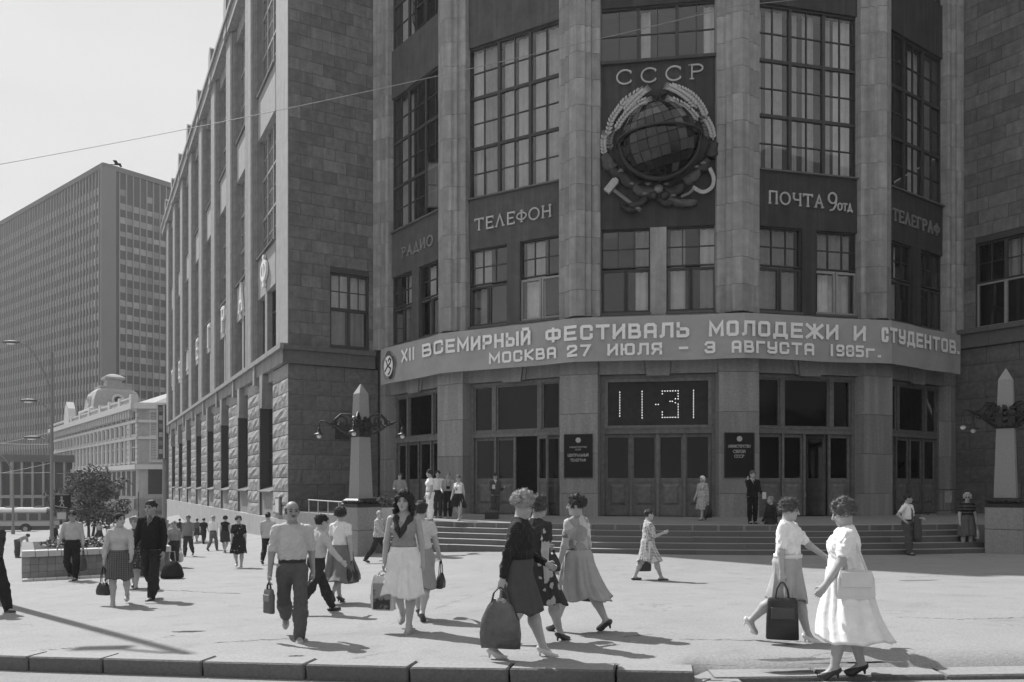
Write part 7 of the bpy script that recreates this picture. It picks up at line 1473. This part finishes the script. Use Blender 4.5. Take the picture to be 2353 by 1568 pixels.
person(516, 1271, 1187, 180, 'woman in sleeveless dark dress seen from behind by the street wing', FV, sex='f', pose='step', top_m=C(.025), sleeve=.15, bottom='dress', bot_m=C(.05), hem=.30, flare=.03, hair=('curly', .04), shoe=.3)
person(549, 1305, 1187, 12, 'woman in dark dress with pale flower print coming up the street', FV, sex='f', pose='step', head=(20, 0), top_m=mat_pattern('floral_big', 'floral', .03, .34, 9, .36), sleeve=.7, bottom='dress', hem=.29, flare=.05, hair=('curly', .05), shoe=.6)
person(614, 1298, 1180, 182, 'man in pale short sleeved shirt and dark trousers with his back turned', FV, pose='step2', top_m=C(.5), sleeve=.8, bot_m=C(.035), hair=('short', .03), shoe=.06, untuck=True)
person(646, 1296, 1208, 175, 'bald man mostly hidden by the balding man with glasses', FV, pose='step', top_m=C(.4), bot_m=C(.06), hair=('bald', .1), shoe=.04)
i = person(722, 1410, 1180, 128, 'dark haired man in billowing pale shirt striding away behind the balding man', PV, pose='stride', legs=((26, 6), (-22, 18)), arms=((-24, 8, 10), (30, 12, 20)), top_m=C(.48), sleeve=1.8, bot_m=C(.04), hair=('short', .03), shoe=.04, lean=6)
i = person(772, 1388, 1175, 158, 'woman with short dark hair in white top and full grey skirt seen from behind', PV, sex='f', pose='walk', legs=((10, 4), (-14, 34)), arms=((4, 9, 16), (-4, 10, 8)), top_m=C(.72), sleeve=.5, bottom='skirt', bot_m=C(.17), hem=.25, flare=.085, fold=.03, hair=('curly', .05), heel=True, shoe=.06, bulk=1.02)
hand_bag(i, 'R', 'black bag swinging beside the full grey skirt', 'shopper', .34, .26, .16, .03, .12)
i = person(868, 1294, 1171, 74, 'elderly bald man in pale printed shirt walking past the foot of the steps', PV, pose='stride', legs=((26, 4), (-24, 14)), head=(-20, 0), top_m=mat_pattern('print_shirt', 'blotch', .55, .34, 24, .52), sleeve=.9, bot_m=C(.04), hair=('bald', .35), shoe=.04, bulk=1.1, untuck=True)
i = person(1489, 1334, 1170, 96, 'woman in checked dress and flat shoes walking right before the steps', PV, sex='f', pose='walk2', legs=((-18, 8), (24, 6)), arms=((-8, 8, 10), (16, 8, 95)), top_m=mat_pattern('checked_dress', 'plaid', .12, .58, 10, .55), sleeve=.85, bottom='dress', hem=.27, flare=.03, hair=('short', .04), shoe=.06, bulk=1.05)
hand_bag(i, 'L', 'dark flat bag carried behind her by the woman in checked dress', 'shopper', .30, .34, .08, .07, .12)
i = person(1776, 1262, 1142, -74, 'woman with tied hair in dark coat standing behind the curly haired woman', PV, sex='f', pose='step', top_m=C(.03), sleeve=1.9, bottom='skirt', bot_m=C(.03), hem=.26, hair=('bun', .25), shoe=.04)
# --- right hand side in the shade
i = person(2090, 1276, 1140, 34, 'man in white shirt and tie with hand on hip and jacket over his arm', PV, pose='stand', legs=((2, 2), (10, 6)), arms=((8, 10, 70), (-18, 34, 62)), head=(24, 0), top_m=C(.84), sleeve=.62, bot_m=C(.10), hair=('short', .03), shoe=.03, neck='collar', extra=(add_tie(.05),), flares=True)
p = i['M'] @ Vector((i['J']['elL'] + i['J']['wrL']) / 2); mb = MB(); rings = []
for k, (z, w) in enumerate(((.05, .05), (.06, .09), (.0, .12), (-.3, .13), (-.55, .15), (-.72, .13))): rings.append([(w * math.cos(a) * (1 + .2 * math.sin(4 * a + k)), .06 * math.sin(a) * (1 + .3 * math.sin(3 * a)), z) for a in np.linspace(0, 2 * math.pi, 17)[:-1]])
o = mb.loft(rings).build('jacket', C(.10), None, T(p) @ Matrix.Rotation(math.radians(20), 4, 'Z'), True); tag(o, 'dark jacket hanging over the forearm of the man with the tie', 'jacket')
i = person(2222, 1268, 1140, -8, 'blonde woman in dark striped blouse and grey skirt beside the right obelisk', PV, sex='f', pose='stand', head=(-20, 0), top_m=mat_pattern('blouse_bands', 'stripes', .025, .16, 3.2, .93), sleeve=.6, bottom='skirt', bot_m=C(.11), hem=.29, flare=.05, hair=('perm', .42), heel=True, shoe=.08, extra=(add_glasses(True),), bulk=1.08)
hand_bag(i, 'L', 'white bag hanging from the hand of the blonde woman', 'shopper', .2, .3, .08, .55, .1)
# --- people on the landing
def lp(px, py, top, heading, label, **kw): return person(px, py, top, heading, label, LV, pos=at_plane(px, py, LZ), **kw)
i = lp(919, 1186, 1090, 14, 'man in grey shirt with shoulder strap leaning by the left doors', arms=((10, 14, 80), (10, 14, 78)), top_m=C(.30), sleeve=1.2, bot_m=C(.04), hair=('short', .08), shoe=.04)
lp(988, 1197, 1083, -66, 'young woman in white top and white trousers at the top of the steps', sex='f', pose='stand', top_m=C(.84), sleeve=.5, bottom='trousers', bot_m=C(.84), hair=('curly', .04), shoe=.06, waist_m=C(.3))
lp(1006, 1191, 1085, 4, 'man in white shirt and dark trousers facing the woman in white', top_m=C(.72), sleeve=.8, bot_m=C(.06), hair=('short', .03), shoe=.05)
i = lp(1029, 1192, 1087, 10, 'young man with fair hair and a camera on a strap beside the pier', arms=((10, 10, 92), (8, 12, 60)), top_m=C(.34), sleeve=1.4, bot_m=C(.022), hair=('curly', .24), shoe=.3, neck='v')
p = i['M'] @ Vector(i['J']['chest'] + np.array([0, .16, -.14])); ca = empty('camera_case', tuple(p), 0, label='small black camera on the chest of the fair haired young man', category='camera'); MB().box(-.07, .07, -.04, .04, -.05, .05, c=.012).build('camera_body', C(.02), ca); mb = MB(); mb.tube([(-.07, 0, .04), (-.07, .08, .28)], .006, 5); mb.tube([(.07, 0, .04), (.07, .08, .28)], .006, 5); mb.build('neck_strap', C(.02), ca)
i = lp(1056, 1197, 1094, -24, 'woman in white sleeveless top and dark skirt blown by the wind', sex='f', pose='step', top_m=C(.78), sleeve=.0, neck='v', bottom='skirt', bot_m=C(.035), hem=.30, flare=.08, fold=.03, sway=(.10, -.20), hair=('short', .12), shoe=.55, extra=(add_vcollar(.06, .014),))
i = lp(1138, 1191, 1090, 24, 'man in grey suit reading a note by the open door', arms=((14, 10, 92), (14, 10, 92)), head=(0, 22), top_m=C(.085), sleeve=1.95, bot_m=C(.085), hair=('short', .03), shoe=.03, neck='v', untuck=True, extra=(add_shirtfront(.6, .06),))
held(i, 'R', 'note_paper', 'small white paper in the hands of the man in grey suit', 'paper', .12, .16, .008, .6, .08, 0)
q = at_plane(1130, 1193, LZ); o = empty('briefcase', tuple(q), math.radians(-6), label='black leather briefcase standing on the landing by the man in grey suit', category='briefcase'); MB().loft([[(x * a, y * b_, z) for x, y in ((-.25, -.1), (.25, -.1), (.25, .1), (-.25, .1))] for a, b_, z in ((.96, .9, .0), (1, 1, .02), (1, .95, .26), (.92, .45, .33), (.9, .3, .335))]).build('case_body', mat('leather_gloss', .03, .3, .2, spec=.5), o); mb = MB(); mb.tube([(-.09, 0, .33), (-.08, 0, .41), (.08, 0, .41), (.09, 0, .33)], .012, 6); mb.build('handle', C(.02), o); MB().box(-.03, .03, -.075, -.05, .22, .29).build('clasp', mat('clasp', .5, .3, metal=.6), o)
i = lp(1618, 1196, 1095, -58, 'stout old woman in white headscarf and pale printed dress with a dark bag', sex='f', pose='step', bulk=1.28, top_m=mat_pattern('dress_print', 'blotch', .46, .30, 22, .5), sleeve=.6, bottom='dress', hem=.24, flare=.02, hair=('scarf', .7), shoe=.1)
hand_bag(i, 'L', 'heavy dark bag carried by the old woman in headscarf', 'sack', .34, .44, .2, .03, .14)
i = lp(1729, 1204, 1085, 6, 'man in black suit with hand at his mouth standing at the top step', arms=((10, 8, 50), (46, 12, 128)), top_m=C(.02), sleeve=1.95, bot_m=C(.018), hair=('short', .10), shoe=.02, neck='v', untuck=True, extra=(add_shirtfront(.4, .03),))
held(i, 'L', 'folded_newspaper', 'folded white newspaper in the hand of the man in black suit', 'newspaper', .13, .22, .02, .6, .12, 0)
person(1886, 1185, 1112, 0, 'dim figure standing inside the dark open doorway', LV, pos=Vector((FM[3] @ Vector((3.5, 1.2, LZ)))), height=1.68, top_m=C(.10), sleeve=1.6, bot_m=C(.05), hair=('short', .05), shoe=.04)
# --- far people by the tree and the bus, each one small
person(124, 1262, 1206, 178, 'dark clothed person standing behind the flower bed with back turned', FV, pose='stand', top_m=C(.05), sleeve=1.9, bot_m=C(.04), hair=('short', .3), shoe=.04, bulk=1.15)
person(40, 1282, 1212, 80, 'person in grey bending forward behind the flower bed wall', FV, pose='stand', lean=62, arms=((70, 8, 10), (60, 8, 14)), top_m=C(.34), sleeve=.8, bot_m=C(.09), hair=('short', .04), shoe=.05)
far = [(228, 1246, 1201, 30, 'f', .45, .06, 'distant woman in pale top under the tree'), (250, 1243, 1203, 200, 'm', .30, .05, 'distant man in grey shirt behind the tree'), (262, 1250, 1200, 10, 'f', .55, .2, 'distant woman in light dress right of the tree trunk'), (386, 1246, 1196, 0, 'f', .3, .08, 'distant grey haired woman at the corner of the street wing'), (396, 1262, 1202, 4, 'm', .34, .1, 'short distant man in grey beside the sign pole'), (412, 1244, 1193, 180, 'm', .06, .06, 'distant dark jacket man far down the street wing'), (452, 1245, 1193, 184, 'f', .12, .06, 'distant woman in dark clothes past the striped shirt')]
for px, py, tp, hd, sx, a, b_, lbt in far: person(px, py, tp, hd, lbt, FV, sex=sx, pose='step', top_m=C(a), sleeve=.6, bottom='skirt' if sx == 'f' else 'trousers', bot_m=C(b_), hair=('short', .06 if hd > 20 else .25), shoe=.05, h=.028)
